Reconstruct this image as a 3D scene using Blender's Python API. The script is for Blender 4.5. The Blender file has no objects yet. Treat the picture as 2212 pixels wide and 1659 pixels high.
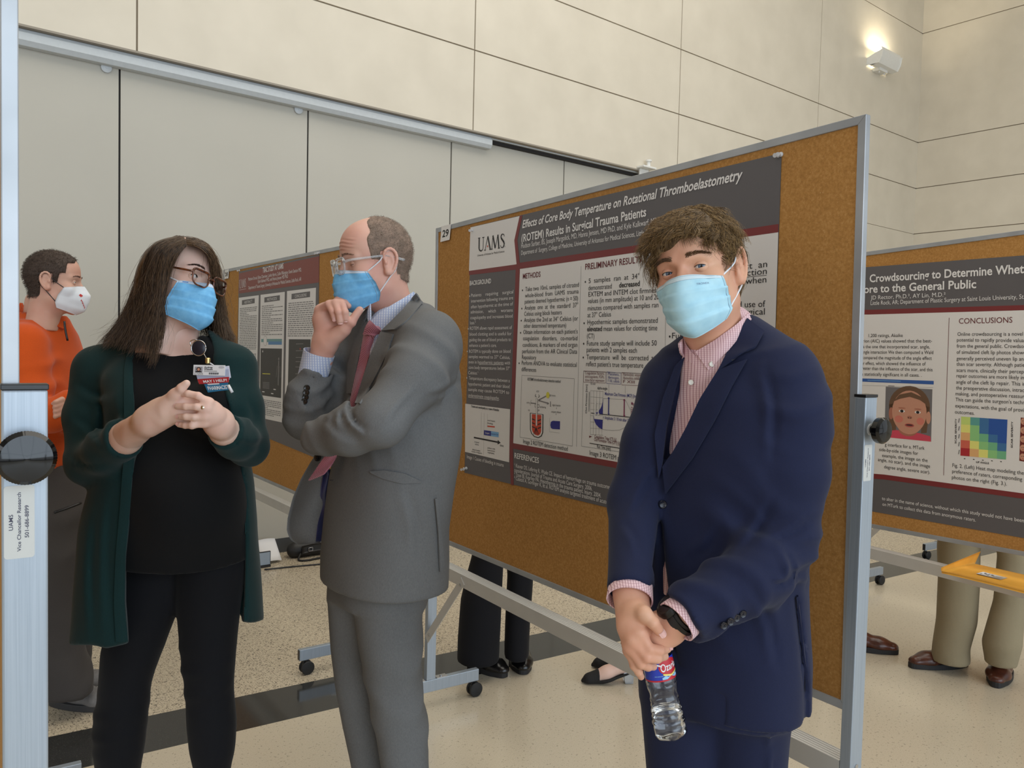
import bpy, bmesh, math, random
import numpy as np
from mathutils import Matrix, Vector
from mathutils.bvhtree import BVHTree

SC = bpy.context.scene
COL = SC.collection
random.seed(7)
RNG = np.random.default_rng(7)

# ------------------------------------------------------------------ camera
IW, IH, FPX = 2212, 1659, 1731.7
CAM_H = 1.45
_pit, _rol, _yaw = math.radians(2.449), math.radians(-1.341), math.radians(39.01)
_hd = math.pi / 2 - _yaw                        # heading of the view, from +X towards +Y
_f0 = np.array([math.cos(_hd), math.sin(_hd), 0.0])
RIGHT0 = np.array([math.sin(_hd), -math.cos(_hd), 0.0])
FWD = math.cos(_pit) * _f0 - math.sin(_pit) * np.array([0, 0, 1.0])
_dn = np.cross(FWD, RIGHT0)
RGT = math.cos(_rol) * RIGHT0 + math.sin(_rol) * _dn
DWN = -math.sin(_rol) * RIGHT0 + math.cos(_rol) * _dn
EYE = np.array([0, 0, CAM_H])
UPZ = np.array([0, 0, 1.0])

def A(px, py, d):
    """the point seen at photo pixel (px, py), d metres away along the view"""
    return EYE + ((px - IW / 2) / FPX * RGT + (py - IH / 2) / FPX * DWN + FWD) * d

def on_plane(px, py, p0, n):
    r = (px - IW / 2) / FPX * RGT + (py - IH / 2) / FPX * DWN + FWD
    return EYE + r * (((np.asarray(p0) - EYE) @ n) / (r @ n))

def on_floor(px, py, z=0.0):
    return on_plane(px, py, (0, 0, z), UPZ)

cam = bpy.data.cameras.new('camera')
cam.sensor_fit = 'HORIZONTAL'
cam.sensor_width = 36.0
cam.lens = 36.0 * FPX / IW
cam.clip_start = 0.05
camo = bpy.data.objects.new('camera', cam)
COL.objects.link(camo)
camo.matrix_world = Matrix(((RGT[0], -DWN[0], -FWD[0], EYE[0]), (RGT[1], -DWN[1], -FWD[1], EYE[1]),
                            (RGT[2], -DWN[2], -FWD[2], EYE[2]), (0, 0, 0, 1)))
SC.camera = camo

# ------------------------------------------------------------------ world, lights, exposure
SC.view_settings.view_transform = 'Standard'
SC.view_settings.look = 'None'
SC.view_settings.exposure = 0.06
SC.view_settings.gamma = 1.0
w = bpy.data.worlds.new('world'); SC.world = w
w.use_nodes = True
w.node_tree.nodes['Background'].inputs[0].default_value = (0.89, 0.95, 1.0, 1)
w.node_tree.nodes['Background'].inputs[1].default_value = 0.85

def area_light(name, loc, target, sx, sy, power, color):
    l = bpy.data.lights.new(name, 'AREA'); l.shape = 'RECTANGLE'
    l.size, l.size_y, l.energy, l.color = sx, sy, power, color
    o = bpy.data.objects.new(name, l); COL.objects.link(o)
    o.location = loc
    o.rotation_euler = (Vector(target) - Vector(loc)).to_track_quat('-Z', 'Y').to_euler()
    return o

# daylight through the tall window wall behind the photographer, and the warm ceiling lights
area_light('window_daylight', (1.5, -6.5, 2.6), (2.2, 2.0, 1.4), 9.0, 4.4, 370, (0.72, 0.86, 1.0))
area_light('side_daylight', (-5.5, 0.0, 2.6), (2.0, 1.8, 1.2), 6.0, 3.6, 110, (0.92, 0.95, 1.0))
area_light('ceiling_light', (3.6, 1.6, 6.9), (3.6, 2.2, 0.0), 8.0, 5.0, 250, (1.0, 0.95, 0.87))

# ------------------------------------------------------------------ materials
MATS = {}
def srgb(r, g, b):
    f = lambda c: (c / 255 / 12.92) if c <= 10.3 else ((c / 255 + 0.055) / 1.055) ** 2.4
    return (f(r), f(g), f(b), 1.0)

class NT:
    def __init__(s, name):
        s.m = bpy.data.materials.new(name); s.m.use_nodes = True
        s.t = s.m.node_tree; s.b = s.t.nodes['Principled BSDF']
        s.co = None
    def node(s, typ, **kw):
        n = s.t.nodes.new(typ)
        for k, v in kw.items():
            if k in n.inputs.keys() if hasattr(n.inputs, 'keys') else False: n.inputs[k].default_value = v
            else: setattr(n, k, v)
        return n
    def link(s, a, b): s.t.links.new(a, b)
    def coord(s, kind='Object'):
        if s.co is None: s.co = s.t.nodes.new('ShaderNodeTexCoord')
        return s.co.outputs[kind]
    def noise(s, scale, detail=3, rough=0.5, vec=None):
        n = s.t.nodes.new('ShaderNodeTexNoise')
        n.inputs['Scale'].default_value = scale; n.inputs['Detail'].default_value = detail; n.inputs['Roughness'].default_value = rough
        s.link(vec if vec is not None else s.coord(), n.inputs['Vector'])
        return n.outputs['Fac']
    def mapping(s, scale=(1, 1, 1), rot=(0, 0, 0), loc=(0, 0, 0), vec=None):
        n = s.t.nodes.new('ShaderNodeMapping')
        n.inputs['Scale'].default_value = scale; n.inputs['Rotation'].default_value = rot; n.inputs['Location'].default_value = loc
        s.link(vec if vec is not None else s.coord(), n.inputs['Vector'])
        return n.outputs['Vector']
    def ramp(s, fac, stops):
        n = s.t.nodes.new('ShaderNodeValToRGB')
        e = n.color_ramp.elements
        while len(e) < len(stops): e.new(0.5)
        for el, (p, c) in zip(e, stops):
            el.position = p; el.color = c if len(c) == 4 else (*c, 1)
        s.link(fac, n.inputs['Fac'])
        return n.outputs['Color']
    def mix(s, fac, a, b, mode='MIX'):
        n = s.t.nodes.new('ShaderNodeMix'); n.data_type = 'RGBA'; n.blend_type = mode
        for inp, v in ((n.inputs['Factor'], fac), (n.inputs[6], a), (n.inputs[7], b)):
            if hasattr(v, 'links') or isinstance(v, bpy.types.NodeSocket): s.link(v, inp)
            else: inp.default_value = v
        return n.outputs[2]
    def math(s, op, a, b=0.0, c=None):
        n = s.t.nodes.new('ShaderNodeMath'); n.operation = op
        for i, v in enumerate((a, b) if c is None else (a, b, c)):
            if isinstance(v, bpy.types.NodeSocket): s.link(v, n.inputs[i])
            else: n.inputs[i].default_value = v
        return n.outputs[0]
    def bump(s, h, strength=0.2, dist=0.002):
        n = s.t.nodes.new('ShaderNodeBump'); n.inputs['Strength'].default_value = strength; n.inputs['Distance'].default_value = dist
        s.link(h, n.inputs['Height']); s.link(n.outputs[0], s.b.inputs['Normal'])
    def set(s, **kw):
        names = dict(color='Base Color', rough='Roughness', metal='Metallic', spec='Specular IOR Level', trans='Transmission Weight',
                     ior='IOR', sss='Subsurface Weight', sssr='Subsurface Radius', ssss='Subsurface Scale', sheen='Sheen Weight',
                     coat='Coat Weight', emit='Emission Color', estr='Emission Strength', alpha='Alpha', sheenr='Sheen Roughness', aniso='Anisotropic')
        for k, v in kw.items():
            i = s.b.inputs[names[k]]
            if isinstance(v, bpy.types.NodeSocket): s.link(v, i)
            else: i.default_value = v
        return s

def plain(name, rgb, rough=0.6, metal=0.0, var=0.0, vscale=40.0, spec=0.5, **kw):
    """one colour (sRGB 0-255) with an optional slight mottling"""
    if name in MATS: return MATS[name]
    t = NT(name); c = srgb(*rgb)
    t.set(rough=rough, metal=metal, spec=spec, **kw)
    if var:
        lo = tuple(x * (1 - var) for x in c[:3]) + (1,); hi = tuple(min(1, x * (1 + var)) for x in c[:3]) + (1,)
        t.set(color=t.ramp(t.noise(vscale, 4), [(0.3, lo), (0.7, hi)]))
    else: t.set(color=c)
    MATS[name] = t.m
    return t.m

# ------------------------------------------------------------------ mesh helpers
class MB:
    """collects shapes into one mesh"""
    def __init__(s): s.v, s.f, s.m = [], [], []
    def add(s, V, F, mi=0):
        o = len(s.v); s.v.extend([tuple(map(float, x)) for x in V])
        for f in F: s.f.append(tuple(int(i) + o for i in f)); s.m.append(mi)
        return s
    def box(s, lo, hi, mi=0):
        x0, y0, z0 = lo; x1, y1, z1 = hi
        return s.add([(x0,y0,z0),(x1,y0,z0),(x1,y1,z0),(x0,y1,z0),(x0,y0,z1),(x1,y0,z1),(x1,y1,z1),(x0,y1,z1)],
                     [(0,3,2,1),(4,5,6,7),(0,1,5,4),(1,2,6,5),(2,3,7,6),(3,0,4,7)], mi)
    def bar(s, a, b, wx, wy, up=(0, 0, 1), mi=0):
        """a rectangular bar from a to b; wx across, wy along 'up'"""
        a, b = np.array(a, float), np.array(b, float); d = b - a; d /= np.linalg.norm(d)
        x = np.cross(d, np.array(up, float)); x /= np.linalg.norm(x); y = np.cross(x, d)
        V = [p + sx * x * wx / 2 + sy * y * wy / 2 for p in (a, b) for sx, sy in ((-1,-1),(1,-1),(1,1),(-1,1))]
        return s.add(V, [(0,1,2,3)[::-1],(4,5,6,7),(0,1,5,4),(1,2,6,5),(2,3,7,6),(3,0,4,7)], mi)
    def tube(s, pts, r, n=8, mi=0, cap=True):
        pts = np.array(pts, float); k = len(pts)
        rr = np.full(k, r) if np.isscalar(r) else np.array(r, float)
        T = np.gradient(pts, axis=0); T /= np.linalg.norm(T, axis=1)[:, None] + 1e-12
        ref = np.array([0, 0, 1.0]) if abs(T[0][2]) < 0.9 else np.array([1.0, 0, 0])
        x = np.cross(T[0], ref); x /= np.linalg.norm(x)
        V, F = [], []
        for i in range(k):
            x = x - T[i] * (x @ T[i]); x /= np.linalg.norm(x) + 1e-12; y = np.cross(T[i], x)
            for j in range(n):
                a = 2 * math.pi * j / n
                V.append(pts[i] + rr[i] * (math.cos(a) * x + math.sin(a) * y))
        for i in range(k - 1):
            for j in range(n):
                F.append((i*n+j, i*n+(j+1)%n, (i+1)*n+(j+1)%n, (i+1)*n+j))
        if cap: F.append(tuple(range(n))[::-1]); F.append(tuple((k-1)*n+j for j in range(n)))
        return s.add(V, F, mi)
    def lathe(s, prof, o, ax, n=24, mi=0, ref=None, rfun=None):
        """prof: (radius, height) pairs turned about the axis ax through o"""
        o = np.array(o, float); ax = np.array(ax, float); ax /= np.linalg.norm(ax)
        r0 = np.array(ref if ref is not None else ((0, 0, 1) if abs(ax[2]) < 0.9 else (1, 0, 0)), float)
        x = np.cross(ax, r0); x /= np.linalg.norm(x); y = np.cross(ax, x)
        V, F = [], []
        for i, (r, h) in enumerate(prof):
            for j in range(n):
                a = 2 * math.pi * j / n
                q = r * (rfun(i, a) if rfun else 1.0)
                V.append(o + ax * h + q * (math.cos(a) * x + math.sin(a) * y))
        for i in range(len(prof) - 1):
            for j in range(n):
                F.append((i*n+j, i*n+(j+1)%n, (i+1)*n+(j+1)%n, (i+1)*n+j))
        if prof[0][0] > 1e-6: F.append(tuple(range(n))[::-1])
        if prof[-1][0] > 1e-6: F.append(tuple((len(prof)-1)*n+j for j in range(n)))
        return s.add(V, F, mi)
    def prism(s, poly, o, x, y, z, th, mi=0):
        """a flat polygon in the x/y axes at o, given the thickness th along z"""
        o, x, y, z = (np.array(q, float) for q in (o, x, y, z)); n = len(poly)
        V = [o + p[0] * x + p[1] * y for p in poly] + [o + p[0] * x + p[1] * y + z * th for p in poly]
        F = [tuple(range(n))[::-1], tuple(range(n, 2 * n))] + [(i, (i+1) % n, n + (i+1) % n, n + i) for i in range(n)]
        return s.add(V, F, mi)
    def grid(s, G, mi=0, closed_u=False):
        """G: array (nu, nv, 3)"""
        nu, nv = G.shape[:2]
        F = []
        for i in range(nu - (0 if closed_u else 1)):
            for j in range(nv - 1):
                a, b = i, (i + 1) % nu
                F.append((a*nv+j, b*nv+j, b*nv+j+1, a*nv+j+1))
        return s.add(G.reshape(-1, 3), F, mi)

def mesh_data(name, V, F, mats, mi=None, smooth=False):
    me = bpy.data.meshes.new(name)
    if isinstance(F, np.ndarray):
        n = len(F); k = F.shape[1]
        me.vertices.add(len(V)); me.vertices.foreach_set('co', np.asarray(V, np.float32).ravel())
        me.loops.add(n * k); me.loops.foreach_set('vertex_index', F.astype(np.int32).ravel())
        me.polygons.add(n); me.polygons.foreach_set('loop_start', np.arange(0, n * k, k, dtype=np.int32))
        me.update(calc_edges=True)
    else:
        me.from_pydata([tuple(v) for v in V], [], F)
    for m in (mats if isinstance(mats, (list, tuple)) else [mats]): me.materials.append(m)
    if mi is not None: me.polygons.foreach_set('material_index', np.asarray(mi, np.int32))
    if smooth: me.polygons.foreach_set('use_smooth', np.ones(len(me.polygons), bool))
    me.update()
    return me

def tag(o, label=None, cat=None, group=None, kind=None):
    for k, v in (('label', label), ('category', cat), ('group', group), ('kind', kind)):
        if v: o[k] = v
    return o

class Thing:
    """an Empty at the base of a thing; parts are given in world coordinates (or in the Empty's own frame when local)"""
    def __init__(s, name, loc, label, cat, group=None, mat=None):
        s.o = bpy.data.objects.new(name, None); COL.objects.link(s.o)
        s.o.empty_display_size = 0.1
        s.loc = np.array(loc, float)
        if mat is not None: s.o.matrix_world = mat; s.off = np.zeros(3)
        else: s.o.location = tuple(s.loc); s.off = s.loc
        tag(s.o, label, cat, group)
    def part(s, name, mb, mats, parent=None, smooth=False, bevel=0.0, label=None, auto=None):
        if isinstance(mb, MB): V, F, mi = np.array(mb.v) - s.off, mb.f, mb.m
        else:
            V, F = mb[0] - s.off, mb[1]; mi = mb[2] if len(mb) > 2 else None
        o = bpy.data.objects.new(name, mesh_data(name, V, F, mats, mi, smooth or auto is not None))
        COL.objects.link(o); o.parent = parent or s.o
        finish(o, bevel, auto)
        if label: o['label'] = label
        return o

def finish(o, bevel=0.0, auto=None):
    if bevel:
        b = o.modifiers.new('bevel', 'BEVEL'); b.width = bevel; b.segments = 2; b.limit_method = 'ANGLE'; b.angle_limit = 0.7
        b.harden_normals = False
    if auto is not None:
        me = o.data
        bm = bmesh.new(); bm.from_mesh(me)
        for e in bm.edges:
            if len(e.link_faces) == 2 and e.calc_face_angle(0) > auto: e.smooth = False
        bm.to_mesh(me); bm.free()

def single(name, mb, mats, loc, label=None, cat=None, group=None, kind=None, smooth=False, bevel=0.0, auto=None):
    """a top-level thing that is one mesh"""
    loc = np.array(loc, float)
    if isinstance(mb, MB): V, F, mi = np.array(mb.v) - loc, mb.f, mb.m
    else: V, F = mb[0] - loc, mb[1]; mi = mb[2] if len(mb) > 2 else None
    o = bpy.data.objects.new(name, mesh_data(name, V, F, mats, mi, smooth or auto is not None))
    COL.objects.link(o); o.location = tuple(loc)
    finish(o, bevel, auto)
    return tag(o, label, cat, group, kind)

def copy_tree(o, parent=None):
    c = o.copy(); COL.objects.link(c)
    if parent: c.parent = parent
    for ch in list(o.children): copy_tree(ch, c)
    return c

# ------------------------------------------------------------------ lettering
_TXT = {}
def glyphs(s, bold=0.0):
    key = (s, bold)
    if key not in _TXT:
        c = bpy.data.curves.new('lettering', 'FONT'); c.body = s; c.resolution_u = 3; c.offset = bold
        o = bpy.data.objects.new('lettering', c); COL.objects.link(o)
        dg = bpy.context.evaluated_depsgraph_get(); dg.update()
        ev = o.evaluated_get(dg); me = ev.to_mesh()
        V = np.array([v.co[:2] for v in me.vertices]) if len(me.vertices) else np.zeros((0, 2))
        F = [tuple(p.vertices) for p in me.polygons]
        ev.to_mesh_clear(); bpy.data.objects.remove(o); bpy.data.curves.remove(c)
        _TXT[key] = (V, F)
    return _TXT[key]

class Print:
    """flat printing on a sheet whose axes are x (right) and y (down) from the corner o, lifted by n"""
    def __init__(s, o, x, y, n):
        s.o, s.x, s.y, s.n = (np.array(q, float) for q in (o, x, y, n))
        s.mb = MB(); s.mats = []; s.names = {}
    def mi(s, m):
        if m.name not in s.names: s.names[m.name] = len(s.mats); s.mats.append(m)
        return s.names[m.name]
    def P(s, u, v, lift): return s.o + s.x * u + s.y * v + s.n * lift
    def poly(s, pts, m, lift=0.0008):
        s.mb.add([s.P(u, v, lift) for u, v in pts], [tuple(range(len(pts)))[::-1]], s.mi(m)); return s
    def rect(s, u0, v0, u1, v1, m, lift=0.0008): return s.poly([(u0,v0),(u1,v0),(u1,v1),(u0,v1)], m, lift)
    def line(s, u0, v0, u1, v1, w, m, lift=0.0012):
        d = np.array([u1-u0, v1-v0]); d /= np.linalg.norm(d) + 1e-9; p = np.array([-d[1], d[0]]) * w / 2
        return s.poly([(u0+p[0],v0+p[1]),(u1+p[0],v1+p[1]),(u1-p[0],v1-p[1]),(u0-p[0],v0-p[1])][::-1], m, lift)
    def text(s, t, u0, v, h, m, w=None, slope=0.0, bold=0.0, ital=0.0, lift=0.0014, align='l', rot=0.0):
        """capital height h; w squeezes the line to that width"""
        V, F = glyphs(t, bold)
        if not len(V): return s
        x0, x1 = V[:, 0].min(), V[:, 0].max()
        k = h / 0.729
        kx = (w / (x1 - x0)) if w else k * 0.86
        ww = (x1 - x0) * kx
        sh = {'l': 0, 'c': -ww / 2, 'r': -ww}[align]
        X = (V[:, 0] - x0) * kx + sh + ital * V[:, 1] * k
        Y = V[:, 1] * k
        c, sn = math.cos(rot), math.sin(rot)
        X, Y = X * c - Y * sn, X * sn + Y * c
        s.mb.add([s.P(u0 + X[i], v - Y[i] + slope * X[i], lift) for i in range(len(V))], F, s.mi(m)); return s
    def circle(s, u, v, r, m, n=24, lift=0.001, ry=None):
        ry = ry or r
        return s.poly([(u + r*math.cos(2*math.pi*i/n), v + ry*math.sin(2*math.pi*i/n)) for i in range(n)], m, lift)

def sm(e0, e1, x):
    t = np.clip((x - e0) / (e1 - e0), 0, 1); return t * t * (3 - 2 * t)

# ================================================================== the room
YW = 5.30                # the folding partition
YB = 5.20                # the beige panelled wall above it
NY = np.array([0, 1.0, 0])
beige = NT('beige_wall_panel')
_n = beige.noise(3.0, 3)
beige.set(color=beige.ramp(_n, [(0.3, srgb(208, 200, 184)), (0.7, srgb(216, 208, 192))]), rough=0.42, spec=0.4)
beige = beige.m
groove = plain('panel_groove', (136, 124, 106), 0.8)
fabric = NT('partition_fabric')
_v = fabric.mapping((90, 90, 300))
_f = fabric.noise(6.0, 4, 0.6, _v); _g = fabric.noise(1.2, 2)
fabric.set(color=fabric.mix(0.35, fabric.ramp(_f, [(0.25, srgb(172, 169, 159)), (0.75, srgb(198, 195, 185))]),
                            fabric.ramp(_g, [(0.3, srgb(178, 175, 166)), (0.7, srgb(190, 187, 178))])), rough=0.85, spec=0.2)
fabric.bump(_f, 0.25, 0.002)
fabric = fabric.m
dark_gap = plain('dark_gap', (38, 36, 36), 0.9)
trackm = plain('track_paint', (190, 196, 200), 0.5, var=0.03)
soffitm = plain('soffit_paint', (150, 142, 130), 0.8)
basem = plain('base_rubber', (70, 72, 74), 0.7)

CX = on_plane(1983, 305, (0, YB, 0), NY)[0]                    # the corner with the end wall
zl = [on_plane(x, y, (0, YB, 0), NY)[2] for x, y in ((1022, 281), (1025, 108), (1471, 106.6), (1992, 72))]
zl = [zl[0], zl[1], zl[2], zl[3], zl[3] + 1.4]
xj = [on_plane(x, y, (0, YB, 0), NY)[0] for x, y in ((296, 50), (1023.5, 200), (1471, 106.6), (1769, 200))]
xj = [xj[0] - 4.88, xj[0] - 2.44] + xj + [CX]
G = 0.011
mb = MB()
mb.box((xj[0] - 1, YB + 0.012, zl[0]), (CX + 0.4, YB + 0.1, zl[-1]), 1)
for i in range(len(xj) - 1):
    for j in range(len(zl) - 1):
        mb.box((xj[i] + G/2, YB, zl[j] + (G/2 if j else 0)), (xj[i+1] - (G/2 if i < len(xj) - 2 else 0), YB + 0.03, zl[j+1] - G/2), 0)
# below the soffit line the panels run down to the floor right of the partition
zr = [0.0, 0.64, 1.26, 1.88, 2.5, zl[0]]
PXE = on_plane(1420, 380, (0, YB, 0), NY)[0]
mb.box((PXE, YB + 0.012, 0), (CX + 0.4, YB + 0.1, zl[0]), 1)
for j in range(5):
    mb.box((PXE, YB, zr[j] + G/2), (CX, YB + 0.03, zr[j+1] - G/2), 0)
single('wall_back', mb, [beige, groove], (xj[0], YB, 0), kind='structure')
mb = MB()                                                       # underside of the panelled wall
mb.box((xj[0] - 1, YB, zl[0] - 0.012), (PXE, YW + 0.05, zl[0]), 0)
single('trim_soffit', mb, soffitm, (0, YB, zl[0]), kind='structure')

# end wall: same panel courses, no upright joints in view
mb = MB()
mb.box((CX + 0.012, -6, 0), (CX + 0.1, YB, zl[-1]), 1)
zz = [0.0, 0.64, 1.26, 1.88, 2.5] + zl
for j in range(len(zz) - 1):
    for y0, y1 in ((-6, -3.2), (-3.2, -0.5), (-0.5, 2.2), (2.2, YB)):
        mb.box((CX, y0 + (G/2 if y0 > -5.9 else 0), zz[j] + G/2), (CX + 0.03, y1, zz[j+1] - G/2), 0)
single('wall_right', mb, [beige, groove], (CX, 0, 0), kind='structure')

# folding partition: upholstered panels with dark joints
px_ = [on_plane(x, y, (0, YW, 0), NY)[0] for x, y in ((258.5, 200), (663, 300), (974.5, 350))]
st = (px_[2] - px_[0]) / 2
joints = [px_[0] + st * k for k in range(-3, 5)]
ztrk = on_plane(500, 202, (0, YW, 0), NY)[2]
mb = MB()
mb.box((joints[0], YW + 0.012, 0.06), (joints[-1], YW + 0.09, zl[0]), 1)
for i in range(len(joints) - 1):
    mb.box((joints[i] + 0.006, YW, 0.10), (joints[i+1] - 0.006, YW + 0.03, zl[0] - 0.01), 0)
single('wall_partition', mb, [fabric, dark_gap], (joints[0], YW, 0), kind='structure')
mb = MB().box((joints[0], YW - 0.004, 0.0), (joints[-1], YW + 0.05, 0.10))
single('baseboard_back', mb, basem, (joints[0], YW, 0), kind='structure')
# overhead track box, ending short of the last panels, with the dark slot beyond
XT = on_plane(1060, 305, (0, YW - 0.05, 0), NY)[0]
mb = MB()
mb.add([(x, y, z) for x in (joints[0], XT) for y, z in ((YW - 0.075, ztrk + 0.022), (YW - 0.055, ztrk - 0.004), (YW - 0.002, ztrk - 0.004), (YW - 0.002, zl[0] - 0.013), (YW - 0.06, zl[0] - 0.013), (YW - 0.075, zl[0] - 0.035))],
       [(0,1,2,3,4,5), (11,10,9,8,7,6)] + [(i, i + 6, (i + 1) % 6 + 6, (i + 1) % 6) for i in range(6)], 0)
single('trim_track', mb, trackm, (joints[0], YW, ztrk), kind='structure', bevel=0.002)
mb = MB().box((XT, YW - 0.03, zl[0] - 0.05), (PXE, YW - 0.002, zl[0] - 0.013), 0)
mb.box((XT, YW - 0.05, zl[0] - 0.022), (PXE, YW - 0.03, zl[0] - 0.013), 1)
single('trim_slot', mb, [dark_gap, trackm], (XT, YW, zl[0]), kind='structure')
for i in (3, 4):
    x = joints[i] - 0.075
    mb = MB().lathe([(0.03, 0), (0.03, 0.006), (0.024, 0.010), (0.0, 0.010)], (x, YW - 0.006, ztrk - 0.012), (0, -1, 0), 20)
    mb.lathe([(0.006, 0.010), (0.006, 0.013), (0, 0.013)], (x, YW - 0.006, ztrk - 0.012), (0, -1, 0), 10)
    single('panel_clip', mb, trackm, (x, YW - 0.006, ztrk - 0.012),
           'small grey clip under the track beside the %s partition joint' % ('left, first' if i == 3 else 'second'), 'clip', auto=0.6)

# floor: fine terrazzo, a polished dark stripe, coarse speckled terrazzo beyond
def terrazzo(name, base, lo, worms):
    t = NT(name)
    a = t.noise(260, 4, 0.75); b = t.noise(1.6, 3); c = t.noise(90, 2)
    col = t.mix(0.5, t.ramp(a, [(0.32, lo), (0.5, base), (0.68, tuple(min(1, k * 1.16) for k in base[:3]) + (1,))]),
                t.ramp(b, [(0.3, tuple(k * 0.93 for k in base[:3]) + (1,)), (0.7, base)]))
    col = t.mix(t.ramp(c, [(0.62, (0, 0, 0)), (0.68, (1, 1, 1))]), col, tuple(k * 0.66 for k in base[:3]) + (1,))
    if worms:
        wv = t.noise(96, 1.0, 0.4); w2 = t.noise(70, 1)
        d = t.math('ABSOLUTE', t.math('SUBTRACT', wv, 0.5))
        band = t.math('LESS_THAN', d, 0.030); brk = t.math('GREATER_THAN', w2, 0.43)
        col = t.mix(t.math('MULTIPLY', t.math('MULTIPLY', band, brk), 0.82), col, srgb(40, 36, 34))
    t.set(color=col, rough=0.20, spec=0.5)
    return t.m
f_near = terrazzo('terrazzo_fine', srgb(206, 194, 172), srgb(172, 158, 134), False)
f_far = terrazzo('terrazzo_speckled', srgb(206, 192, 168), srgb(186, 170, 146), True)
t = NT('terrazzo_dark'); a = t.noise(180, 3, 0.7); b = t.noise(420, 1)
t.set(color=t.mix(t.ramp(b, [(0.70, (0, 0, 0)), (0.74, (1, 1, 1))]), t.ramp(a, [(0.3, srgb(36, 37, 38)), (0.7, srgb(66, 66, 64))]), srgb(120, 118, 112)), rough=0.10, spec=0.6)
f_dark = t.m
SA, SB = (on_floor(115, 1590), on_floor(1000, 1403)), (on_floor(300, 1630), on_floor(1000, 1465))
def line_y(l, x): return l[0][1] + (l[1][1] - l[0][1]) * (x - l[0][0]) / (l[1][0] - l[0][0])
X0, X1 = -6.0, CX + 0.2
mb = MB()
mb.add([(X0, -7, 0), (X1, -7, 0), (X1, line_y(SB, X1), 0), (X0, line_y(SB, X0), 0)], [(0, 1, 2, 3)], 0)
mb.add([(X0, line_y(SB, X0), 0), (X1, line_y(SB, X1), 0), (X1, line_y(SA, X1), 0), (X0, line_y(SA, X0), 0)], [(0, 1, 2, 3)], 1)
mb.add([(X0, line_y(SA, X0), 0), (X1, line_y(SA, X1), 0), (X1, 6, 0), (X0, 6, 0)], [(0, 1, 2, 3)], 2)
single('floor', mb, [f_near, f_dark, f_far], (0, 0, 0), kind='structure')
ceil = plain('ceiling_paint', (226, 220, 208), 0.9)
single('ceiling', MB().box((X0, -7, 7.2), (X1, 6, 7.3)), ceil, (0, 0, 7.2), kind='structure')

single('added_wall_left', MB().box((X0 - 0.1, -7, 0), (X0, 6, 7.2)), plain('added_wall_paint', (150, 146, 138), 0.8), (X0, 0, 0), kind='structure')  # unseen wall, added to block sky light from the left and raise contrast

# wall sconce: a trough on a bracket throwing its light up the wall
lampw = plain('sconce_enamel', (226, 226, 222), 0.35, var=0.02)
LC = on_plane(1893, 146, (0, YB, 0), NY)
th = Thing('wall_sconce', (LC[0], YB, LC[2]), 'white trough uplight on the upper beige wall near the corner', 'lamp')
lx0, lx1 = LC[0] - 0.25, LC[0] + 0.25
prof = [(-0.06, 0.09), (-0.20, 0.16), (-0.215, 0.12), (-0.20, 0.03), (-0.17, -0.03), (-0.10, -0.045), (-0.05, -0.03), (-0.055, -0.015), (-0.10, -0.028), (-0.16, -0.015), (-0.185, 0.035), (-0.197, 0.125), (-0.065, 0.075)]
k = len(prof)
mb = MB()
for xa in ((lx0, lx1),):
    V = [(xa[0], YB + p[0] + 0.02, LC[2] + p[1]) for p in prof] + [(xa[1], YB + p[0] + 0.02, LC[2] + p[1]) for p in prof]
    mb.add(V, [(i, (i + 1) % k, (i + 1) % k + k, i + k) for i in range(k)][0:0] + [(i, i + k, (i + 1) % k + k, (i + 1) % k) for i in range(1, k)], 0)
th.part('shade', mb, lampw, auto=0.5)
for x in (lx0, lx1 - 0.012):
    mb = MB().prism([(-0.0, -0.03), (-0.16, -0.035), (-0.195, 0.03), (-0.21, 0.13), (-0.06, 0.08), (0.0, 0.06)], (x, YB, LC[2]), (0, 1, 0), (0, 0, 1), (1, 0, 0), 0.012)
    th.part('end_plate', mb, lampw, bevel=0.002)
mb = MB().box((LC[0] - 0.10, YB - 0.10, LC[2] - 0.075), (LC[0] + 0.10, YB - 0.0, LC[2] - 0.03))
for dx in (-0.06, 0.07): mb.lathe([(0.009, 0), (0.009, 0.02), (0, 0.02)], (LC[0] + dx, YB - 0.07, LC[2] - 0.075), (0, 0, -1), 12)
th.part('bracket', mb, lampw, bevel=0.003)
t = NT('sconce_tube'); t.set(color=(1, 0.9, 0.7, 1), emit=(1, 0.86, 0.6, 1), estr=6.0)
th.part('lamp_tube', MB().tube([(lx0 + 0.02, YB - 0.11, LC[2] + 0.04), (lx1 - 0.02, YB - 0.11, LC[2] + 0.04)], 0.012, 12), t.m)
l = bpy.data.lights.new('sconce_light', 'AREA'); l.shape = 'RECTANGLE'; l.size = 0.44; l.size_y = 0.08; l.energy = 15; l.color = (1, 0.88, 0.66)
o = bpy.data.objects.new('sconce_light', l); COL.objects.link(o); o.location = (LC[0], YB - 0.12, LC[2] + 0.11)
o.rotation_euler = (math.pi + 0.5, 0, 0)

# a small bracket with a stud standing on the end of the track
BC = on_plane(1396, 362, (0, YB - 0.04, 0), NY)
th = Thing('wall_bracket', (BC[0], YB, BC[2]), 'small pale metal bracket on the beige wall above the track end', 'bracket')
th.part('plate', MB().box((BC[0] - 0.09, YB - 0.09, BC[2] - 0.012), (BC[0] + 0.09, YB, BC[2] + 0.006)).box((BC[0] - 0.06, YB - 0.02, BC[2] - 0.09), (BC[0] + 0.06, YB, BC[2] - 0.012)), lampw, bevel=0.004)
th.part('stud', MB().lathe([(0.018, 0), (0.018, 0.05), (0.03, 0.05), (0.03, 0.065), (0, 0.065)], (BC[0] + 0.02, YB - 0.05, BC[2] + 0.006), (0, 0, 1), 14), lampw, auto=0.5)

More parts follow.
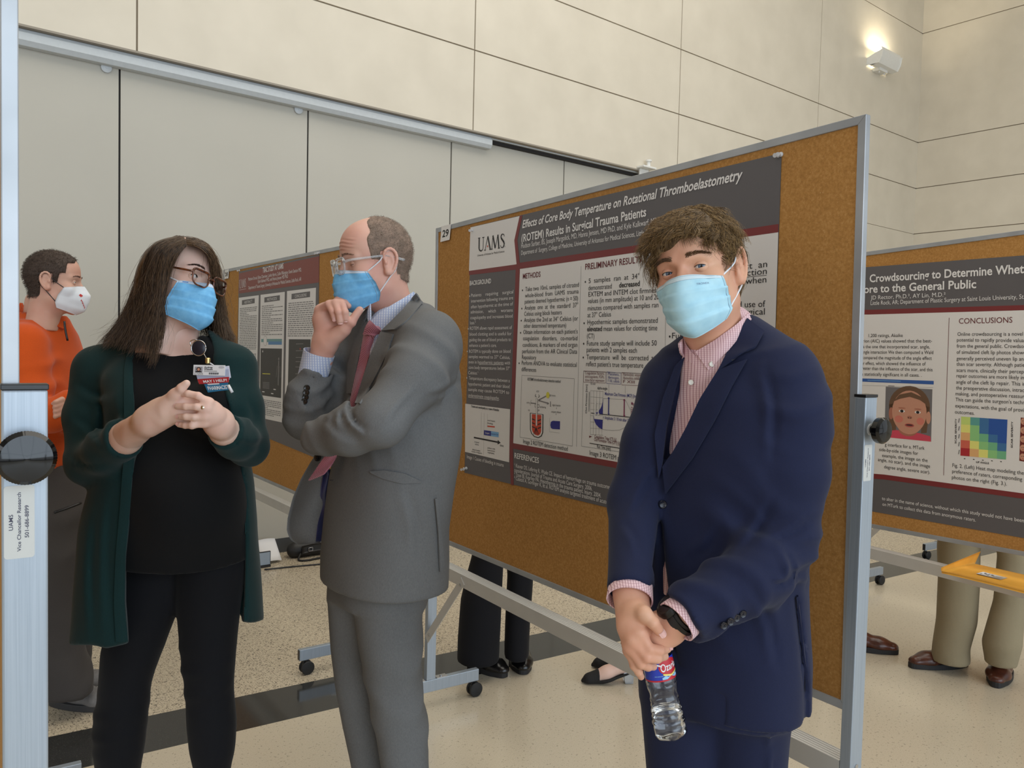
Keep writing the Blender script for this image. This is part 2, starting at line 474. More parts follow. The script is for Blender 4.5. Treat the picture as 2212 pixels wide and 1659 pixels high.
# the window wall the daylight comes through, behind the photographer
mb = MB()
for x in np.linspace(-4, 8, 9): mb.box((x - 0.04, -6.95, 0), (x + 0.04, -6.8, 5.2))
for z in (0.0, 1.1, 3.4, 5.2): mb.box((-4, -6.95, z), (8, -6.8, z + 0.08))
single('window_1', mb, plain('mullion', (120, 122, 124), 0.4, 0.6), (2, -6.9, 0), kind='structure')

# ================================================================== poster boards on wheeled stands
alu = NT('board_aluminium'); _v = alu.mapping((1, 1, 60)); _n = alu.noise(9, 3, 0.5)
alu.set(color=alu.ramp(_n, [(0.3, srgb(156, 159, 163)), (0.7, srgb(174, 177, 181))]), rough=0.38, metal=0.5, spec=0.5)
alu = alu.m
legm = NT('stand_aluminium'); _n = legm.noise(4, 4, 0.6, legm.mapping((160, 160, 1.2)))
legm.set(color=legm.ramp(_n, [(0.3, srgb(152, 162, 173)), (0.7, srgb(170, 179, 189))]), rough=0.38, metal=0.45)
legm = legm.m
railm = plain('rail_aluminium', (196, 194, 190), 0.4, 0.25, var=0.03, vscale=12)
cork = NT('cork_sheet')
_a = cork.noise(150, 4, 0.7); _b = cork.noise(320, 2, 0.6); _c = cork.noise(3, 2)
_col = cork.mix(0.35, cork.ramp(_a, [(0.28, srgb(142, 100, 52)), (0.5, srgb(174, 126, 68)), (0.75, srgb(198, 154, 96))]),
                cork.ramp(_c, [(0.3, srgb(162, 116, 62)), (0.7, srgb(180, 132, 74))]))
_col = cork.mix(cork.ramp(_b, [(0.70, (0, 0, 0)), (0.76, (1, 1, 1))]), _col, srgb(214, 176, 124))
cork.set(color=_col, rough=0.9, spec=0.2); cork.bump(_a, 0.3, 0.0015)
cork = cork.m
black = plain('black_plastic', (22, 22, 24), 0.35)
knobm = plain('polished_black_knob', (8, 8, 10), 0.06)
rubber = plain('black_rubber', (26, 26, 27), 0.6)
steel = plain('screw_steel', (190, 190, 192), 0.25, 0.9)
labm = plain('sticker_silver', (196, 196, 192), 0.45)
inkm = plain('sticker_ink', (70, 70, 88), 0.7)
BW, BH = 1.83, 1.22

class Board: pass
def make_board(TL, hd, roll, label, sticker=True, lean=0.0):
    """TL: top left corner of the panel as its front is seen; hd: heading from the near to the far end"""
    a = np.array([math.cos(hd), math.sin(hd), 0.0]); x = -a; y = np.cross(UPZ, x); n = -y
    c = np.array(TL, float) + x * BW / 2 * math.cos(roll)
    M = Matrix(((x[0], y[0], 0, c[0]), (x[1], y[1], 0, c[1]), (0, 0, 1, 0), (0, 0, 0, 1)))
    t = Thing('poster_board', c * (1, 1, 0), label, 'poster board', 'wheeled cork poster boards', mat=M)
    ztop = TL[2]
    B = Board(); B.t = t
    # panel axes in the board's frame (turned by roll in its own plane)
    u = np.array([math.cos(roll), 0, math.sin(roll)]); v = np.array([math.sin(roll), 0, -math.cos(roll)])   # right, down
    o = np.array([-BW / 2 * math.cos(roll), 0, ztop])
    W3 = lambda q: np.array(M @ Vector(q))
    B.o, B.u, B.v, B.n = W3(o + np.array([0, -0.0078, 0])), x * u[0] + UPZ * u[2], x * v[0] + UPZ * v[2], n
    B.x, B.y, B.c, B.M = x, y, c, M
    def pan(u0, v0, u1, v1, y0, y1):
        V = [o + u * uu + v * vv + np.array([0, yy, 0]) for yy in (y0, y1) for uu, vv in ((u0, v0), (u1, v0), (u1, v1), (u0, v1))]
        return V, [(0,1,2,3)[::-1],(4,5,6,7),(0,1,5,4),(1,2,6,5),(2,3,7,6),(3,0,4,7)]
    fw = 0.018
    mb = MB(); mb.add(*pan(fw - 0.002, fw - 0.002, BW - fw + 0.002, BH - fw + 0.002, -0.0045, 0.0045)); t.part('cork_panel', mb, cork)
    for poly in (((0,0),(BW,0),(BW-fw,fw),(fw,fw)), ((BW,0),(BW,BH),(BW-fw,BH-fw),(BW-fw,fw)), ((BW,BH),(0,BH),(fw,BH-fw),(BW-fw,BH-fw)), ((0,BH),(0,0),(fw,fw),(fw,BH-fw))):
        mb = MB().prism(poly, o + np.array([0, -0.0078, 0]), u, v, (0, 1, 0), 0.0156)
        t.part('frame_rail', mb, alu, bevel=0.0012)
    zk = ztop - 0.612; LY = 0.0115                    # the legs stand a little behind the panel's face
    for s in (-1, 1):
        x0 = s * (BW / 2 + 0.001); x1 = s * (BW / 2 + 0.026); xa, xb = min(x0, x1), max(x0, x1)
        xm = (xa + xb) / 2
        mb = MB().box((xa, LY - 0.020, 0.115), (xb, LY + 0.020, ztop - 0.547)); leg = t.part('leg', mb, legm, bevel=0.002)
        mb = MB().box((xa - 0.001, LY - 0.021, ztop - 0.547), (xb + 0.001, LY + 0.021, ztop - 0.541))
        t.part('leg_cap', mb, black, parent=leg, bevel=0.001)
        for z in (0.606, 0.591): t.part('screw', MB().lathe([(0.005, 0), (0.005, 0.002), (0, 0.002)], (x1, LY, z), (s, 0, 0), 12), steel, parent=leg, auto=0.6)
        # knob through the leg: washer, stem, knurled head
        mb = MB()
        rf = lambda i, aa: 1.0 + (0.008 * (1 if int(round(aa * 120 / 2 / math.pi)) % 2 else -1) if i in (2, 3) else 0)
        mb.lathe([(0.008, 0.003), (0.008, 0.016), (0.0255, 0.017), (0.0265, 0.028), (0.0225, 0.033), (0.010, 0.0352), (0, 0.0355)], (x1, LY, zk), (s, 0, 0), 120, rfun=rf)
        kn = t.part('clamp_knob', mb, knobm, auto=0.7)
        mb = MB().lathe([(0.012, 0), (0.012, 0.003), (0, 0.003)], (x1, LY, zk), (s, 0, 0), 20)
        t.part('washer', mb, plain('washer_white', (220, 220, 220), 0.4), parent=kn, auto=0.6)
        # foot bar and castors
        mb = MB().box((xa, LY - 0.225, 0.066), (xb, LY + 0.225, 0.115)); ft = t.part('foot_bar', mb, legm, bevel=0.002)
        for q in (-1, 1):
            t.part('end_cap', MB().box((xa + 0.003, LY + q * 0.2255 - 0.001, 0.069), (xb - 0.003, LY + q * 0.2255 + 0.001, 0.112)), black, parent=ft)
            t.part('bracket', MB().box((xa, LY + q * 0.051 - 0.024, 0.115), (xb, LY + q * 0.051 + 0.024, 0.119)), steel, parent=ft)
            t.part('bolt', MB().lathe([(0.005, 0.118), (0.005, 0.123), (0, 0.123)], (xm, LY + q * 0.05, 0), (0, 0, 1), 10), steel, parent=ft)
        for yy in (LY - 0.2, LY + 0.2):
            mb = MB().lathe([(0.006, 0.050), (0.006, 0.067), (0, 0.067)], (xm, yy, 0), (0, 0, 1), 12)
            mb.lathe([(0.017, 0.0), (0.020, 0.003), (0.020, 0.012), (0.014, 0.014), (0, 0.014)], (xm - 0.007, yy + 0.008, 0.036), (1, 0, 0), 20)
            cs = t.part('castor', mb, black, auto=0.6)
            for d in (-1, 1):
                mb = MB().lathe([(0.020, 0.0), (0.029, 0.002), (0.030, 0.010), (0.027, 0.013), (0.012, 0.015), (0, 0.0155)], (xm + d * 0.006, yy + 0.012, 0.030), (d, 0, 0), 28)
                t.part('wheel', mb, rubber, parent=cs, auto=0.6)
        # brace from the crossbar down to the leg
        p0 = np.array([s * (BW / 2 - 0.27), -0.010, 0.590]); p1 = np.array([s * (BW / 2 + 0.005), -0.010, 0.285])
        mb = MB().bar(p0, p1, 0.003, 0.034, up=(s * 0.74, 0, 0.67)).bar(p0 + np.array([s * 0.011, 0.010, 0.011]), p1 + np.array([s * 0.011, 0.010, 0.011]), 0.022, 0.003, up=(s * 0.74, 0, 0.67))
        br = t.part('brace', mb, railm)
        for p in (p0 * 0.94 + p1 * 0.06, p0 * 0.08 + p1 * 0.92): t.part('screw', MB().lathe([(0.006, 0.002), (0.006, 0.004), (0, 0.0045)], p, (0, -1, 0), 12), steel, parent=br)
    # ribbed crossbar
    prof = [(-0.0085, 0.565), (0.0375, 0.565), (0.0375, 0.612)]
    for k in range(5):
        y1 = 0.0355 - k * 0.0088
        prof += [(y1, 0.612), (y1, 0.609), (y1 - 0.0016, 0.609), (y1 - 0.0016, 0.612)]
    prof += [(-0.0085, 0.612)]
    mb = MB().prism([(p[0], p[1]) for p in prof], (-BW / 2, 0, 0), (0, 1, 0), (0, 0, 1), (1, 0, 0), BW)
    t.part('crossbar', mb, railm)
    if sticker:
        x1 = BW / 2 + 0.0262
        L = Print((0, 0, 0), (1, 0, 0), (0, 1, 0), (0, 0, 1))
        zc = ztop - 0.68
        # the label lies on the outer face of the leg at the near end, its words running upwards
        oo = np.array([x1, LY - 0.020 + 0.0016, zc]); L = Print(oo, (0, 0, 1), (0, 1, 0), (1, 0, 0))
        r = 0.003
        pts = []
        for cx_, cy_, a0 in ((-0.037 + r, r, 180), (0.037 - r, r, 270), (0.037 - r, 0.0265 - r, 0), (-0.037 + r, 0.0265 - r, 90)):
            pts += [(cx_ + r * math.cos(math.radians(a0 + k * 30)), cy_ + r * math.sin(math.radians(a0 + k * 30))) for k in range(4)]
        L.poly(pts, labm, 0.0002)
        L.text('UAMS', 0.0, 0.0078, 0.0038, inkm, w=0.016, align='c', lift=0.0004, bold=0.012)
        L.text('Vice Chancellor Research', 0.0, 0.0146, 0.0034, inkm, w=0.060, align='c', lift=0.0004, bold=0.012)
        L.text('501-686-8899', 0.0, 0.0214, 0.0036, inkm, w=0.033, align='c', lift=0.0004, bold=0.012)
        t.part('sticker', L.mb, L.mats)
    return B

R_ = math.radians
TL29 = np.array([1.7531, 2.6507, 1.9173])
B29 = make_board(TL29, R_(84.565), R_(0.725), 'cork poster board numbered 29 behind the man in the navy suit')
Tl28 = on_plane(485, 583, (0, 5.09, 0), NY)
B28 = make_board(Tl28, R_(87.3), R_(-0.25), 'cork poster board numbered 28 between the woman and the grey suit man')
T30 = np.array([3.4534, 1.7, 1.9235]); _a = np.array([math.cos(R_(82.553)), math.sin(R_(82.553)), 0])
T30 = T30 + _a * 0.86 + np.array([0, 0, -0.86 * math.tan(R_(1.90))])
B30 = make_board(T30, R_(82.553), R_(1.90), 'cork poster board behind board 29, with the envelope on its rail')
E0 = A(25, 900, 0.80); _a = np.array([math.cos(R_(84.6)), math.sin(R_(84.6)), 0])
BLf = make_board(np.array([E0[0], E0[1], 1.945]) + _a * (BW + 0.026) , R_(84.6), 0.0, 'poster board seen edge-on at the very left, its post closest to the viewer')
c31 = on_floor(1941, 1265); _a = np.array([math.cos(R_(82.5)), math.sin(R_(82.5)), 0])
B31 = make_board(np.array([c31[0] - 0.30, c31[1] + 0.10, 1.92]) , R_(82.5), 0.0, 'poster board mostly hidden behind the one with the envelope, one castor showing', sticker=False)
b32 = A(2012, 1192, 5.75)
B32 = make_board(np.array([b32[0] + 0.23, b32[1] + 0.02 , 1.92]), R_(82.5), 0.0, 'farthest poster board at the right, only a foot bar showing under the rail', sticker=False)

# ================================================================== posters
pgrey = plain('print_grey', (92, 89, 91), 0.45); pred = plain('print_maroon', (120, 46, 48), 0.45)
pwhite = plain('print_white', (222, 219, 216), 0.5); pink = plain('print_black', (30, 28, 30), 0.6)
ptxt = plain('print_text_white', (226, 224, 222), 0.5); phead = plain('print_maroon_text', (98, 26, 34), 0.6)
pthin = plain('print_hairline', (120, 118, 116), 0.6); pblue = plain('print_navy', (34, 38, 128), 0.5)
plblue = plain('print_light_blue', (120, 170, 214), 0.5); porange = plain('print_orange_red', (200, 66, 34), 0.5)
pyel = plain('print_yellow', (214, 206, 70), 0.5); pmag = plain('print_magenta', (130, 26, 80), 0.5); pmid = plain('print_mid_grey', (128, 126, 126), 0.5)

class Poster:
    """a printed sheet pinned on a board; photo pixels are turned into places on its sheet"""
    def __init__(s, B, c_tl, c_tr, c_br, c_bl, name_label, base, curl=0.004):
        s.B = B; s.lift = 0.0015
        s.o0 = B.o + B.n * (-0.0033)                    # face of the cork
        s.pt = lambda px, py: s.loc(px, py)
        cs = [s.loc(*c) for c in (c_tl, c_tr, c_br, c_bl)]
        s.t = Thing('poster', s.o0 + B.u * cs[3][0] + B.v * cs[3][1], name_label, 'poster')
        s.pr = Print(s.o0, B.u, B.v, B.n)
        # the sheet itself: thin, slightly lifted towards its lower edge
        nu, nv = 24, 16; G = np.zeros((nu, nv, 3))
        for i in range(nu):
            for j in range(nv):
                f, g = i / (nu - 1), j / (nv - 1)
                q = (np.array(cs[0]) * (1 - f) + np.array(cs[1]) * f) * (1 - g) + (np.array(cs[3]) * (1 - f) + np.array(cs[2]) * f) * g
                G[i, j] = s.o0 + B.u * q[0] + B.v * q[1] + B.n * (0.0012)
        mb = MB(); mb.grid(G[::-1]); 
        G2 = G - B.n * 0.0006; mb.grid(G2)
        s.t.part('sheet', mb, base)
    def loc(s, px, py):
        X = on_plane(px, py, s.o0, s.B.n) - s.o0
        return float(X @ s.B.u), max(0.0195, float(X @ s.B.v))
    def poly(s, pts, m, lift=0.0016): s.pr.poly([s.loc(*p) for p in pts], m, lift)
    def line(s, p, q, w, m, lift=0.0021): a, b = s.loc(*p), s.loc(*q); s.pr.line(a[0], a[1], b[0], b[1], w, m, lift)
    def text(s, t, p, q, h, m, bold=0.0, ital=0.0, lift=0.0024):
        a, b = s.loc(*p), s.loc(*q)
        s.pr.text(t, a[0], a[1], h, m, w=b[0] - a[0] - ital * h, slope=(b[1] - a[1]) / (b[0] - a[0]), bold=bold, ital=ital, lift=lift)
    def dot(s, p, r, m, lift=0.0022, ry=None): a = s.loc(*p); s.pr.circle(a[0], a[1], r, m, 16, lift, ry)
    def done(s, name='printing'): s.t.part(name, s.pr.mb, s.pr.mats)

# ---- board 29
P = Poster(B29, (1018, 490.5), (1689, 331), (1660, 1181), (1004, 1021), 'large grey and maroon poster headed Effects of Core Body Temperature, on board 29', pgrey)
za = lambda x, y: (980 + x / 3.859, 330 + y / 3.859)
zb = lambda x, y: (980 + x / 3.859, 700 + y / 3.859)
def edge_x(px, t):                                       # right edge of the sheet at a fraction of its height
    return None
# body white, maroon bands, logo panel
tr = lambda a, b, f: (a[0] + (b[0] - a[0]) * f, a[1] + (b[1] - a[1]) * f)
LT, LB, RT, RB = (1018, 490.5), (1004, 1021), (1689, 331), (1660, 1181)
lL, lR = lambda f: tr(LT, LB, f), lambda f: tr(RT, RB, f)
a_tl, a_tr = za(556, 968), (1682.2, 501.5); b_l = zb(500, 992)
P.poly([za(131, 985), za(556, 917), (1682.8, 484), (1682.2, 502), za(556, 970), za(131, 1020)], pred)
P.poly([za(522, 930), za(556, 925), zb(498, 1036), zb(504, 1345), zb(480, 1338), zb(468, 1060)], pred, 0.0018)
P.poly([za(556, 968), a_tr, (1665.5, 1060), zb(500, 994)], pwhite)
P.poly([zb(498, 992), (1665.8, 1058), (1664.8, 1074), zb(498, 1038)], pred, 0.0017)
P.poly([za(143, 623), za(553, 528), za(510, 730), za(528, 930), za(131, 985)], pwhite, 0.0017)
P.poly([za(553, 528), za(577, 522), za(534, 728), za(554, 922), za(528, 930), za(509, 730)], pred, 0.0018)
# logo: slab-ended capitals drawn as strokes
lo = P.loc(*za(206, 822)); lhi = P.loc(*za(206, 712)); rr = P.loc(*za(431, 790))
LW, LH = rr[0] - lo[0], lo[1] - lhi[1]
lsl = (rr[1] - lo[1]) / LW
def logo(pr, u0, v0, W, H, m, slope, lift, dot=None):
    q = lambda x, y: (u0 + x * W, v0 - y * H + slope * x * W)
    def st(p0, p1, w0, w1):
        p0, p1 = np.array(q(*p0)), np.array(q(*p1)); d = p1 - p0; d /= np.linalg.norm(d); n = np.array([-d[1], d[0]])
        pr.poly([tuple(p0 + n * w0 / 2), tuple(p0 - n * w0 / 2), tuple(p1 - n * w1 / 2), tuple(p1 + n * w1 / 2)], m, lift)
    def curve(pts, ws):
        for i in range(len(pts) - 1): st(pts[i], pts[i + 1], ws[i], ws[i + 1])
    t, th = 0.040 * W, 0.016 * W
    curve([(0.045, 1.0)] + [(0.045 + 0.0, 0.3)] + [(0.125 + 0.08 * math.cos(a), 0.24 + 0.24 * math.sin(a)) for a in np.linspace(math.pi, 2 * math.pi, 9)] + [(0.205, 1.0)], [t] * 3 + [t * 0.9, t * 0.8, t * 0.7, t * 0.6, th * 1.2, th, th, th, th])
    for x in (0.045, 0.205): st((x - 0.04, 0.985), (x + 0.04, 0.985), th, th)
    st((0.275, 0.0), (0.375, 1.0), th, th); st((0.375, 1.0), (0.475, 0.0), t, t)
    st((0.245, 0.01), (0.305, 0.01), th, th); st((0.44, 0.01), (0.51, 0.01), th, th)
    st((0.53, 0.0), (0.565, 1.0), th, th); st((0.565, 1.0), (0.655, 0.05), t, t); st((0.655, 0.05), (0.745, 1.0), th, th); st((0.745, 1.0), (0.79, 0.0), t, t)
    st((0.50, 0.01), (0.56, 0.01), th, th); st((0.755, 0.01), (0.825, 0.01), th, th)
    S = [(0.975, 0.80), (0.965, 0.93), (0.925, 0.995), (0.885, 0.97), (0.858, 0.87), (0.862, 0.74), (0.895, 0.62), (0.935, 0.50), (0.972, 0.36), (0.978, 0.22), (0.955, 0.08), (0.915, 0.01), (0.870, 0.05), (0.850, 0.20)]
    curve(S, [th, th, th, t*.6, t*.8, t*.9, t, t, t, t*.9, t*.7, th, th, th])
    if dot: pr.circle(*q(0.375, 0.27), 0.035 * H * 2, dot, 14, lift + 0.0003)
logo(P.pr, lo[0], lo[1], LW, LH, pink, lsl, 0.0026, porange)
P.text('University of Arkansas for Medical Sciences', za(203, 865), za(428, 829), 0.0075, pink)
P.dot(za(432, 782), 0.0018, pmid)
# title block
P.text('Effects of Core Body Temperature on Rotational Thromboelastometry', za(577, 628), (1607, 387), 0.026, ptxt, bold=0.02, ital=0.22)
P.text('(ROTEM) Results in Surgical Trauma Patients', za(570, 745), za(1610, 528), 0.026, ptxt, bold=0.02)
P.text('Hudson Surber, BS, Joseph Margolick, MD, Hanna Jensen, MD PhD, and Kyle Kalkwarf, MD', za(568, 797), za(1703, 588), 0.0165, ptxt)
P.text('Department of  Surgery, College of Medicine, University of Arkansas for Medical Sciences, Little Rock, AR', za(568, 853), za(1730, 664), 0.0150, ptxt)
HB = 0.0125
P.text('BACKGROUND', za(138, 1106), za(317, 1087), 0.017, ptxt, bold=0.02)
for s_, x0, y0, x1, y1 in (('Patients    requiring    surgical', 150, 1203, 502, 1172), ('intervention following trauma are', 150, 1250, 500, 1222), ('often hypothermic at the time of', 148, 1298, 499, 1272),
        ('admission,     which     worsens', 146, 1340, 497, 1325), ('coagulopathy and increases blood', 144, 1388, 496, 1374), ('loss.\u00b2', 142, 1432, 188, 1428), ('ROTEM allows rapid assessment of', 139, 1477, 491, 1470),
        ('blood clotting and is useful for', 137, 1525, 487, 1521), ('guiding the use of blood products to', 135, 1572, 483, 1570), ("enhance a patient's care.", 135, 1618, 362, 1619),
        ('ROTEM is typically done on blood', 133, 1668, 479, 1668), ('samples warmed to 37\u00b0 Celsius,', 130, 1711, 475, 1720), ('even in hypothermic patients with', 130, 1756, 475, 1766), ('core body temperatures below 37\u00b0', 130, 1801, 474, 1813),
        ('Celsius.\u00b9', 127, 1846, 208, 1849), ('Temperature discrepancy between a', 131, 1890, 472, 1914), ('hypothermic patient and their blood', 127, 1938, 470, 1963), ('sample may cause ROTEM to', 126, 1984, 467, 2012), ('underestimate coagulopathy.', 126, 2032, 385, 2060)):
    P.text(s_, za(x0, y0), za(x1, y1), HB, ptxt)
P.line(za(216, 1763), za(420, 1768), 0.0012, ptxt); P.line(za(126, 2038), za(380, 2066), 0.0012, ptxt)
for x, y in ((137, 1195), (126, 1468), (118, 1656), (114, 1877)): P.dot(za(x, y), 0.0028, ptxt)
P.poly([zb(100, 663), zb(474, 710), zb(466, 1152), zb(98, 1065)], pwhite, 0.0019)
P.text('Trauma and coagulopathy as a cause of bleeding', zb(150, 693), zb(383, 727), 0.0085, pink, bold=0.02)
P.line(zb(236, 735), zb(232, 925), 0.0008, pthin); P.line(zb(258, 742), zb(253, 1090), 0.0008, pthin); P.line(zb(286, 750), zb(284, 860), 0.0008, pthin)
P.text('most frequent', zb(287, 808), zb(350, 817), 0.006, pink); P.text('bleedings', zb(287, 830), zb(332, 838), 0.006, pink)
P.poly([zb(286, 846), zb(347, 852), zb(347, 863), zb(286, 857)], porange, 0.0022)
P.poly([zb(257, 884), zb(316, 892), zb(315, 934), zb(256, 924)], pblue, 0.0022); P.poly([zb(316, 892), zb(380, 902), zb(379, 944), zb(315, 934)], plblue, 0.0022)
P.text('Surgery', zb(268, 912), zb(303, 917), 0.006, ptxt); P.text('Intensive Care', zb(318, 920), zb(377, 928), 0.006, pblue)
P.poly([zb(173, 939), zb(372, 978), zb(371, 991), zb(172, 951)], pink, 0.0022); P.poly([zb(372, 965), zb(396, 990), zb(370, 1004)], pink, 0.0022)
P.text('time', zb(390, 1018), zb(420, 1025), 0.009, pink)
for s_, x, y, w in (('surgical', 178, 986, 37), ('trauma', 182, 1006, 32), ('disseminated', 160, 1050, 65), ('activation of coagulation', 153, 1066, 88), ('patient with', 287, 1036, 62), ('posttraumatic', 287, 1055, 62), ('coagulopathy', 287, 1074, 56)):
    P.text(s_, zb(x, y), zb(x + w, y + w * 0.2), 0.0058, pink)
P.text('Image 1 Causes of bleeding in trauma', zb(115, 1118), zb(421, 1190), 0.0135, ptxt)
P.text('METHODS', za(581, 1052), za(728, 1034), 0.018, phead, bold=0.01)
for s_, x0, y0, x1, y1 in (('Take two 10mL samples of citrated', 602, 1155, 1048, 1117), ('whole-blood  from  UAMS  trauma', 599, 1208, 1046, 1172), ('patients deemed hypothermic (n = 50)', 597, 1258, 1040, 1230), ('Analyze  one  at  the  standard  37\u00b0', 595, 1310, 1042, 1287),
        ('Celsius using block heaters', 593, 1360, 905, 1347), ('Analyze the 2\u207f\u1d48 at 34\u00b0 Celsius (or', 591, 1412, 1041, 1398), ('other determined temperature)', 588, 1460, 942, 1455), ("Obtain information on each patient's", 585, 1511, 1038, 1507),
        ('coagulation   disorders,   co-morbid', 583, 1563, 1036, 1564), ('conditions, & markers of end organ', 580, 1618, 1035, 1618), ('perfusion from the AR Clinical Data', 576, 1671, 1034, 1675), ('Repository', 574, 1720, 692, 1724), ('Perform ANOVA to evaluate statistical', 572, 1768, 1030, 1785), ('differences', 570, 1820, 692, 1827)):
    if '\u207f' in s_: s_ = 'Analyze the 2nd at 34\u00b0 Celsius (or'
    P.text(s_, za(x0, y0), za(x1, y1), 0.0145, pink)
for x, y in ((578, 1147), (572, 1299), (568, 1400), (562, 1501), (550, 1755)): P.dot(za(x, y), 0.003, pink)
P.line(za(1066, 945), zb(1028, 1022), 0.001, pthin)
def frame(pts, m=pthin, w=0.001):
    for i in range(len(pts)): P.line(pts[i], pts[(i + 1) % len(pts)], w, m)
frame([zb(572, 427), zb(1010, 455), zb(994, 1017), zb(556, 942)])
P.text('ROTEM\u00ae thromboelastometry detection method', zb(620, 470), zb(897, 490), 0.0095, pink, bold=0.01, ital=0.15)
# detection drawing: cup of blood, pin, lamp, sensor
cup = [zb(646, 742), zb(664, 744), zb(660, 760), zb(745, 768), zb(750, 742), zb(748, 900), zb(735, 930), zb(712, 945), zb(680, 938), zb(655, 910), zb(643, 880)]
P.poly([zb(640, 740), zb(752, 752), zb(750, 905), zb(738, 935), zb(710, 950), zb(675, 940), zb(650, 912), zb(641, 880)], pink, 0.0021)
P.poly([zb(647, 745), zb(745, 755), zb(743, 903), zb(733, 929), zb(710, 943), zb(679, 934), zb(656, 909), zb(648, 880)], pwhite, 0.0023)
P.poly([zb(657, 750), zb(736, 758), zb(734, 895), zb(725, 918), zb(708, 930), zb(684, 922), zb(664, 900), zb(657, 875)], porange, 0.0025)
for k in range(3):
    y = 785 + 32 * k
    P.poly([zb(658, y), zb(684, y + 12), zb(684, y + 20), zb(658, y + 10)], pink, 0.0026); P.poly([zb(706, y + 16), zb(734, y + 6), zb(734, y + 16), zb(706, y + 26)], pink, 0.0026)
for k, x in enumerate((672, 686, 702, 716)): P.line(zb(692, 862), zb(x, 920), 0.003, pink, 0.0026)
P.poly([zb(690, 620), zb(704, 622), zb(702, 850), zb(690, 850)], pmid, 0.0027); P.poly([zb(692, 622), zb(702, 624), zb(700, 846), zb(691, 846)], pwhite, 0.0028)
P.text('4,75\u00b0', zb(693, 568), zb(718, 571), 0.006, pink); P.line(zb(683, 600), zb(690, 585), 0.002, pink); P.line(zb(720, 602), zb(712, 588), 0.002, pink); P.line(zb(683, 600), zb(695, 610), 0.002, pink); P.line(zb(720, 604), zb(708, 612), 0.002, pink)
P.line(zb(710, 635), zb(783, 596), 0.004, pmid); P.line(zb(710, 637), zb(797, 662), 0.004, pmid); P.poly([zb(785, 650), zb(800, 663), zb(783, 672)], pmid, 0.0024)
P.dot(zb(789, 592), 0.009, pyel, ry=0.010); P.line(zb(811, 645), zb(811, 690), 0.004, pmid)
for s_, x, y, w in (('light source', 803, 600, 50), ('digital detection', 828, 682, 68), ('computer software', 817, 737, 82), ('ball bearing', 725, 697, 48), ('spring', 613, 660, 25), ('cup', 625, 722, 14), ('pin', 708, 724, 12)):
    P.text(s_, zb(x, y), zb(x + w, y + w * 0.08), 0.0065, pink)
P.line(zb(645, 658), zb(694, 662), 0.002, pink); P.line(zb(650, 632), zb(642, 680), 0.001, pink); P.line(zb(861, 695), zb(861, 708), 0.0015, pink); P.line(zb(858, 745), zb(858, 758), 0.0015, pink)
frame([zb(680, 668), zb(718, 672), zb(717, 695), zb(680, 691)], pink)
P.poly([zb(815, 815), zb(832, 806), zb(891, 810), zb(890, 878), zb(830, 874), zb(815, 866), zb(810, 842)], pblue, 0.0022); P.line(zb(805, 780), zb(803, 898), 0.0006, pthin); P.line(zb(803, 898), zb(888, 908), 0.0006, pthin)
P.text('Image 2 ROTEM detection method', zb(583, 993), zb(955, 1058), 0.0145, pink)
P.text('PRELIMINARY RESULTS', za(1101, 976), za(1570, 914), 0.0185, phead, bold=0.01)
for s_, x0, y0, x1, y1 in (('5  samples  ran  at  34\u00b0', 1130, 1088, 1553, 1048), ('demonstrated', 1128, 1147, 1322, 1131), ('EXTEM and INTEM clot firmness', 1128, 1200, 1712, 1164), ('values (in mm amplitude) at 10 and 20', 1125, 1255, 1715, 1222), ('minutes compared with samples ran', 1122, 1316, 1712, 1288),
        ('at 37\u00b0 Celsius', 1120, 1372, 1316, 1365), ('Hypothermic samples demonstrated', 1120, 1432, 1705, 1417), ('mean values for clotting time', 1253, 1486, 1702, 1480), ('(CT)', 1116, 1545, 1177, 1548), ('Future study sample will include 50', 1115, 1607, 1697, 1607),
        ('patients with 2 samples each', 1113, 1660, 1532, 1668), ('Temperature  will  be  corrected  to', 1112, 1722, 1690, 1732), ("reflect patient's true temperature", 1110, 1778, 1585, 1793)):
    P.text(s_, za(x0, y0), za(x1, y1), 0.0148, pink)
P.text('decreased', za(1384, 1124), za(1556, 1110), 0.0148, pink, bold=0.02); P.text('elevated', za(1117, 1488), za(1241, 1486), 0.0148, pink, bold=0.02)
for x, y in ((1102, 1077), (1092, 1421), (1088, 1592), (1085, 1707)): P.dot(za(x, y), 0.003, pink)
# clot-firmness chart
for x0, y0, x1, y1, rows, m in ((1088, 390, 1273, 492, ('Coagulation factors,', 'anticoagulants, FDPs,', 'tissue factor expression'), phead), (1280, 398, 1398, 503, ('Platelets,', 'fibrinogen,', 'F XIII, colloids'), pblue), (1406, 404, 1604, 515, ('Fibrinolytic enzymes,', 'fibrinolysis inhibitors,', 'F XIII'), phead)):
    frame([zb(x0, y0), zb(x1, y0 + 10), zb(x1 - 2, y1), zb(x0 - 1, y1 - 8)], m)
    for k, s_ in enumerate(rows): P.text(s_, zb(x0 + 12, y0 + 28 + 29 * k), zb(x0 + 12 + (x1 - x0 - 24) * (1 if len(s_) > 9 else 0.55), y0 + 34 + 29 * k), 0.0085, m)
frame([zb(1087, 395), zb(1700, 418), zb(1690, 1110), zb(1070, 1018)])
for k in range(5): P.line(zb(1145 + k * 26, 555), zb(1143 + k * 24, 925), 0.0007, pthin)
for k in range(8): P.line(zb(1145, 555 + 52 * k), zb(1250, 563 + 52 * k), 0.0007, pthin)
arc = [(1170 + 78 * math.sin(t_), 745 - 122 * (1 - math.cos(t_))) for t_ in np.linspace(0, math.pi / 2, 9)]
P.poly([zb(x, y) for x, y in arc] + [zb(1250, 622), zb(1248, 750)], pblue, 0.0023)
P.poly([zb(1170, 765), zb(1248, 772), zb(1244, 878), zb(1215, 862), zb(1190, 835), zb(1175, 800)], pblue, 0.0023)
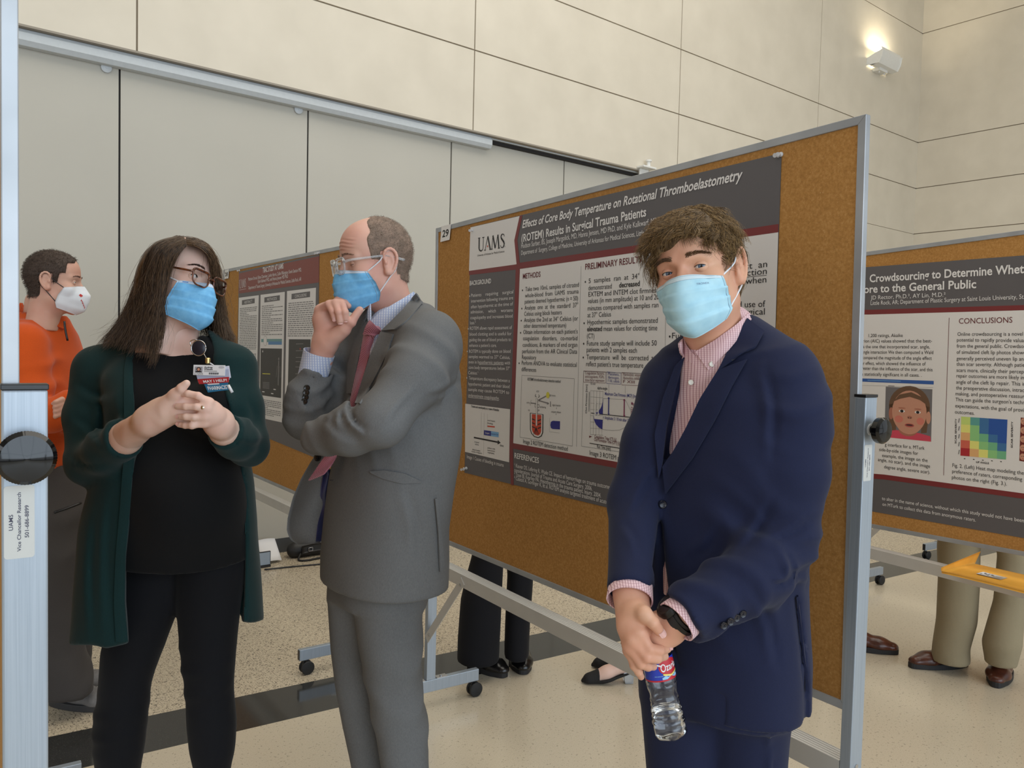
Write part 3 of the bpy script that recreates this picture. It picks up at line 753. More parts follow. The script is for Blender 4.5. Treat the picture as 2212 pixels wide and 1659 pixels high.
P.poly([zb(1172, 760), zb(1250, 768), zb(1250, 798), zb(1178, 790)], pwhite, 0.0025)
for x, y0, y1, m in ((1187, 665, 745, ptxt), (1213, 640, 745, ptxt), (1298, 620, 745, pblue), (1428, 635, 760, pmag)):
    P.line(zb(x, y0), zb(x - 2, y1), 0.0042, m, 0.0026)
    for yy, d in ((y0, -12), (y1, 12)): P.poly([zb(x - 11, yy), zb(x + 11, yy + 1), zb(x, yy + d)], m, 0.0026)
P.line(zb(1150, 742), zb(1600, 790), 0.0022, pink); P.line(zb(1298, 503), zb(1298, 570), 0.0008, pthin); P.line(zb(1434, 515), zb(1434, 580), 0.0008, pthin)
cv = [(1250 + 190 * t_, 622 + 6 * t_) for t_ in np.linspace(0, 0.85, 6)] + [(1440 + 14 * k, 640 + 28 * k) for k in range(5)]
for k in range(len(cv) - 1): P.line(zb(*cv[k]), zb(*cv[k + 1]), 0.0008, pthin)
cv = [(1244, 878), (1320, 888), (1385, 885), (1430, 862), (1455, 830)]
for k in range(len(cv) - 1): P.line(zb(*cv[k]), zb(*cv[k + 1]), 0.0008, pthin)
P.line(zb(1135, 565), zb(1132, 730), 0.0022, pink)
P.text('alpha-angle', zb(1203, 542), zb(1285, 549), 0.0085, pink, bold=0.01); P.text('10 min', zb(1146, 505), zb(1187, 508), 0.0075, pink)
P.text('Maximum Clot Firmness (MCF) [mm]', zb(1266, 592), zb(1540, 616), 0.0095, pblue, bold=0.01); P.text('Maximum Lysis', zb(1485, 675), zb(1600, 690), 0.0095, pmag, bold=0.01)
P.text('Clot Lysis Index', zb(1482, 716), zb(1600, 730), 0.0095, pmag, bold=0.01); P.text('(CLI30, CLI60)', zb(1480, 748), zb(1600, 758), 0.0095, pmag, bold=0.01)
P.text('A5, A10  =  Amplitude 5 / 10 min after CT [mm]', zb(1182, 782), zb(1518, 824), 0.0095, pblue, bold=0.01)
P.poly([zb(1135, 930), zb(1160, 938), zb(1135, 948)], phead, 0.0024); P.text('Coagulation Time (CT) [s]', zb(1178, 948), zb(1360, 978), 0.0095, phead, bold=0.01)
P.text('Clot Formation Time (CFT) [s]', zb(1176, 973), zb(1390, 1009), 0.0095, phead, bold=0.01); P.line(zb(1137, 993), zb(1435, 1043), 0.0022, pink); P.text('Run Time [min]', zb(1200, 1032), zb(1312, 1050), 0.0095, pink, bold=0.01)
a_ = P.loc(*zb(1115, 745)); P.pr.text('Clot Firmness [mm]', a_[0], a_[1], 0.008, pink, w=0.085, rot=math.pi / 2, bold=0.01, lift=0.0024)
P.text('Image 3 ROTEM parameters', zb(1138, 1090), zb(1535, 1166), 0.0145, pink)
P.text('REFERENCES', zb(512, 1116), zb(716, 1160), 0.0185, ptxt, bold=0.015)
for s_, x0, y0, x1, y1 in (('\u00b9 Kauvar DS, Lefering R, Wade CE. Impact of hemorrhage on trauma outcome: An overview', 512, 1192, 1478, 1416), ('considerations. Journal of Trauma and Acute Care Surgery. 2006.', 510, 1230, 1160, 1388),
        ('\u00b2 Tsuei BJ, Kearney PA. Hypothermia in the trauma patient. Injury. 2004.', 510, 1264, 1233, 1447), ('\u00b3 Calatzis A, Gorlinger K, et al. ROTEM analysis targeted treatment of acute hemostatic disorders', 510, 1297, 1560, 1572)):
    P.text(s_, zb(x0, y0), zb(x1, y1), 0.0135, ptxt)
# third column, most of it hidden behind the speaker's head
P.line((1441, 540), (1434, 1040), 0.001, pthin)
P.text('CONCLUSIONS', (1449, 548), (1560, 538), 0.0185, phead, bold=0.01)
for s_, y0, y1 in (('Early  results  suggest  an', 600, 576.6), ('altered  clotting  function', 612, 592), ('in  trauma  patients  when', 628, 610), ('hypothermic', None, None), ('ROTEM and continued use of', 668, 663), ('blood products in surgical', 684, 679.5)):
    if y0: P.text(s_, (1456, y0), (1659 - (y0 - 590) * 0.06, y1), 0.0155, pink)
P.line((1560, 604), (1657, 594.5), 0.001, pink)
for s_, y, x1 in (('Further study to find the', 731, 1650), ('applications of this work', 746.5, 1648), ('or hypothermic patients', 763, 1640)): P.text(s_, (1453, y), (x1, y + 4), 0.0155, pink)
P.dot((1441 + 7, 727), 0.003, pink); frame([(1440, 787), (1650, 800), (1646, 905), (1437, 880)])
P.done()

# ---- board 28
P28 = Poster(B28, (516.5, 587), (690.5, 545.5), (684, 990), (510, 918), 'maroon headed poster TRAC STUDY AT UAMS pinned on board 28', pgrey)
zc = lambda x, y: (480 + x / 3.95, 540 + y / 3.95)
P28.poly([zc(146, 200), zc(830, 52), zc(829, 277), zc(145, 372)], plain('print_brick', (128, 60, 52), 0.45))
P28.text('TRAC STUDY AT UAMS', zc(349, 195), zc(526, 158), 0.030, ptxt, bold=0.02)
for s_, x0, y0, x1, y1 in (('Mattison Stroud, Ethan Chernivec, Larkin Harris, Collin Pilkington, Kevin Sexton MD,', 226, 262, 680, 182), ('Kyle Kalkwarf MD, and Hanna Jensen MD PhD', 308, 282, 565, 238), ('Department of Trauma Surgery, University of Arkansas for Medical Sciences, Little Rock, AR', 228, 336, 678, 262)):
    P28.text(s_, zc(x0, y0), zc(x1, y1), 0.019, ptxt)
la, lb = P28.loc(*zc(150, 328)), P28.loc(*zc(206, 316)); logo(P28.pr, la[0], la[1], lb[0] - la[0], 0.05, ptxt, (lb[1] - la[1]) / (lb[0] - la[0]), 0.0026)
P28.line(zc(150, 342), zc(206, 332), 0.0015, ptxt)
rs = random.Random(5)
cols = (((145, 408), (315, 386), (292, 1420), (128, 1395)), ((330, 383), (537, 357), (515, 1472), (318, 1430)), ((556, 351), (803, 322), (780, 1530), (532, 1475)))
for (tl, tr_, br, bl), hd_ in zip(cols, ('ABSTRACT', 'METHODS', 'CONCLUSIONS')):
    P28.poly([zc(*tl), zc(*tr_), zc(*br), zc(*bl)], pwhite, 0.0017)
    mx = lambda u, v: zc(*(tr(tr(tl, tr_, u), tr(bl, br, u), v)))
    w_ = 0.0
    P28.poly([mx(0.16, 0.025), mx(0.80, 0.021), mx(0.80, 0.062), mx(0.16, 0.066)], pgrey, 0.0020)
    P28.text(hd_, mx(0.28, 0.057), mx(0.68, 0.054), 0.016, ptxt, lift=0.0026)
def lines28(c, v0, v1, n, u0=0.06, u1=0.93):
    tl, tr_, br, bl = cols[c]; mx = lambda u, v: zc(*(tr(tr(tl, tr_, u), tr(bl, br, u), v)))
    for k in range(n):
        v = v0 + (v1 - v0) * k / max(1, n - 1); end = u1 if rs.random() < 0.85 else u0 + (u1 - u0) * rs.uniform(0.3, 0.7); u = u0
        while u < end - 0.02:                                  # small word-long dashes: the type is too small to read
            e = min(end, u + rs.uniform(0.03, 0.12)); P28.line(mx(u, v), mx(e, v), 0.0045, pmid, 0.0022); u = e + 0.018
lines28(0, 0.095, 0.66, 40); lines28(0, 0.70, 0.95, 16)
lines28(1, 0.095, 0.325, 16); lines28(1, 0.85, 0.965, 9); lines28(2, 0.095, 0.34, 17)
bot = (2, 0.36)
def quad28(c, u0, v0, u1, v1, m, lift=0.0020):
    tl, tr_, br, bl = cols[c]; mx = lambda u, v: zc(*(tr(tr(tl, tr_, u), tr(bl, br, u), v)))
    P28.poly([mx(u0, v0), mx(u1, v0), mx(u1, v1), mx(u0, v1)], m, lift); return mx
pscr = plain('print_screen_dark', (44, 42, 42), 0.4); pteal = plain('print_teal', (110, 150, 150), 0.5); psteel = plain('print_steel_blue', (88, 132, 176), 0.5)
quad28(1, 0.05, 0.360, 0.92, 0.385, pteal); mx = quad28(1, 0.35, 0.380, 0.92, 0.405, psteel, 0.0022)
P28.dot(mx(0.22, 0.375), 0.028, pmid, 0.0023); P28.dot(mx(0.22, 0.375), 0.026, pwhite, 0.0024)
mx = quad28(1, 0.03, 0.435, 0.93, 0.815, pscr)
P28.line(mx(0.12, 0.64), mx(0.45, 0.637), 0.004, pyel, 0.0022); P28.dot(mx(0.12, 0.46), 0.006, ptxt)
P28.line(mx(0.80, 0.53), mx(0.80, 0.72), 0.012, pmid, 0.0022); P28.dot(mx(0.80, 0.515), 0.008, pmid); P28.line(mx(0.74, 0.57), mx(0.71, 0.66), 0.004, pmid, 0.0022); P28.line(mx(0.86, 0.57), mx(0.88, 0.66), 0.004, pmid, 0.0022)
for k in range(5): P28.line(mx(0.14, 0.71 + 0.011 * k), mx(0.42, 0.708 + 0.011 * k), 0.003, pmid, 0.0022)
for u, v in ((0.12, 0.785), (0.5, 0.79), (0.6, 0.755)): P28.line(mx(u, v), mx(u + 0.1, v), 0.005, ptxt, 0.0022)
mx = quad28(2, 0.10, 0.365, 0.85, 0.80, pscr)
for v in (0.40, 0.45, 0.50, 0.53, 0.57, 0.62): P28.line(mx(0.35, v), mx(0.60, v - 0.003), 0.003, pmid, 0.0022)
P28.dot(mx(0.5, 0.435), 0.005, porange)
P28.done()

# ---- the poster on the board with the envelope
P30 = Poster(B30, (1800, 582.5), (2290, 546), (2290, 1176), (1795, 1089), 'poster with Crowdsourcing in its heading and a toddler photograph, at the right edge', pgrey)
ze = lambda x, y: (1840 + x / 4.74, 530 + y / 4.74)
zf = lambda x, y: (1840 + x / 3.77, 860 + y / 3.77)
P30.poly([(1800, 668), ze(178, 660), ze(1763, 612), (2290, 655), (2290, 667), ze(1763, 664), ze(176, 708), (1800, 679)], pred)
P30.poly([(1800, 679), ze(176, 709), ze(1763, 665), (2290, 666), (2290, 1068), zf(1403, 776), zf(265, 622), (1796, 1017)], pwhite)
P30.poly([(1796, 1016), zf(265, 622), zf(1403, 776), (2290, 1067), (2290, 1079), zf(1403, 820), zf(265, 662), (1796, 1027)], pred, 0.0018)
P30.text('Crowdsourcing to Determine Whether', ze(186, 378), ze(1945, 272), 0.035, ptxt, bold=0.02)
P30.text('Matter More to the General Public', (1792, 636.5), ze(1277, 436), 0.035, ptxt, bold=0.02)
P30.text('JD Rector, Ph.D.\u00b2, AY Lin, M.D.\u00b2', ze(197, 556), ze(962, 524), 0.0185, ptxt)
P30.text('Little Rock, AR; Department of Plastic Surgery at Saint Louis University, St. Louis', ze(197, 612), ze(1925, 541), 0.0185, ptxt)
P30.text('CONCLUSIONS', ze(1100, 802), ze(1647, 791), 0.0225, phead)
P30.line(ze(1000, 742), zf(750, 628), 0.002, phead)
for s_, x0, y0, x1, y1 in (('1,200 ratings, Akaike', 175, 940, 525, 938), ('criterion (AIC) values showed that the best-', 42, 995, 825, 995), ('model was the one that incorporated scar, angle,', -35, 1052, 803, 1056), ('angle interaction We then computed a Wald', 108, 1108, 838, 1113),
        ('compared the magnitude of the angle effect', 112, 1165, 822, 1173), ('scar effect, which showed the influence of', 72, 1222, 760, 1230), ('greater than the influence of the scar, and this', 90, 1273, 830, 1290), ('was statistically significant in all cases. .', 60, 1332, 718, 1346),
        ('Online crowdsourcing is a novel', 1085, 926, 1755, 925), ('potential to rapidly provide valuable', 1080, 985, 1830, 992), ('from the general public. Crowdsource', 1078, 1048, 1860, 1052), ('of simulated cleft lip photos showed', 1077, 1110, 1810, 1117), ('generally perceived uneven lip and', 1076, 1175, 1790, 1182),
        ('than scar severity. Although patients', 1076, 1233, 1840, 1244), ('scars more, clinically their perception', 1076, 1295, 1850, 1314), ('repair outcomes are more likely in', 1075, 1352, 1765, 1372), ('angle of the cleft lip repair. This insight', 1073, 1415, 1890, 1441), ('the preoperative discussion, intraop', 1071, 1475, 1800, 1503),
        ('making, and postoperative reassurance', 1066, 1535, 1870, 1569), ("This can guide the surgeon's technique", 1065, 1595, 1870, 1632)):
    P30.text(s_, ze(x0, y0), ze(x1, y1), 0.0152, pink)
for s_, x0, y0, x1, y1 in (('expectations, with the goal of providing', 845, 75, 1475, 117), ('outcomes.', 843, 125, 1002, 137), ('Fig. 2. (Left) Heat map modeling the', 822, 560, 1403, 624), ('preference of raters, corresponding', 820, 608, 1390, 675), ('photos on the right (Fig. 3.).', 818, 657, 1265, 712),
        ('g interface for a. MTurk', 272, 390, 595, 421), ('side-by-side images for', 225, 430, 543, 463), ('example, the image on the', 250, 478, 620, 521), ('angle, no scar), and the image', 215, 512, 640, 568), ('degree angle, severe scar).', 266, 571, 640, 617)):
    P30.text(s_, zf(x0, y0), zf(x1, y1), 0.0152, pink)
for s_, x0, y0, x1, y1 in (('to alter in the name of science, without which this study would not have been', 248, 828, 1405, 1012), ('on MTurk to collect this data from anonymous raters.', 252, 875, 1012, 1006)):
    P30.text(s_, zf(x0, y0), zf(x1, y1), 0.0152, ptxt)
P30.poly([ze(100, 1362), ze(842, 1388), ze(841, 1425), ze(100, 1395)], plain('print_web_blue', (52, 92, 160), 0.5), 0.0019)
P30.line(ze(165, 1380), ze(505, 1392), 0.0025, plblue); P30.line(ze(100, 1432), ze(838, 1458), 0.0008, pthin); P30.line(ze(375, 1438), ze(440, 1441), 0.002, pink)
hc = {'r': (172, 44, 52), 'c': (206, 100, 82), 'o': (222, 172, 116), 'y': (226, 222, 124), 'l': (196, 216, 120), 'g': (140, 196, 128), 't': (112, 178, 136), 'e': (92, 158, 150), 'b': (62, 112, 160), 'd': (40, 84, 160)}
rows = ('ltbdd', 'ygbdd', 'ogebd', 'cygeb', 'royle'); rows = ('lebdd', 'ygbdd', 'ogtbd', 'cygtb', 'roygt')
HT = [zf(893, 150), zf(1270, 175), zf(1258, 500), zf(887, 468)]
bl2 = lambda u, v: tr(tr(HT[0], HT[1], u), tr(HT[3], HT[2], u), v)
for r in range(5):
    for c in range(5):
        ch = rows[r][c]; P30.poly([bl2(c/5, r/5), bl2((c+1)/5, r/5), bl2((c+1)/5, (r+1)/5), bl2(c/5, (r+1)/5)], plain('print_heat_' + ch, hc[ch], 0.5), 0.0021)
P30.text('LIP ANGLE', zf(1016, 527), zf(1120, 538), 0.0075, pink, bold=0.02)
for k in range(5): P30.line(zf(915 + 74 * k, 492 + 6 * k), zf(928 + 74 * k, 494 + 6 * k), 0.003, pink)
a_ = P30.loc(*zf(855, 370)); P30.pr.text('SCAR SEVERITY', a_[0], a_[1], 0.007, pink, w=0.10, rot=math.pi / 2, bold=0.02, lift=0.0024)
for k in range(5): P30.line(zf(878, 165 + 64 * k), zf(872, 200 + 64 * k), 0.004, pmid)
a_ = P30.loc(*zf(1313, 405)); P30.pr.text('SCAR SEVERITY', a_[0], a_[1], 0.007, pink, w=0.10, rot=math.pi / 2, bold=0.02, lift=0.0024)
# second figure: a grid of small faces
pskin = plain('print_skin', (196, 142, 118), 0.5); pskin2 = plain('print_skin_shade', (168, 108, 88), 0.5); phair = plain('print_hair', (104, 78, 58), 0.5); plip = plain('print_lips', (170, 78, 74), 0.5); pbg = plain('print_backdrop', (112, 110, 112), 0.5); ppink = plain('print_pink', (204, 72, 92), 0.5)
P30.poly([zf(1378, 158), zf(1560, 172), zf(1550, 545), zf(1366, 510)], plain('print_dark_red', (110, 44, 40), 0.5), 0.0019)
for r in range(5):
    for c in range(2):
        q = zf(1402 + 62 * c - 2 * r, 190 + 72 * r + 5 * c); P30.dot(q, 0.0105, pskin, 0.0021, 0.0125); P30.dot((q[0] - 2, q[1] - 1), 0.0014, pink, 0.0023); P30.dot((q[0] + 2, q[1] - 1), 0.0014, pink, 0.0023); P30.dot((q[0], q[1] + 4), 0.003, plip, 0.0023, 0.0012)
# toddler portrait
p0, p1, p2, p3 = (1914, 835), (2014.7, 841), (2011.9, 954), (1911, 944)
PH = lambda u, v: tr(tr(p0, p1, u), tr(p3, p2, u), v)
def ell(cx, cy, rx, ry, m, lift, a0=0, a1=360, n=28):
    P30.poly([PH(cx + rx * math.cos(math.radians(a0 + (a1 - a0) * k / n)), cy + ry * math.sin(math.radians(a0 + (a1 - a0) * k / n))) for k in range(n)], m, lift)
P30.poly([p0, p1, p2, p3], pbg, 0.0019)
ell(0.52, 0.36, 0.44, 0.40, phair, 0.0020)
P30.poly([PH(0.08, 0.35), PH(0.26, 0.3), PH(0.24, 0.88), PH(0.10, 0.86)], phair, 0.0020); P30.poly([PH(0.78, 0.3), PH(0.95, 0.35), PH(0.90, 0.84), PH(0.78, 0.86)], phair, 0.0020)
P30.poly([PH(0, 1), PH(0.02, 0.88), PH(0.25, 0.84), PH(0.75, 0.86), PH(0.98, 0.9), PH(1, 1)], ppink, 0.0021)
ell(0.5, 0.82, 0.20, 0.12, pskin2, 0.0022); ell(0.13, 0.52, 0.05, 0.12, pskin2, 0.0021); ell(0.93, 0.55, 0.05, 0.12, pskin, 0.0021)
ell(0.52, 0.47, 0.37, 0.42, pskin, 0.0023); ell(0.52, 0.62, 0.30, 0.28, pskin, 0.00235)
for x in (0.36, 0.70):
    ell(x, 0.46, 0.065, 0.026, ptxt, 0.0025); ell(x, 0.46, 0.036, 0.028, pink, 0.0026); ell(x, 0.40, 0.08, 0.014, pskin2, 0.0025)
ell(0.30, 0.62, 0.09, 0.07, plain('print_blush', (204, 120, 104), 0.5), 0.0024); ell(0.76, 0.63, 0.08, 0.07, MATS['print_blush'], 0.0024)
ell(0.53, 0.57, 0.055, 0.03, pskin2, 0.0025); ell(0.505, 0.58, 0.013, 0.010, pink, 0.0026); ell(0.555, 0.58, 0.013, 0.010, pink, 0.0026)
ell(0.53, 0.725, 0.10, 0.035, plip, 0.0025); ell(0.53, 0.72, 0.075, 0.012, pink, 0.0026)
P30.poly([PH(0.18, 0.28), PH(0.30, 0.14), PH(0.55, 0.08), PH(0.78, 0.16), PH(0.88, 0.30), PH(0.74, 0.22), PH(0.52, 0.17), PH(0.32, 0.22)], phair, 0.0027)
P30.done()

# ---- push pins and the number cards
pinm = NT('clear_pin'); pinm.set(color=(0.9, 0.92, 0.95, 1), rough=0.08, spec=0.8, trans=0.5); pinm = pinm.m
def pin(B, px, py, label, dv=(0.2, 0.2)):
    p = on_plane(px, py, B.o, B.n); ax = B.n + B.v * dv[1] + B.u * dv[0]
    t = Thing('push_pin', p - B.n * 0.003, label, 'pin', 'clear push pins holding the posters')
    t.part('head', MB().lathe([(0.0055, 0.002), (0.0052, 0.004), (0.0028, 0.006), (0.0026, 0.012), (0.0048, 0.015), (0.0050, 0.018), (0, 0.0185)], p - B.n * 0.003, ax, 16), pinm, auto=0.7)
    t.part('needle', MB().tube([p - B.n * 0.010, p - B.n * 0.001], 0.0006, 6), steel)
for B, x, y, l in ((B29, 1020, 497, 'clear push pin at the top left corner of the Core Body Temperature poster'), (B29, 1680, 335, 'left one of two clear push pins at the top right corner of the large poster'), (B29, 1686, 333, 'right one of two clear push pins at the top right corner of the large poster'),
                   (B29, 1002, 1012, 'outer one of two clear push pins at the bottom left corner of the large poster'), (B29, 1007, 1011, 'inner one of two clear push pins at the bottom left corner of the large poster'),
                   (B28, 517, 584, 'clear push pin at the top left corner of the TRAC poster'), (B28, 685, 547, 'left one of two clear push pins at the top right corner of the TRAC poster'), (B28, 689.5, 546, 'right one of two clear push pins at the top right corner of the TRAC poster')):
    pin(B, x, y, l)
cardm = plain('card_white', (226, 224, 220), 0.6); blk = plain('card_black', (20, 20, 20), 0.6)
def card(B, c4, num, label):
    o_, n_ = B.o + B.n * 0.002, B.n
    w4 = [on_plane(x, y, o_, n_) for x, y in c4]
    mb = MB().add(w4 + [p + n_ * 0.0008 for p in w4], [(0,1,2,3),(7,6,5,4),(0,4,5,1),(1,5,6,2),(2,6,7,3),(3,7,4,0)])
    t = Thing('number_card', w4[3], label, 'card'); t.part('card', mb, cardm)
    x = (w4[1] - w4[0]); W = np.linalg.norm(x); x /= W; y = (w4[3] - w4[0]); H = np.linalg.norm(y); y = y / H
    pr = Print(w4[0], x, y, n_); pr.text(num, W * 0.5, H * 0.72, H * 0.46, blk, w=W * 0.66, align='c', bold=0.02, lift=0.0012)
    t.part('number', pr.mb, pr.mats)
card(B29, ((954, 489), (974.5, 484), (971, 518), (951.5, 523)), '29', 'white number card 29 clipped on the corner of the board behind the two men')
card(B28, ((485.5, 584), (494.5, 581.5), (493.5, 601), (484.8, 603)), '28', 'white number card 28 on the corner of the board behind the woman')

# ================================================================== building figures
def snoise(P, scale, seed, octs=2):
    """smooth pseudo-noise in about -1..1 from summed sines"""
    r = np.random.default_rng(seed); out = np.zeros(P.shape[:-1], np.float32); amp = 1.0; tot = 0
    for o_ in range(octs):
        for _ in range(5):
            k = r.normal(size=3); k *= scale * (1.9 ** o_) * r.uniform(0.7, 1.3) / np.linalg.norm(k)
            out += amp * np.sin(P @ k.astype(np.float32) + r.uniform(0, 6.28)).astype(np.float32)
        tot += amp * 2.2; amp *= 0.5
    return out / tot

class SDF:
    """a distance field on a grid; shapes are blended into it and it is meshed with surface nets"""
    def __init__(s, lo, hi, h):
        s.lo = np.array(lo, np.float32); s.h = h
        s.n = np.maximum(4, np.ceil((np.array(hi) - s.lo) / h).astype(int) + 1)
        s.ax = [s.lo[i] + h * np.arange(s.n[i], dtype=np.float32) for i in range(3)]
        s.v = np.full(s.n, 0.5, np.float32)
    def sl(s, lo, hi):
        a = np.clip(np.floor((np.array(lo) - s.lo) / s.h).astype(int), 0, s.n - 1)
        b = np.clip(np.ceil((np.array(hi) - s.lo) / s.h).astype(int) + 1, 1, s.n)
        b = np.maximum(b, a + 1)
        return tuple(slice(int(a[i]), int(b[i])) for i in range(3))
    def pts(s, sl):
        return np.stack(np.meshgrid(s.ax[0][sl[0]], s.ax[1][sl[1]], s.ax[2][sl[2]], indexing='ij'), -1)
    def put(s, sl, d, k, op):
        a = s.v[sl]; d = d.astype(np.float32)
        if op == 'add':
            if k <= 0: s.v[sl] = np.minimum(a, d)
            else:
                hh = np.clip(0.5 + 0.5 * (a - d) / k, 0, 1); s.v[sl] = a * (1 - hh) + d * hh - k * hh * (1 - hh)
        else:                                               # carve
            d = -d
            if k <= 0: s.v[sl] = np.maximum(a, d)
            else:
                hh = np.clip(0.5 - 0.5 * (a - d) / k, 0, 1); s.v[sl] = a * (1 - hh) + d * hh + k * hh * (1 - hh)
    def cone(s, a, b, ra, rb, k=0.01, op='add', flat=None):
        a, b = np.array(a, np.float32), np.array(b, np.float32); m = max(ra, rb) + 0.03 + k
        sl = s.sl(np.minimum(a, b) - m, np.maximum(a, b) + m); P = s.pts(sl)
        if flat is not None:
            nrm, fac = np.array(flat[0], np.float32), flat[1]; nrm /= np.linalg.norm(nrm)
            ba0 = b - a; t0 = np.clip(((P - a) @ ba0) / (ba0 @ ba0), 0, 1)
            q = P - (a + t0[..., None] * ba0)
            P = P + nrm * ((q @ nrm) * (1 / fac - 1))[..., None]
        ba = b - a; t = np.clip(((P - a) @ ba) / (ba @ ba + 1e-12), 0, 1)
        d = np.sqrt(((P - a - t[..., None] * ba) ** 2).sum(-1)) - (ra + (rb - ra) * t)
        if flat is not None: d = d * min(1, 0.5 + 0.5 * flat[1])
        s.put(sl, d, k, op); return s
    def path(s, pts, rs, k=0.01, k0=None, **kw):
        for i in range(len(pts) - 1): s.cone(pts[i], pts[i + 1], rs[i], rs[i + 1], (k0 if (i == 0 and k0 is not None) else k), **kw)
        return s
    def ball(s, c, r, k=0.01, op='add'):
        c = np.array(c, np.float32); m = r + 0.03 + k; sl = s.sl(c - m, c + m)
        s.put(sl, np.sqrt(((s.pts(sl) - c) ** 2).sum(-1)) - r, k, op); return s
    def ell(s, c, r, k=0.01, op='add', R=None):
        c = np.array(c, np.float32); r = np.array(r, np.float32); m = r.max() + 0.03 + k; sl = s.sl(c - m, c + m); q = s.pts(sl) - c
        if R is not None: q = q @ np.array(R, np.float32).T
        k0 = np.sqrt(((q / r) ** 2).sum(-1)); k1 = np.sqrt(((q / r ** 2) ** 2).sum(-1)) + 1e-9
        s.put(sl, k0 * (k0 - 1) / k1, k, op); return s
    def loft(s, rows, U, k=0.02, op='add', n=2.3, grow=0.0, cap=True):
        """rows: (z, cx, cy, half-width, half-depth, turn); U the sideways axis, sections level"""
        rows = sorted(rows, key=lambda r: r[0]); R = np.array(rows, float)
        zz = R[:, 0]; ww = max(R[:, 3].max(), R[:, 4].max()) + 0.05 + k + grow
        lo = np.array([R[:, 1].min() - ww, R[:, 2].min() - ww, zz[0] - 0.05 - grow]); hi = np.array([R[:, 1].max() + ww, R[:, 2].max() + ww, zz[-1] + 0.05 + grow])
        sl = s.sl(lo, hi); P = s.pts(sl); z = s.ax[2][sl[2]]
        zf = np.linspace(zz[0], zz[-1], 200)
        def col(j):                                         # smooth, non-overshooting interpolation
            y = np.interp(zf, zz, R[:, j]); kk = np.hanning(13); kk /= kk.sum(); yp = np.pad(y, 6, mode='edge')
            # keep the ends' trend
            yp[:6] = y[0]; yp[-6:] = y[-1]
            return np.interp(z, zf, np.convolve(yp, kk, 'valid')).astype(np.float32)
        cx, cy, a, b, ph = (col(j) for j in range(1, 6))
        a = a + grow; b = b + grow
        V = np.array([-U[1], U[0]], float)
        qx = P[..., 0] - cx; qy = P[..., 1] - cy
        u = qx * U[0] + qy * U[1]; v = qx * V[0] + qy * V[1]
        c_, s_ = np.cos(ph), np.sin(ph)
        u2 = u * c_ - v * s_; v2 = u * s_ + v * c_
        e = (np.abs(u2 / a) ** n + np.abs(v2 / b) ** n) ** (1 / n)
        d = (e - 1) * np.minimum(a, b) * 0.92
        if cap:
            dz = np.maximum(zz[0] - grow - P[..., 2], P[..., 2] - zz[-1] - grow)
            d = np.where(dz > -0.02, np.maximum(d, dz), d)
        s.put(sl, d, k, op); return s
    def field(s, fn, k=0.0, op='carve', lo=None, hi=None):
        sl = s.sl(lo if lo is not None else s.lo, hi if hi is not None else s.lo + s.h * s.n); s.put(sl, fn(s.pts(sl)), k, op); return s
    def displace(s, fn):
        sl = s.sl(s.lo, s.lo + s.h * s.n); m = np.abs(s.v) < 0.05
        P = s.pts(sl)[m]; s.v[m] += fn(P).astype(np.float32); return s
    def mesh(s, smooth=1):
        v = s.v.copy(); v[[0, -1]] = np.maximum(v[[0, -1]], 1e-4); v[:, [0, -1]] = np.maximum(v[:, [0, -1]], 1e-4); v[:, :, [0, -1]] = np.maximum(v[:, :, [0, -1]], 1e-4)
        ins = v < 0
        nx, ny, nz = v.shape
        cnt = np.zeros((nx-1, ny-1, nz-1), np.int8)
        offs = [(i, j, k) for i in (0, 1) for j in (0, 1) for k in (0, 1)]
        for i, j, k in offs: cnt += ins[i:nx-1+i, j:ny-1+j, k:nz-1+k]
        ii = np.argwhere((cnt > 0) & (cnt < 8))
        cv = np.stack([v[ii[:, 0]+i, ii[:, 1]+j, ii[:, 2]+k] for i, j, k in offs], 1)
        pos = np.zeros((len(ii), 3)); c = np.zeros(len(ii))
        for e0 in range(8):
            for e1 in range(e0 + 1, 8):
                o0, o1 = np.array(offs[e0]), np.array(offs[e1])
                if np.abs(o0 - o1).sum() != 1: continue
                a, b = cv[:, e0], cv[:, e1]; m = (a < 0) != (b < 0)
                t = np.where(m, a / np.where(m, a - b, 1), 0)
                pos += np.where(m[:, None], o0 + (o1 - o0) * t[:, None], 0); c += m
        V = s.lo + s.h * (ii + pos / c[:, None])
        idx = np.full(cnt.shape, -1, np.int64); idx[ii[:, 0], ii[:, 1], ii[:, 2]] = np.arange(len(ii))
        Fs = []
        for ax in range(3):
            o1, o2 = (ax + 1) % 3, (ax + 2) % 3
            s0 = [slice(None)] * 3; s1 = [slice(None)] * 3
            s0[ax] = slice(0, v.shape[ax] - 1); s1[ax] = slice(1, v.shape[ax])
            for sx in (s0, s1): sx[o1] = slice(1, v.shape[o1] - 1); sx[o2] = slice(1, v.shape[o2] - 1)
            a, b = ins[tuple(s0)], ins[tuple(s1)]
            e = np.argwhere(a != b); fl = a[e[:, 0], e[:, 1], e[:, 2]]
            e[:, o1] += 1; e[:, o2] += 1
            def g(d1, d2):
                q = e.copy(); q[:, o1] -= d1; q[:, o2] -= d2; return idx[q[:, 0], q[:, 1], q[:, 2]]
            quad = np.stack([g(1, 1), g(0, 1), g(0, 0), g(1, 0)], 1)
            quad[~fl] = quad[~fl][:, ::-1]
            Fs.append(quad)
        F = np.concatenate(Fs); F = F[(F >= 0).all(1)]
        for _ in range(smooth):
            S = np.zeros_like(V); n_ = np.zeros(len(V))
            for i in range(4):
                a, b = F[:, i], F[:, (i + 1) % 4]
                np.add.at(S, a, V[b]); np.add.at(n_, a, 1); np.add.at(S, b, V[a]); np.add.at(n_, b, 1)
            V = V * 0.5 + 0.5 * S / np.maximum(n_, 1)[:, None]
        return V, F

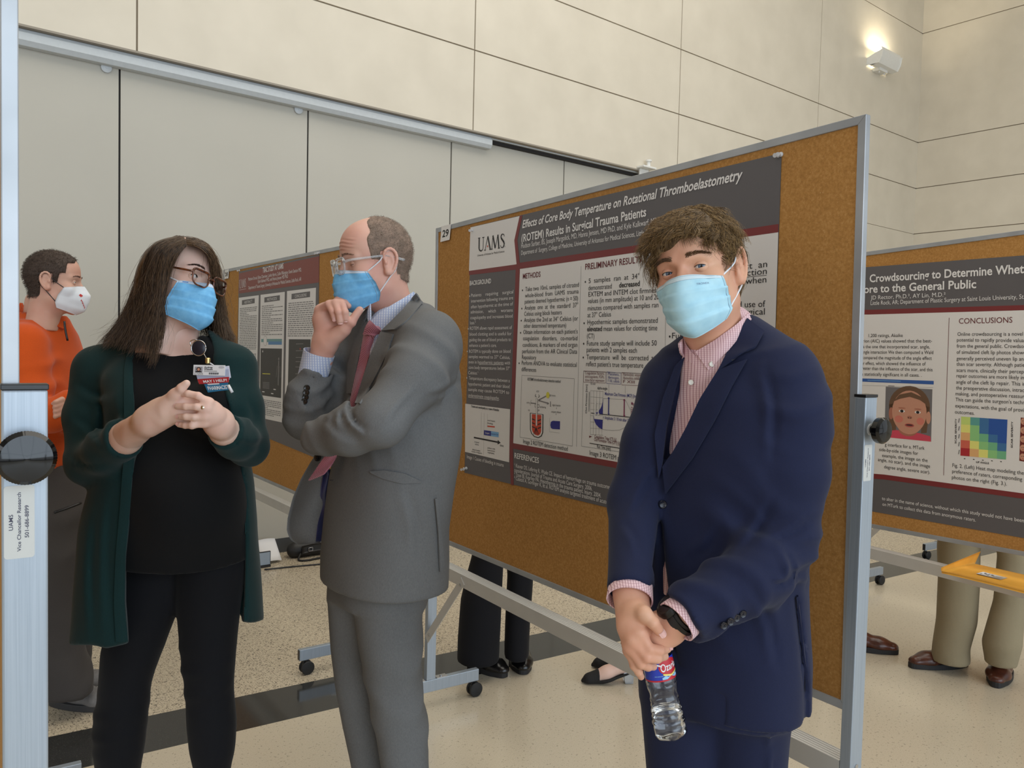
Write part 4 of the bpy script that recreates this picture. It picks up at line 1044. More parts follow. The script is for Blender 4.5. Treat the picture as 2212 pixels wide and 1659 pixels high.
def join(*parts):
    """(V, F[, material index]) pieces into one mesh; F quads"""
    Vs, Fs, Ms, o = [], [], [], 0
    for p in parts:
        V, F = np.asarray(p[0], float), np.asarray(p[1]); m = p[2] if len(p) > 2 else 0
        Vs.append(V); Fs.append(F + o); o += len(V)
        Ms.append(np.full(len(F), m) if np.isscalar(m) else np.asarray(m))
    return np.concatenate(Vs), np.concatenate(Fs), np.concatenate(Ms)

def gridq(G, closed=False):
    nu, nv = G.shape[:2]; i, j = np.meshgrid(np.arange(nu if closed else nu - 1), np.arange(nv - 1), indexing='ij')
    a, b = i.ravel(), (i.ravel() + 1) % nu; j = j.ravel()
    return G.reshape(-1, 3), np.stack([a*nv+j, b*nv+j, b*nv+j+1, a*nv+j+1], 1)

def slab(G, th, N=None):
    """a sheet given as a grid of points, thickened along its own normals"""
    du = np.gradient(G, axis=0); dv = np.gradient(G, axis=1); n = np.cross(du, dv); n /= np.linalg.norm(n, axis=-1)[..., None] + 1e-12
    if N is not None: n = np.where(((n @ np.asarray(N)) < 0)[..., None], -n, n)
    A_, B_ = G + n * th / 2, G - n * th / 2
    nu, nv = G.shape[:2]; V = np.concatenate([A_.reshape(-1, 3), B_.reshape(-1, 3)]); _, F = gridq(G); o = nu * nv
    E = []
    ring = [(i, 0) for i in range(nu)] + [(nu-1, j) for j in range(1, nv)] + [(i, nv-1) for i in range(nu-2, -1, -1)] + [(0, j) for j in range(nv-2, 0, -1)]
    ids = [i * nv + j for i, j in ring]
    for a, b in zip(ids, ids[1:] + ids[:1]): E.append((a, b, b + o, a + o))
    return V, np.concatenate([F, F[:, ::-1] + o, np.array(E)])

def tubeq(pts, r, n=8):
    mb = MB().tube(pts, r, n, cap=False); F = np.array(mb.f); V = np.array(mb.v); k = len(pts)
    # close the ends with a point
    V = np.concatenate([V, [pts[0]], [pts[-1]]]); a, b = len(V) - 2, len(V) - 1
    E = [(a, (j + 1) % n, j, j) for j in range(n)] + [(b, (k-1)*n + j, (k-1)*n + (j+1) % n, (k-1)*n + (j+1) % n) for j in range(n)]
    E = [(e[0], e[1], e[2], e[0]) if False else e for e in E]
    # quads only: pair the fan triangles
    Q = []
    for j in range(0, n, 2):
        Q.append((a, (j + 2) % n, (j + 1) % n, j)); Q.append((b, (k-1)*n + j, (k-1)*n + (j+1) % n, (k-1)*n + (j+2) % n))
    return V, np.concatenate([F, np.array(Q)])

def strands(PTS, r0, r1=0.2, n=3):
    """PTS (N, K, 3): many thin tapering hairs as one mesh"""
    N, K = PTS.shape[:2]
    T = np.gradient(PTS, axis=1); T /= np.linalg.norm(T, axis=-1)[..., None] + 1e-12
    ref = np.array([0.31, 0.77, 0.55]); X = np.cross(T, ref); X /= np.linalg.norm(X, axis=-1)[..., None] + 1e-12; Y = np.cross(T, X)
    rr = np.broadcast_to(np.asarray(r0, float).reshape(-1, 1), (N, K)) * (1 + (r1 - 1) * np.linspace(0, 1, K) ** 1.5)
    ang = 2 * np.pi * np.arange(n) / n
    V = PTS[:, :, None] + rr[..., None, None] * (np.cos(ang)[:, None] * X[:, :, None] + np.sin(ang)[:, None] * Y[:, :, None])
    i, k, j = np.meshgrid(np.arange(N), np.arange(K - 1), np.arange(n), indexing='ij')
    b = (i * K + k) * n; j2 = (j + 1) % n
    F = np.stack([b + j, b + j2, b + n + j2, b + n + j], -1).reshape(-1, 4)
    return V.reshape(-1, 3), F

def resample(pts, K):
    pts = np.array(pts, float); n = len(pts)
    # Catmull-Rom through the points
    p = np.concatenate([[2 * pts[0] - pts[1]], pts, [2 * pts[-1] - pts[-2]]])
    L = np.concatenate([[0], np.cumsum(np.linalg.norm(np.diff(pts, axis=0), axis=1))]); t = np.linspace(0, L[-1], K); out = np.zeros((K, 3))
    for q in range(K):
        i = min(n - 2, max(0, int(np.searchsorted(L, t[q], 'right') - 1))); f = (t[q] - L[i]) / (L[i + 1] - L[i] + 1e-12)
        a, b, c, d = p[i], p[i + 1], p[i + 2], p[i + 3]
        out[q] = 0.5 * (2*b + (c - a)*f + (2*a - 5*b + 4*c - d)*f*f + (3*b - 3*c + d - a)*f**3)
    return out

def pix(P):
    """photo pixel of world points"""
    q = P - EYE.astype(np.float32); z = q @ FWD.astype(np.float32)
    return IW / 2 + FPX * (q @ RGT.astype(np.float32)) / z, IH / 2 + FPX * (q @ DWN.astype(np.float32)) / z, z

def poly_sd(x, y, poly):
    """signed distance (inside negative) to a polygon"""
    poly = np.array(poly, np.float32); d = np.full(x.shape, 1e9, np.float32); ins = np.zeros(x.shape, bool); n = len(poly)
    for i in range(n):
        a, b = poly[i], poly[(i + 1) % n]; e = b - a
        t = np.clip(((x - a[0]) * e[0] + (y - a[1]) * e[1]) / (e @ e + 1e-9), 0, 1)
        d = np.minimum(d, (x - a[0] - t * e[0]) ** 2 + (y - a[1] - t * e[1]) ** 2)
        c = ((a[1] > y) != (b[1] > y)); xi = a[0] + (y - a[1]) / (b[1] - a[1] + 1e-12) * e[0]
        ins ^= c & (x < xi)
    d = np.sqrt(d); return np.where(ins, -d, d)

def frustum_cut(poly, dmin, dmax, scale):
    """a cut through a garment: the outline poly pushed straight back from dmin to dmax"""
    def fn(P):
        x, y, z = pix(P); s_ = poly_sd(x, y, poly) * scale
        return np.maximum(s_, np.maximum(dmin - z, z - dmax))
    return fn

def boxpx(x0, x1, y0, y1, d0, d1, m=0.02):
    p = np.array([A(x, y, d) for x in (x0, x1) for y in (y0, y1) for d in (d0, d1)]); return p.min(0) - m, p.max(0) + m

def bvh_of(V, F): return BVHTree.FromPolygons([tuple(v) for v in V], [tuple(int(i) for i in f) for f in F])

def drape_pt(bvh, px, py, fallback=None):
    r = (px - IW / 2) / FPX * RGT + (py - IH / 2) / FPX * DWN + FWD; L = np.linalg.norm(r)
    hit = bvh.ray_cast(Vector(EYE), Vector(r / L), 8.0)
    if hit[0] is None: return (EYE + r * fallback) if fallback else None
    return np.array(hit[0])

def drape(bvh, quad, nu, nv, off, th, fb, bulge=0.0, smooth=2):
    """a panel of cloth laid on a surface: quad = 4 corner pixels (or two matching edge polylines)"""
    if len(quad) == 4 and np.isscalar(quad[0][0]): e0, e1 = [quad[0], quad[1]], [quad[3], quad[2]]
    else: e0, e1 = quad
    def along(e, n_):
        e = np.array(e, float); L = np.concatenate([[0], np.cumsum(np.linalg.norm(np.diff(e, axis=0), axis=1))]); t = np.linspace(0, L[-1], n_)
        return np.stack([np.interp(t, L, e[:, 0]), np.interp(t, L, e[:, 1])], 1)
    a, b = along(e0, nu), along(e1, nu); G = np.zeros((nu, nv, 3)); D = np.zeros((nu, nv))
    pp = np.zeros((nu, nv, 2))
    for i in range(nu):
        for j in range(nv):
            p = a[i] + (b[i] - a[i]) * j / (nv - 1); pp[i, j] = p
            q = drape_pt(bvh, p[0], p[1], fb); D[i, j] = (q - EYE) @ FWD
    for _ in range(smooth):
        Dp = np.pad(D, 1, mode='edge'); D = (Dp[:-2, 1:-1] + Dp[2:, 1:-1] + Dp[1:-1, :-2] + Dp[1:-1, 2:] + 2 * D) / 6
    for i in range(nu):
        for j in range(nv):
            bl = bulge * math.sin(math.pi * i / (nu - 1)) * math.sin(math.pi * j / (nv - 1))
            G[i, j] = A(pp[i, j, 0], pp[i, j, 1], D[i, j] - off - bl)
    return slab(G, th, -FWD)

# ------------------------------------------------------------------ heads
class Frame:
    """axes of a head: x to the photo's right when facing the lens, y out of the face, z up"""
    def __init__(s, yaw, pitch, roll, px):
        d = (px - IW / 2) / FPX * RIGHT0 + _f0; d /= np.linalg.norm(d)
        X = np.array([d[1], -d[0], 0.0]); Y = -d; Z = UPZ.copy(); r = math.radians
        c, n = math.cos(r(yaw)), math.sin(r(yaw)); X, Y = c * X - n * Y, c * Y + n * X
        c, n = math.cos(r(pitch)), math.sin(r(pitch)); Y, Z = c * Y - n * Z, c * Z + n * Y
        c, n = math.cos(r(roll)), math.sin(r(roll)); X, Z = c * X - n * Z, c * Z + n * X
        s.X, s.Y, s.Z = X, Y, Z; s.C = np.zeros(3); s.k = 1.0
    def at(s, p): p = np.asarray(p, float) * s.k; return s.C + p[..., 0:1] * s.X + p[..., 1:2] * s.Y + p[..., 2:3] * s.Z if p.ndim > 1 else s.C + p[0] * s.X + p[1] * s.Y + p[2] * s.Z
    def loc(s, P): q = np.asarray(P) - s.C; return np.stack([q @ s.X, q @ s.Y, q @ s.Z], -1) / s.k
    def pin(s, local, px, py, d): s.C = np.zeros(3); s.C = A(px, py, d) - s.at(local); return s

def head_sdf(h=0.0022, neck=0.056, male=True, ear=True, nose=1.0, jaw=1.0):
    S = SDF((-0.11, -0.14, -0.20), (0.11, 0.145, 0.15), h)
    S.ell((0, -0.012, 0.028), (0.0745, 0.097, 0.094), 0)
    S.ell((0, 0.020, -0.045), (0.0625 * jaw, 0.064, 0.078), 0.03)
    S.ell((0, 0.034, 0.045), (0.062, 0.050, 0.055), 0.03)
    for s_ in (-1, 1):
        S.cone((s_ * 0.047 * jaw, 0.000, -0.068), (s_ * 0.010, 0.068, -0.104), 0.021, 0.018, 0.025)
        S.ball((s_ * 0.041, 0.053, -0.033), 0.025, 0.022)
        S.cone((s_ * 0.014, 0.079, 0.017), (s_ * 0.044, 0.064, 0.016), 0.012 if male else 0.010, 0.010, 0.014)
    S.ball((0, 0.073, -0.105), 0.018, 0.02)
    S.cone((0, 0.080, 0.010), (0, 0.083 + 0.022 * nose, -0.036), 0.0085, 0.0125, 0.012)
    for s_ in (-1, 1): S.ball((s_ * 0.0115, 0.092, -0.040), 0.008, 0.008)
    S.cone((-0.017, 0.081, -0.068), (0.017, 0.081, -0.068), 0.007, 0.007, 0.01); S.cone((-0.013, 0.080, -0.078), (0.013, 0.080, -0.078), 0.008, 0.008, 0.008)
    for s_ in (-1, 1): S.ell((s_ * 0.033, 0.0935, -0.001), (0.021, 0.016, 0.013), 0.012, 'carve')
    if ear:
        for s_ in (-1, 1):
            R = np.array([[1, 0, 0], [0, math.cos(0.2), math.sin(0.2)], [0, -math.sin(0.2), math.cos(0.2)]])
            S.ell((s_ * 0.0775, -0.014, -0.006), (0.0075, 0.017, 0.031), 0.006, R=R)
            S.ball((s_ * 0.0775, -0.006, -0.034), 0.009, 0.006)
            rim = [(s_ * 0.078, 0.002, 0.006), (s_ * 0.084, -0.004, 0.022), (s_ * 0.086, -0.018, 0.027), (s_ * 0.0865, -0.031, 0.016), (s_ * 0.086, -0.033, -0.004), (s_ * 0.084, -0.024, -0.026), (s_ * 0.081, -0.012, -0.040)]
            S.path([resample(rim, 14)[i] for i in range(14)], [0.0038] * 14, 0.003)
            S.ell((s_ * 0.087, -0.012, -0.006), (0.0075, 0.010, 0.017), 0.004, 'carve')
            S.ell((s_ * 0.0835, -0.002, -0.008), (0.004, 0.004, 0.006), 0.003)
    S.cone((0, -0.022, -0.05), (0, -0.040, -0.19), neck, neck + 0.002, 0.03, flat=None)
    return S

def lids(cx, cy, cz, r, up, lo, closed=False):
    """two eyelids round an eyeball and the lash line, in head space"""
    R = math.radians; out = []
    al = np.linspace(-100, 100, 31)
    arch = np.clip(np.cos(np.radians(al * 90 / 60)), 0, 1) ** 0.8 * (np.abs(al) < 60)
    eu, el = -3 + (up + 3) * arch, -3 + (lo + 3) * arch; el = np.where(np.abs(al) >= 58, -1.0, el); eu = np.where(np.abs(al) >= 58, -5.0, eu)
    def surf(a0, e, rr): return np.stack([cx + rr * np.cos(np.radians(e)) * np.sin(np.radians(a0)), cy + rr * np.cos(np.radians(e)) * np.cos(np.radians(a0)), cz + rr * np.sin(np.radians(e))], -1)
    for edge, far in ((eu, 78.0), (el, -78.0)):
        G = np.zeros((31, 9, 3))
        for j, f in enumerate(np.linspace(0, 1, 9)):
            e = edge + (far - edge) * f; G[:, j] = surf(al, e, r * (1.08 if 0 < j else 1.02))
        out.append(gridq(G))
    m_ = np.abs(al) < 60; lash = surf(al[m_], eu[m_] - 1.0, r * 1.09)
    return join(*out), lash

def eyeball(c, r, gaze):
    mb = MB(); g = np.array(gaze, float); g /= np.linalg.norm(g); prof, rings = [], []
    for a in (180, 150, 120, 90, 70, 50, 38, 29.5, 29, 20, 11.5, 11, 5, 0):
        rr = r * (1.0 if a > 30 else 1.015); prof.append((max(0.0, rr * math.sin(math.radians(a))), rr * math.cos(math.radians(a))))
    prof[0] = (0.0, prof[0][1]); n = 28
    mb.lathe(prof, c, g, n)
    mi = []
    for i in range(len(prof) - 1):
        m = 0 if i < 7 else (1 if i < 10 else 2); mi += [m] * n
    mb.m = mi + [0] * (len(mb.f) - len(mi))
    return mb

def mask_pts(prof_c, prof_e, nu=33, nv=41, pleat=0.0034, seed=1, wr=0.0012, head=None, gap=0.0022, ridge=1.45):
    """a pleated face mask in head space: centre line and edge profiles (v, x, y, z)"""
    v = np.linspace(0, 1, nv); c = np.array(prof_c); e = np.array(prof_e)
    f = lambda T, j: np.interp(v, T[:, 0], T[:, j])
    def sm_(y): k = np.hanning(7); k /= k.sum(); return np.convolve(np.pad(y, 3, mode='edge'), k, 'valid')
    yc, zc_, xe, ye, ze_ = sm_(f(c, 2)), sm_(f(c, 3)), sm_(f(e, 1)), sm_(f(e, 2)), sm_(f(e, 3))
    G = np.zeros((nu, nv, 3)); pl = np.zeros((nu, nv))
    for i, u in enumerate(np.linspace(-1, 1, nu)):
        w = abs(u) ** (ridge + 0.5 * np.clip((v - 0.15) / 0.4, 0, 1)); x = np.sign(u) * xe * (abs(u) ** 0.92)
        G[i] = np.stack([x, yc + (ye - yc) * w, zc_ + (ze_ - zc_) * abs(u) ** 1.4], -1)
        saw = np.zeros(nv)
        for p, o_ in ((0.30, 1), (0.52, 1), (0.74, 1)):
            d = v - p - 0.03 * abs(u); saw += np.where((d > 0) & (d < 0.20), (0.20 - d) / 0.20 * np.clip(d / 0.012, 0, 1), 0) * o_
        pl[i] = saw * pleat * (1 - 0.35 * abs(u))
    du = np.gradient(G, axis=0); dv = np.gradient(G, axis=1); n = np.cross(du, dv); n /= np.linalg.norm(n, axis=-1)[..., None] + 1e-12
    n = np.where((n[..., 1] < 0)[..., None], -n, n)
    if head is not None:                                    # keep the cloth off the face
        for i in range(nu):
            for j in range(nv):
                o = np.array([0, 0.0, G[i, j, 2]]); q = G[i, j] - o; L = np.linalg.norm(q); q /= L
                hit = head.ray_cast(Vector(o + q * 0.25), Vector(-q), 0.25)
                if hit[0] is not None:
                    rr = np.linalg.norm(np.array(hit[0]) - o)
                    if rr + gap > L: G[i, j] = o + q * (rr + gap)
        for _ in range(2):
            P_ = np.pad(G, ((1, 1), (1, 1), (0, 0)), mode='edge'); G = np.where(np.ones((nu, nv, 1), bool), 0.5 * G + 0.125 * (P_[:-2, 1:-1] + P_[2:, 1:-1] + P_[1:-1, :-2] + P_[1:-1, 2:]), G)
    G = G + n * (pl + wr * snoise(G, 70, seed, 2))[..., None]
    return G

# materials of people
def skin_mat(name, rgb, red, mole=0.0):
    t = NT(name); a = t.noise(60, 4, 0.6); b = t.noise(14, 2)
    c0, c1 = srgb(*rgb), srgb(*red)
    t.set(color=t.mix(t.ramp(b, [(0.35, (0, 0, 0)), (0.75, (0.55, 0.55, 0.55))]), t.mix(t.ramp(a, [(0.3, (0, 0, 0)), (0.8, (0.35, 0.35, 0.35))]), c0, tuple(k * 0.90 for k in c0[:3]) + (1,)), c1),
          rough=0.48, spec=0.38, sss=0.12, ssss=0.006, sssr=(1.0, 0.35, 0.2))
    t.bump(t.noise(420, 2), 0.12, 0.0006)
    return t.m
def cloth_mat(name, rgb, var=0.12, scale=600, rough=0.85, sheen=0.15, stretch=(1, 1, 1)):
    t = NT(name); c = srgb(*rgb); v = t.mapping(stretch); n = t.noise(scale, 3, 0.6, v); m = t.noise(7, 2)
    lo = tuple(k * (1 - var) for k in c[:3]) + (1,); hi = tuple(min(1, k * (1 + var)) for k in c[:3]) + (1,)
    t.set(color=t.mix(0.3, t.ramp(n, [(0.3, lo), (0.7, hi)]), t.ramp(m, [(0.35, lo), (0.65, hi)])), rough=rough, spec=0.25, sheen=sheen)
    t.bump(n, 0.15, 0.0008)
    return t.m
maskblue = NT('mask_blue'); _n = maskblue.noise(90, 3); maskblue.set(color=maskblue.ramp(_n, [(0.3, srgb(112, 182, 232)), (0.7, srgb(130, 198, 242))]), rough=0.75, spec=0.25); maskblue.bump(maskblue.noise(700, 2), 0.1, 0.0004); maskblue = maskblue.m
maskpale = NT('mask_pale_blue'); _n = maskpale.noise(40, 3); maskpale.set(color=maskpale.ramp(_n, [(0.3, srgb(168, 212, 230)), (0.7, srgb(186, 226, 240))]), rough=0.75, spec=0.25); maskpale.bump(maskpale.noise(700, 2), 0.1, 0.0004); maskpale = maskpale.m
maskwhite = plain('mask_white', (226, 230, 236), 0.8, var=0.03)
eyew = plain('eye_white', (222, 220, 218), 0.15); pupil = plain('pupil', (8, 8, 10), 0.05); lashm = plain('lash', (30, 22, 20), 0.6)
iris_b = plain('iris_blue', (78, 96, 118), 0.1, var=0.3, vscale=900); iris_g = plain('iris_brown', (66, 56, 46), 0.1, var=0.3, vscale=900)
nailm = plain('nail', (226, 178, 170), 0.3); lipm = plain('lip', (190, 120, 112), 0.45)

def hair_mat(name, lo, hi, rough=0.4, scale=240):
    t = NT(name); v = t.mapping((1, 1, 0.25)); n = t.noise(scale, 2, 0.5, v)
    t.set(color=t.ramp(n, [(0.3, srgb(*lo)), (0.7, srgb(*hi))]), rough=rough, spec=0.45)
    return t.m

# ------------------------------------------------------------------ hands
def finger(S, pts, r, k=0.003, k0=0.008):
    """one finger: joints from knuckle to tip, with slight swelling at the joints"""
    n = len(pts); rs = [r * f for f in ((1.12, 1.0, 0.94, 0.82) if n == 4 else (1.15, 1.05, 0.84))]
    S.path(pts, rs, k, k0=k0)
    for i in range(1, n - 1): S.ball(pts[i], rs[i] * 0.98, 0.002)
def nail(tip, prev, up, r):
    """a small curved nail plate near a fingertip"""
    tip, prev, up = (np.array(q, float) for q in (tip, prev, up)); d = tip - prev; d /= np.linalg.norm(d)
    up = up - d * (up @ d); up /= np.linalg.norm(up); s_ = np.cross(d, up); G = np.zeros((7, 6, 3))
    for i, a in enumerate(np.linspace(-0.95, 0.95, 7)):
        for j, t_ in enumerate(np.linspace(-0.55, 0.85, 6)):
            w = 1.0 - 0.35 * max(0, (abs(a) - 0.5)) * (1 if t_ > 0.3 else 0)
            G[i, j] = tip + d * (r * t_ * w) + (up * math.cos(a) + s_ * math.sin(a)) * r * (0.86 - 0.10 * max(0, t_) ** 2)
    return slab(G, 0.0008, up)

# ------------------------------------------------------------------ masks, glasses, shared by the figures
def add_mask(t, fr, hb, mats, seed, c=None, e=None, wr=0.0014, pleat=0.0034, loopm=None, ridge=1.45, seams=True, edge_rows=4, k_in=1.0):
    c = c or [(0, 0, .106, -.012), (.12, 0, .119, -.026), (.28, 0, .127, -.043), (.55, 0, .124, -.077), (.8, 0, .116, -.106), (.93, 0, .098, -.126), (1, 0, .075, -.134)]
    e = e or [(0, .069, .046, -.026), (.2, .071, .040, -.036), (.5, .0705, .026, -.056), (.8, .069, .016, -.086), (1, .056, .020, -.108)]
    G = mask_pts(c, e, seed=seed, wr=wr, pleat=pleat, head=hb, ridge=ridge)
    Vm, Fm = slab(fr.at(G), 0.0012, fr.Y); nu, nv = G.shape[:2]; mi = np.zeros(len(Fm), int)
    jj = np.arange((nu - 1) * (nv - 1)) % (nv - 1); b = np.where(jj < edge_rows, 1, 0); mi[:len(b)] = b; mi[len(b):2 * len(b)] = 1
    mk = t.part('mask', (Vm, Fm, mi), mats, smooth=True)
    if seams:
        sg = [tubeq(resample([fr.at(G[i, j]) + fr.Y * 0.0009 for i in range(0, nu, 2)], 30), 0.0004, 4) for j in (1, 4)]
        sg += [tubeq(resample([fr.at(G[i, j] * np.array([1.014, 1, 1])) for j in range(0, nv, 4)], 24), 0.0006, 4) for i in (1, nu - 2)]
        t.part('seam', join(*sg), plain('mask_seam', (150, 178, 196), 0.8), parent=mk)
    for s_ in (-1, 1):
        i = -1 if s_ > 0 else 0; e0, e1 = G[i, 1], G[i, int(nv * .76)]
        lp = [e0 + [-s_ * .003, 0, 0], [s_ * .0775, .012, -.002], [s_ * .0795, -.002, .017], [s_ * .080, -.022, .022], [s_ * .079, -.036, .000], [s_ * .078, -.029, -.028], [s_ * .0765, -.012, -.046], e1 + [-s_ * .003, 0, 0]]
        t.part('ear_loop', tubeq(resample([fr.at(np.array(p)) for p in lp], 40), 0.0016, 8), loopm or maskwhite, parent=mk, smooth=True)
    def on(u, v, lift=0.0016):
        i = (u + 1) / 2 * (nu - 1); j = v * (nv - 1); i0, j0 = int(min(nu - 2, max(0, i))), int(min(nv - 2, max(0, j))); fi, fj = i - i0, j - j0
        p = (G[i0, j0] * (1 - fi) + G[i0 + 1, j0] * fi) * (1 - fj) + (G[i0, j0 + 1] * (1 - fi) + G[i0 + 1, j0 + 1] * fi) * fj
        n = np.cross(G[i0 + 1, j0] - G[i0, j0], G[i0, j0 + 1] - G[i0, j0]); n /= np.linalg.norm(n) + 1e-9; n = n if n[1] + 0.3 * np.sign(p[0]) * n[0] > 0 else -n
        return fr.at(p + n * lift)
    return mk, on

lens = NT('spectacle_lens'); _tr = lens.t.nodes.new('ShaderNodeBsdfTransparent'); _tr.inputs[0].default_value = (0.96, 0.97, 0.97, 1)
_gl = lens.t.nodes.new('ShaderNodeBsdfGlossy'); _gl.inputs['Roughness'].default_value = 0.02
_fr = lens.t.nodes.new('ShaderNodeFresnel'); _fr.inputs[0].default_value = 1.45; _mx = lens.t.nodes.new('ShaderNodeMixShader')
lens.link(_fr.outputs[0], _mx.inputs[0]); lens.link(_tr.outputs[0], _mx.inputs[1]); lens.link(_gl.outputs[0], _mx.inputs[2]); lens.link(_mx.outputs[0], lens.t.nodes['Material Output'].inputs[0]); lens = lens.m

def glasses(label, fr, mat, y=0.099, zc=-0.006, w=0.050, h=0.037, xc=0.0345, r=0.0021, brow=1.0, tip=-0.028, tz=0.012, tint=0):
    g = Thing('glasses', fr.at(np.array([0, y, zc])), label, 'glasses')
    fpart = []
    for s_ in (-1, 1):
        pts = []
        # rounded, slightly winged outline
        cor = []
        for cx_, cz_, a0, rr in ((1, 1, 0, .26), (-1, 1, 90, .26), (-1, -1, 180, .40), (1, -1, 270, .40)):
            rad = rr * h
            for k in range(9):
                a = math.radians(a0 + 90 * k / 8); cor.append((cx_ * (w / 2 - rad) + rad * math.cos(a), cz_ * (h / 2 - rad) + rad * math.sin(a)))
        cor.append(cor[0])
        for x_, z_ in cor:
            x_ *= 1 + 0.10 * z_ / h; out = x_ * 1.0
            x = s_ * xc + x_ * (1.0 if True else 0); z = zc + z_ + 0.05 * max(0, x_ * s_) * (1 if z_ > 0 else 0)
            pts.append(np.array([x, y - 2.6 * max(0, abs(x) - 0.014) ** 2, z]))
        P_ = np.array([fr.at(p) for p in pts]); fpart.append(tubeq(P_, [r * (1 + 0.45 * brow * max(0, c[1] / h * 2)) for c in cor], 8))
        n = len(P_) - 1; c0 = P_[:-1].mean(0); V = np.concatenate([P_[:-1], [c0]]); g.part('lens', (V, [(k, (k + 1) % n, n) for k in range(n)]), lens)
    fpart.append(tubeq(resample([fr.at(np.array([x, y + 0.0015 - abs(x) * 0.1, zc + 0.006 + z])) for x, z in ((-0.0115, -0.002), (-0.005, 0.002), (0.005, 0.002), (0.0115, -0.002))], 10), r * 1.2, 8))
    g.part('frame', join(*fpart), mat, smooth=True)
    for s_ in (-1, 1):
        x0 = s_ * (xc + w / 2 + 0.001); y0 = y - 2.6 * max(0, abs(x0) - 0.014) ** 2
        pts = resample([fr.at(np.array(p)) for p in ((x0, y0, zc + 0.011), (s_ * 0.071, y0 - 0.022, zc + 0.014), (s_ * 0.0785, 0.010, zc + tz + 0.006), (s_ * 0.0795, -0.014, zc + tz + 0.004), (s_ * 0.079, tip - 0.012, zc + tz - 0.010))], 26)
        g.part('temple', tubeq(pts, [r * 1.25] * 20 + [r * 1.4] * 6, 8), mat, smooth=True)
    return g

def creases(P, a, b, amp, freq, seed, rad=0.11, spiral=2.6):
    """sharp soft-cloth creases running round a limb from a to b"""
    a, b = np.array(a, np.float32), np.array(b, np.float32); d = b - a; L = float(np.linalg.norm(d)); d = d / L
    e1 = np.cross(d, [0.3, 0.8, 0.52]); e1 /= np.linalg.norm(e1); e2 = np.cross(d, e1)
    s_ = (P - a) @ d; q = P - a; th = np.arctan2(q @ e2.astype(np.float32), q @ e1.astype(np.float32)); rr = np.sqrt(((q - s_[..., None] * d) ** 2).sum(-1))
    m = np.clip(1.3 - rr / rad, 0, 1) * np.clip((s_ + 0.04) / 0.06, 0, 1) * np.clip((L + 0.05 - s_) / 0.06, 0, 1)
    w = np.sin(s_ * freq * 2.1 + spiral * np.sin(th + seed) + 1.2 * np.sin(2 * th + seed * 2.1) + snoise(P, 13, seed, 2) * 2.4)
    g = np.clip(-0.05 + 1.5 * snoise(P, 15, seed + 50, 1), 0, 1)
    return -amp * m * g * (0.5 + 0.5 * w) ** 2.2

def fold_lines(P, lines, dmax):
    """single sharp folds: a groove with a raised lip along each line (photo pixels) on the side facing the lens"""
    x, y, z = pix(P); out = np.zeros(x.shape, np.float32)
    for pts, wd, amp in lines:
        p = resample([(a, b, 0.0) for a, b in pts], 14)[:, :2]; best = np.full(x.shape, 1e9); side = np.zeros(x.shape); tt = np.zeros(x.shape)
        for i in range(len(p) - 1):
            a, e = p[i], p[i + 1] - p[i]; L = e @ e; t = np.clip(((x - a[0]) * e[0] + (y - a[1]) * e[1]) / L, 0, 1)
            dx, dy = x - a[0] - t * e[0], y - a[1] - t * e[1]; d = np.hypot(dx, dy); m = d < best
            best = np.where(m, d, best); side = np.where(m, np.sign(e[0] * dy - e[1] * dx), side); tt = np.where(m, (i + t) / (len(p) - 1), tt)
        sd = best * side; fade = np.sin(np.pi * np.clip(tt, 0.03, 0.97)) ** 0.6
        out += amp * fade * (np.exp(-(sd / wd) ** 2) - 0.9 * np.exp(-((sd - 1.9 * wd) / (1.5 * wd)) ** 2)) * (z < dmax)
    return out

def buzz_cap(fr, keep, t_off=0.0022, h=0.0028, bump=0.0006, seed=1, skull=((0, -0.012, 0.028), (0.0745, 0.097, 0.094))):
    """close-cropped hair: the skull a little thickened wherever keep(P) < 0"""
    C = SDF((-0.10, -0.13, -0.10), (0.10, 0.12, 0.14), h)
    C.ell(skull[0], tuple(np.array(skull[1]) + t_off), 0); C.ell((0, 0.034, 0.045), (0.062 + t_off, 0.050 + t_off, 0.055 + t_off), 0.03)
    C.cone((0, -0.022, -0.05), (0, -0.040, -0.12), 0.056 + t_off, 0.058 + t_off, 0.03)
    C.displace(lambda P: bump * snoise(P, 260, seed, 2))
    C.field(lambda P: -keep(P), 0.002, 'carve')
    V, F = C.mesh(1); return fr.at(V), F[:, ::-1]

def fuzz(fr, V, n, length, seed, spread=0.4, r=0.00035, lean=(0, -0.5, -0.6), frx=None):
    """short hairs standing on the points V (world space)"""
    rg = np.random.default_rng(seed); p = V[rg.integers(0, len(V), n)]; c = fr.at(np.array([0, -0.012, 0.02])); nn = p - c; nn /= np.linalg.norm(nn, axis=1)[:, None]
    ln = fr.X * lean[0] + fr.Y * lean[1] + fr.Z * lean[2]; d = nn * 0.6 + ln + rg.normal(size=(n, 3)) * spread; d /= np.linalg.norm(d, axis=1)[:, None]
    L = length * rg.uniform(0.6, 1.2, n)[:, None]
    return strands(np.stack([p - nn * 0.001, p + d * L * 0.5 + nn * L * 0.15, p + d * L], 1), r, 0.3)

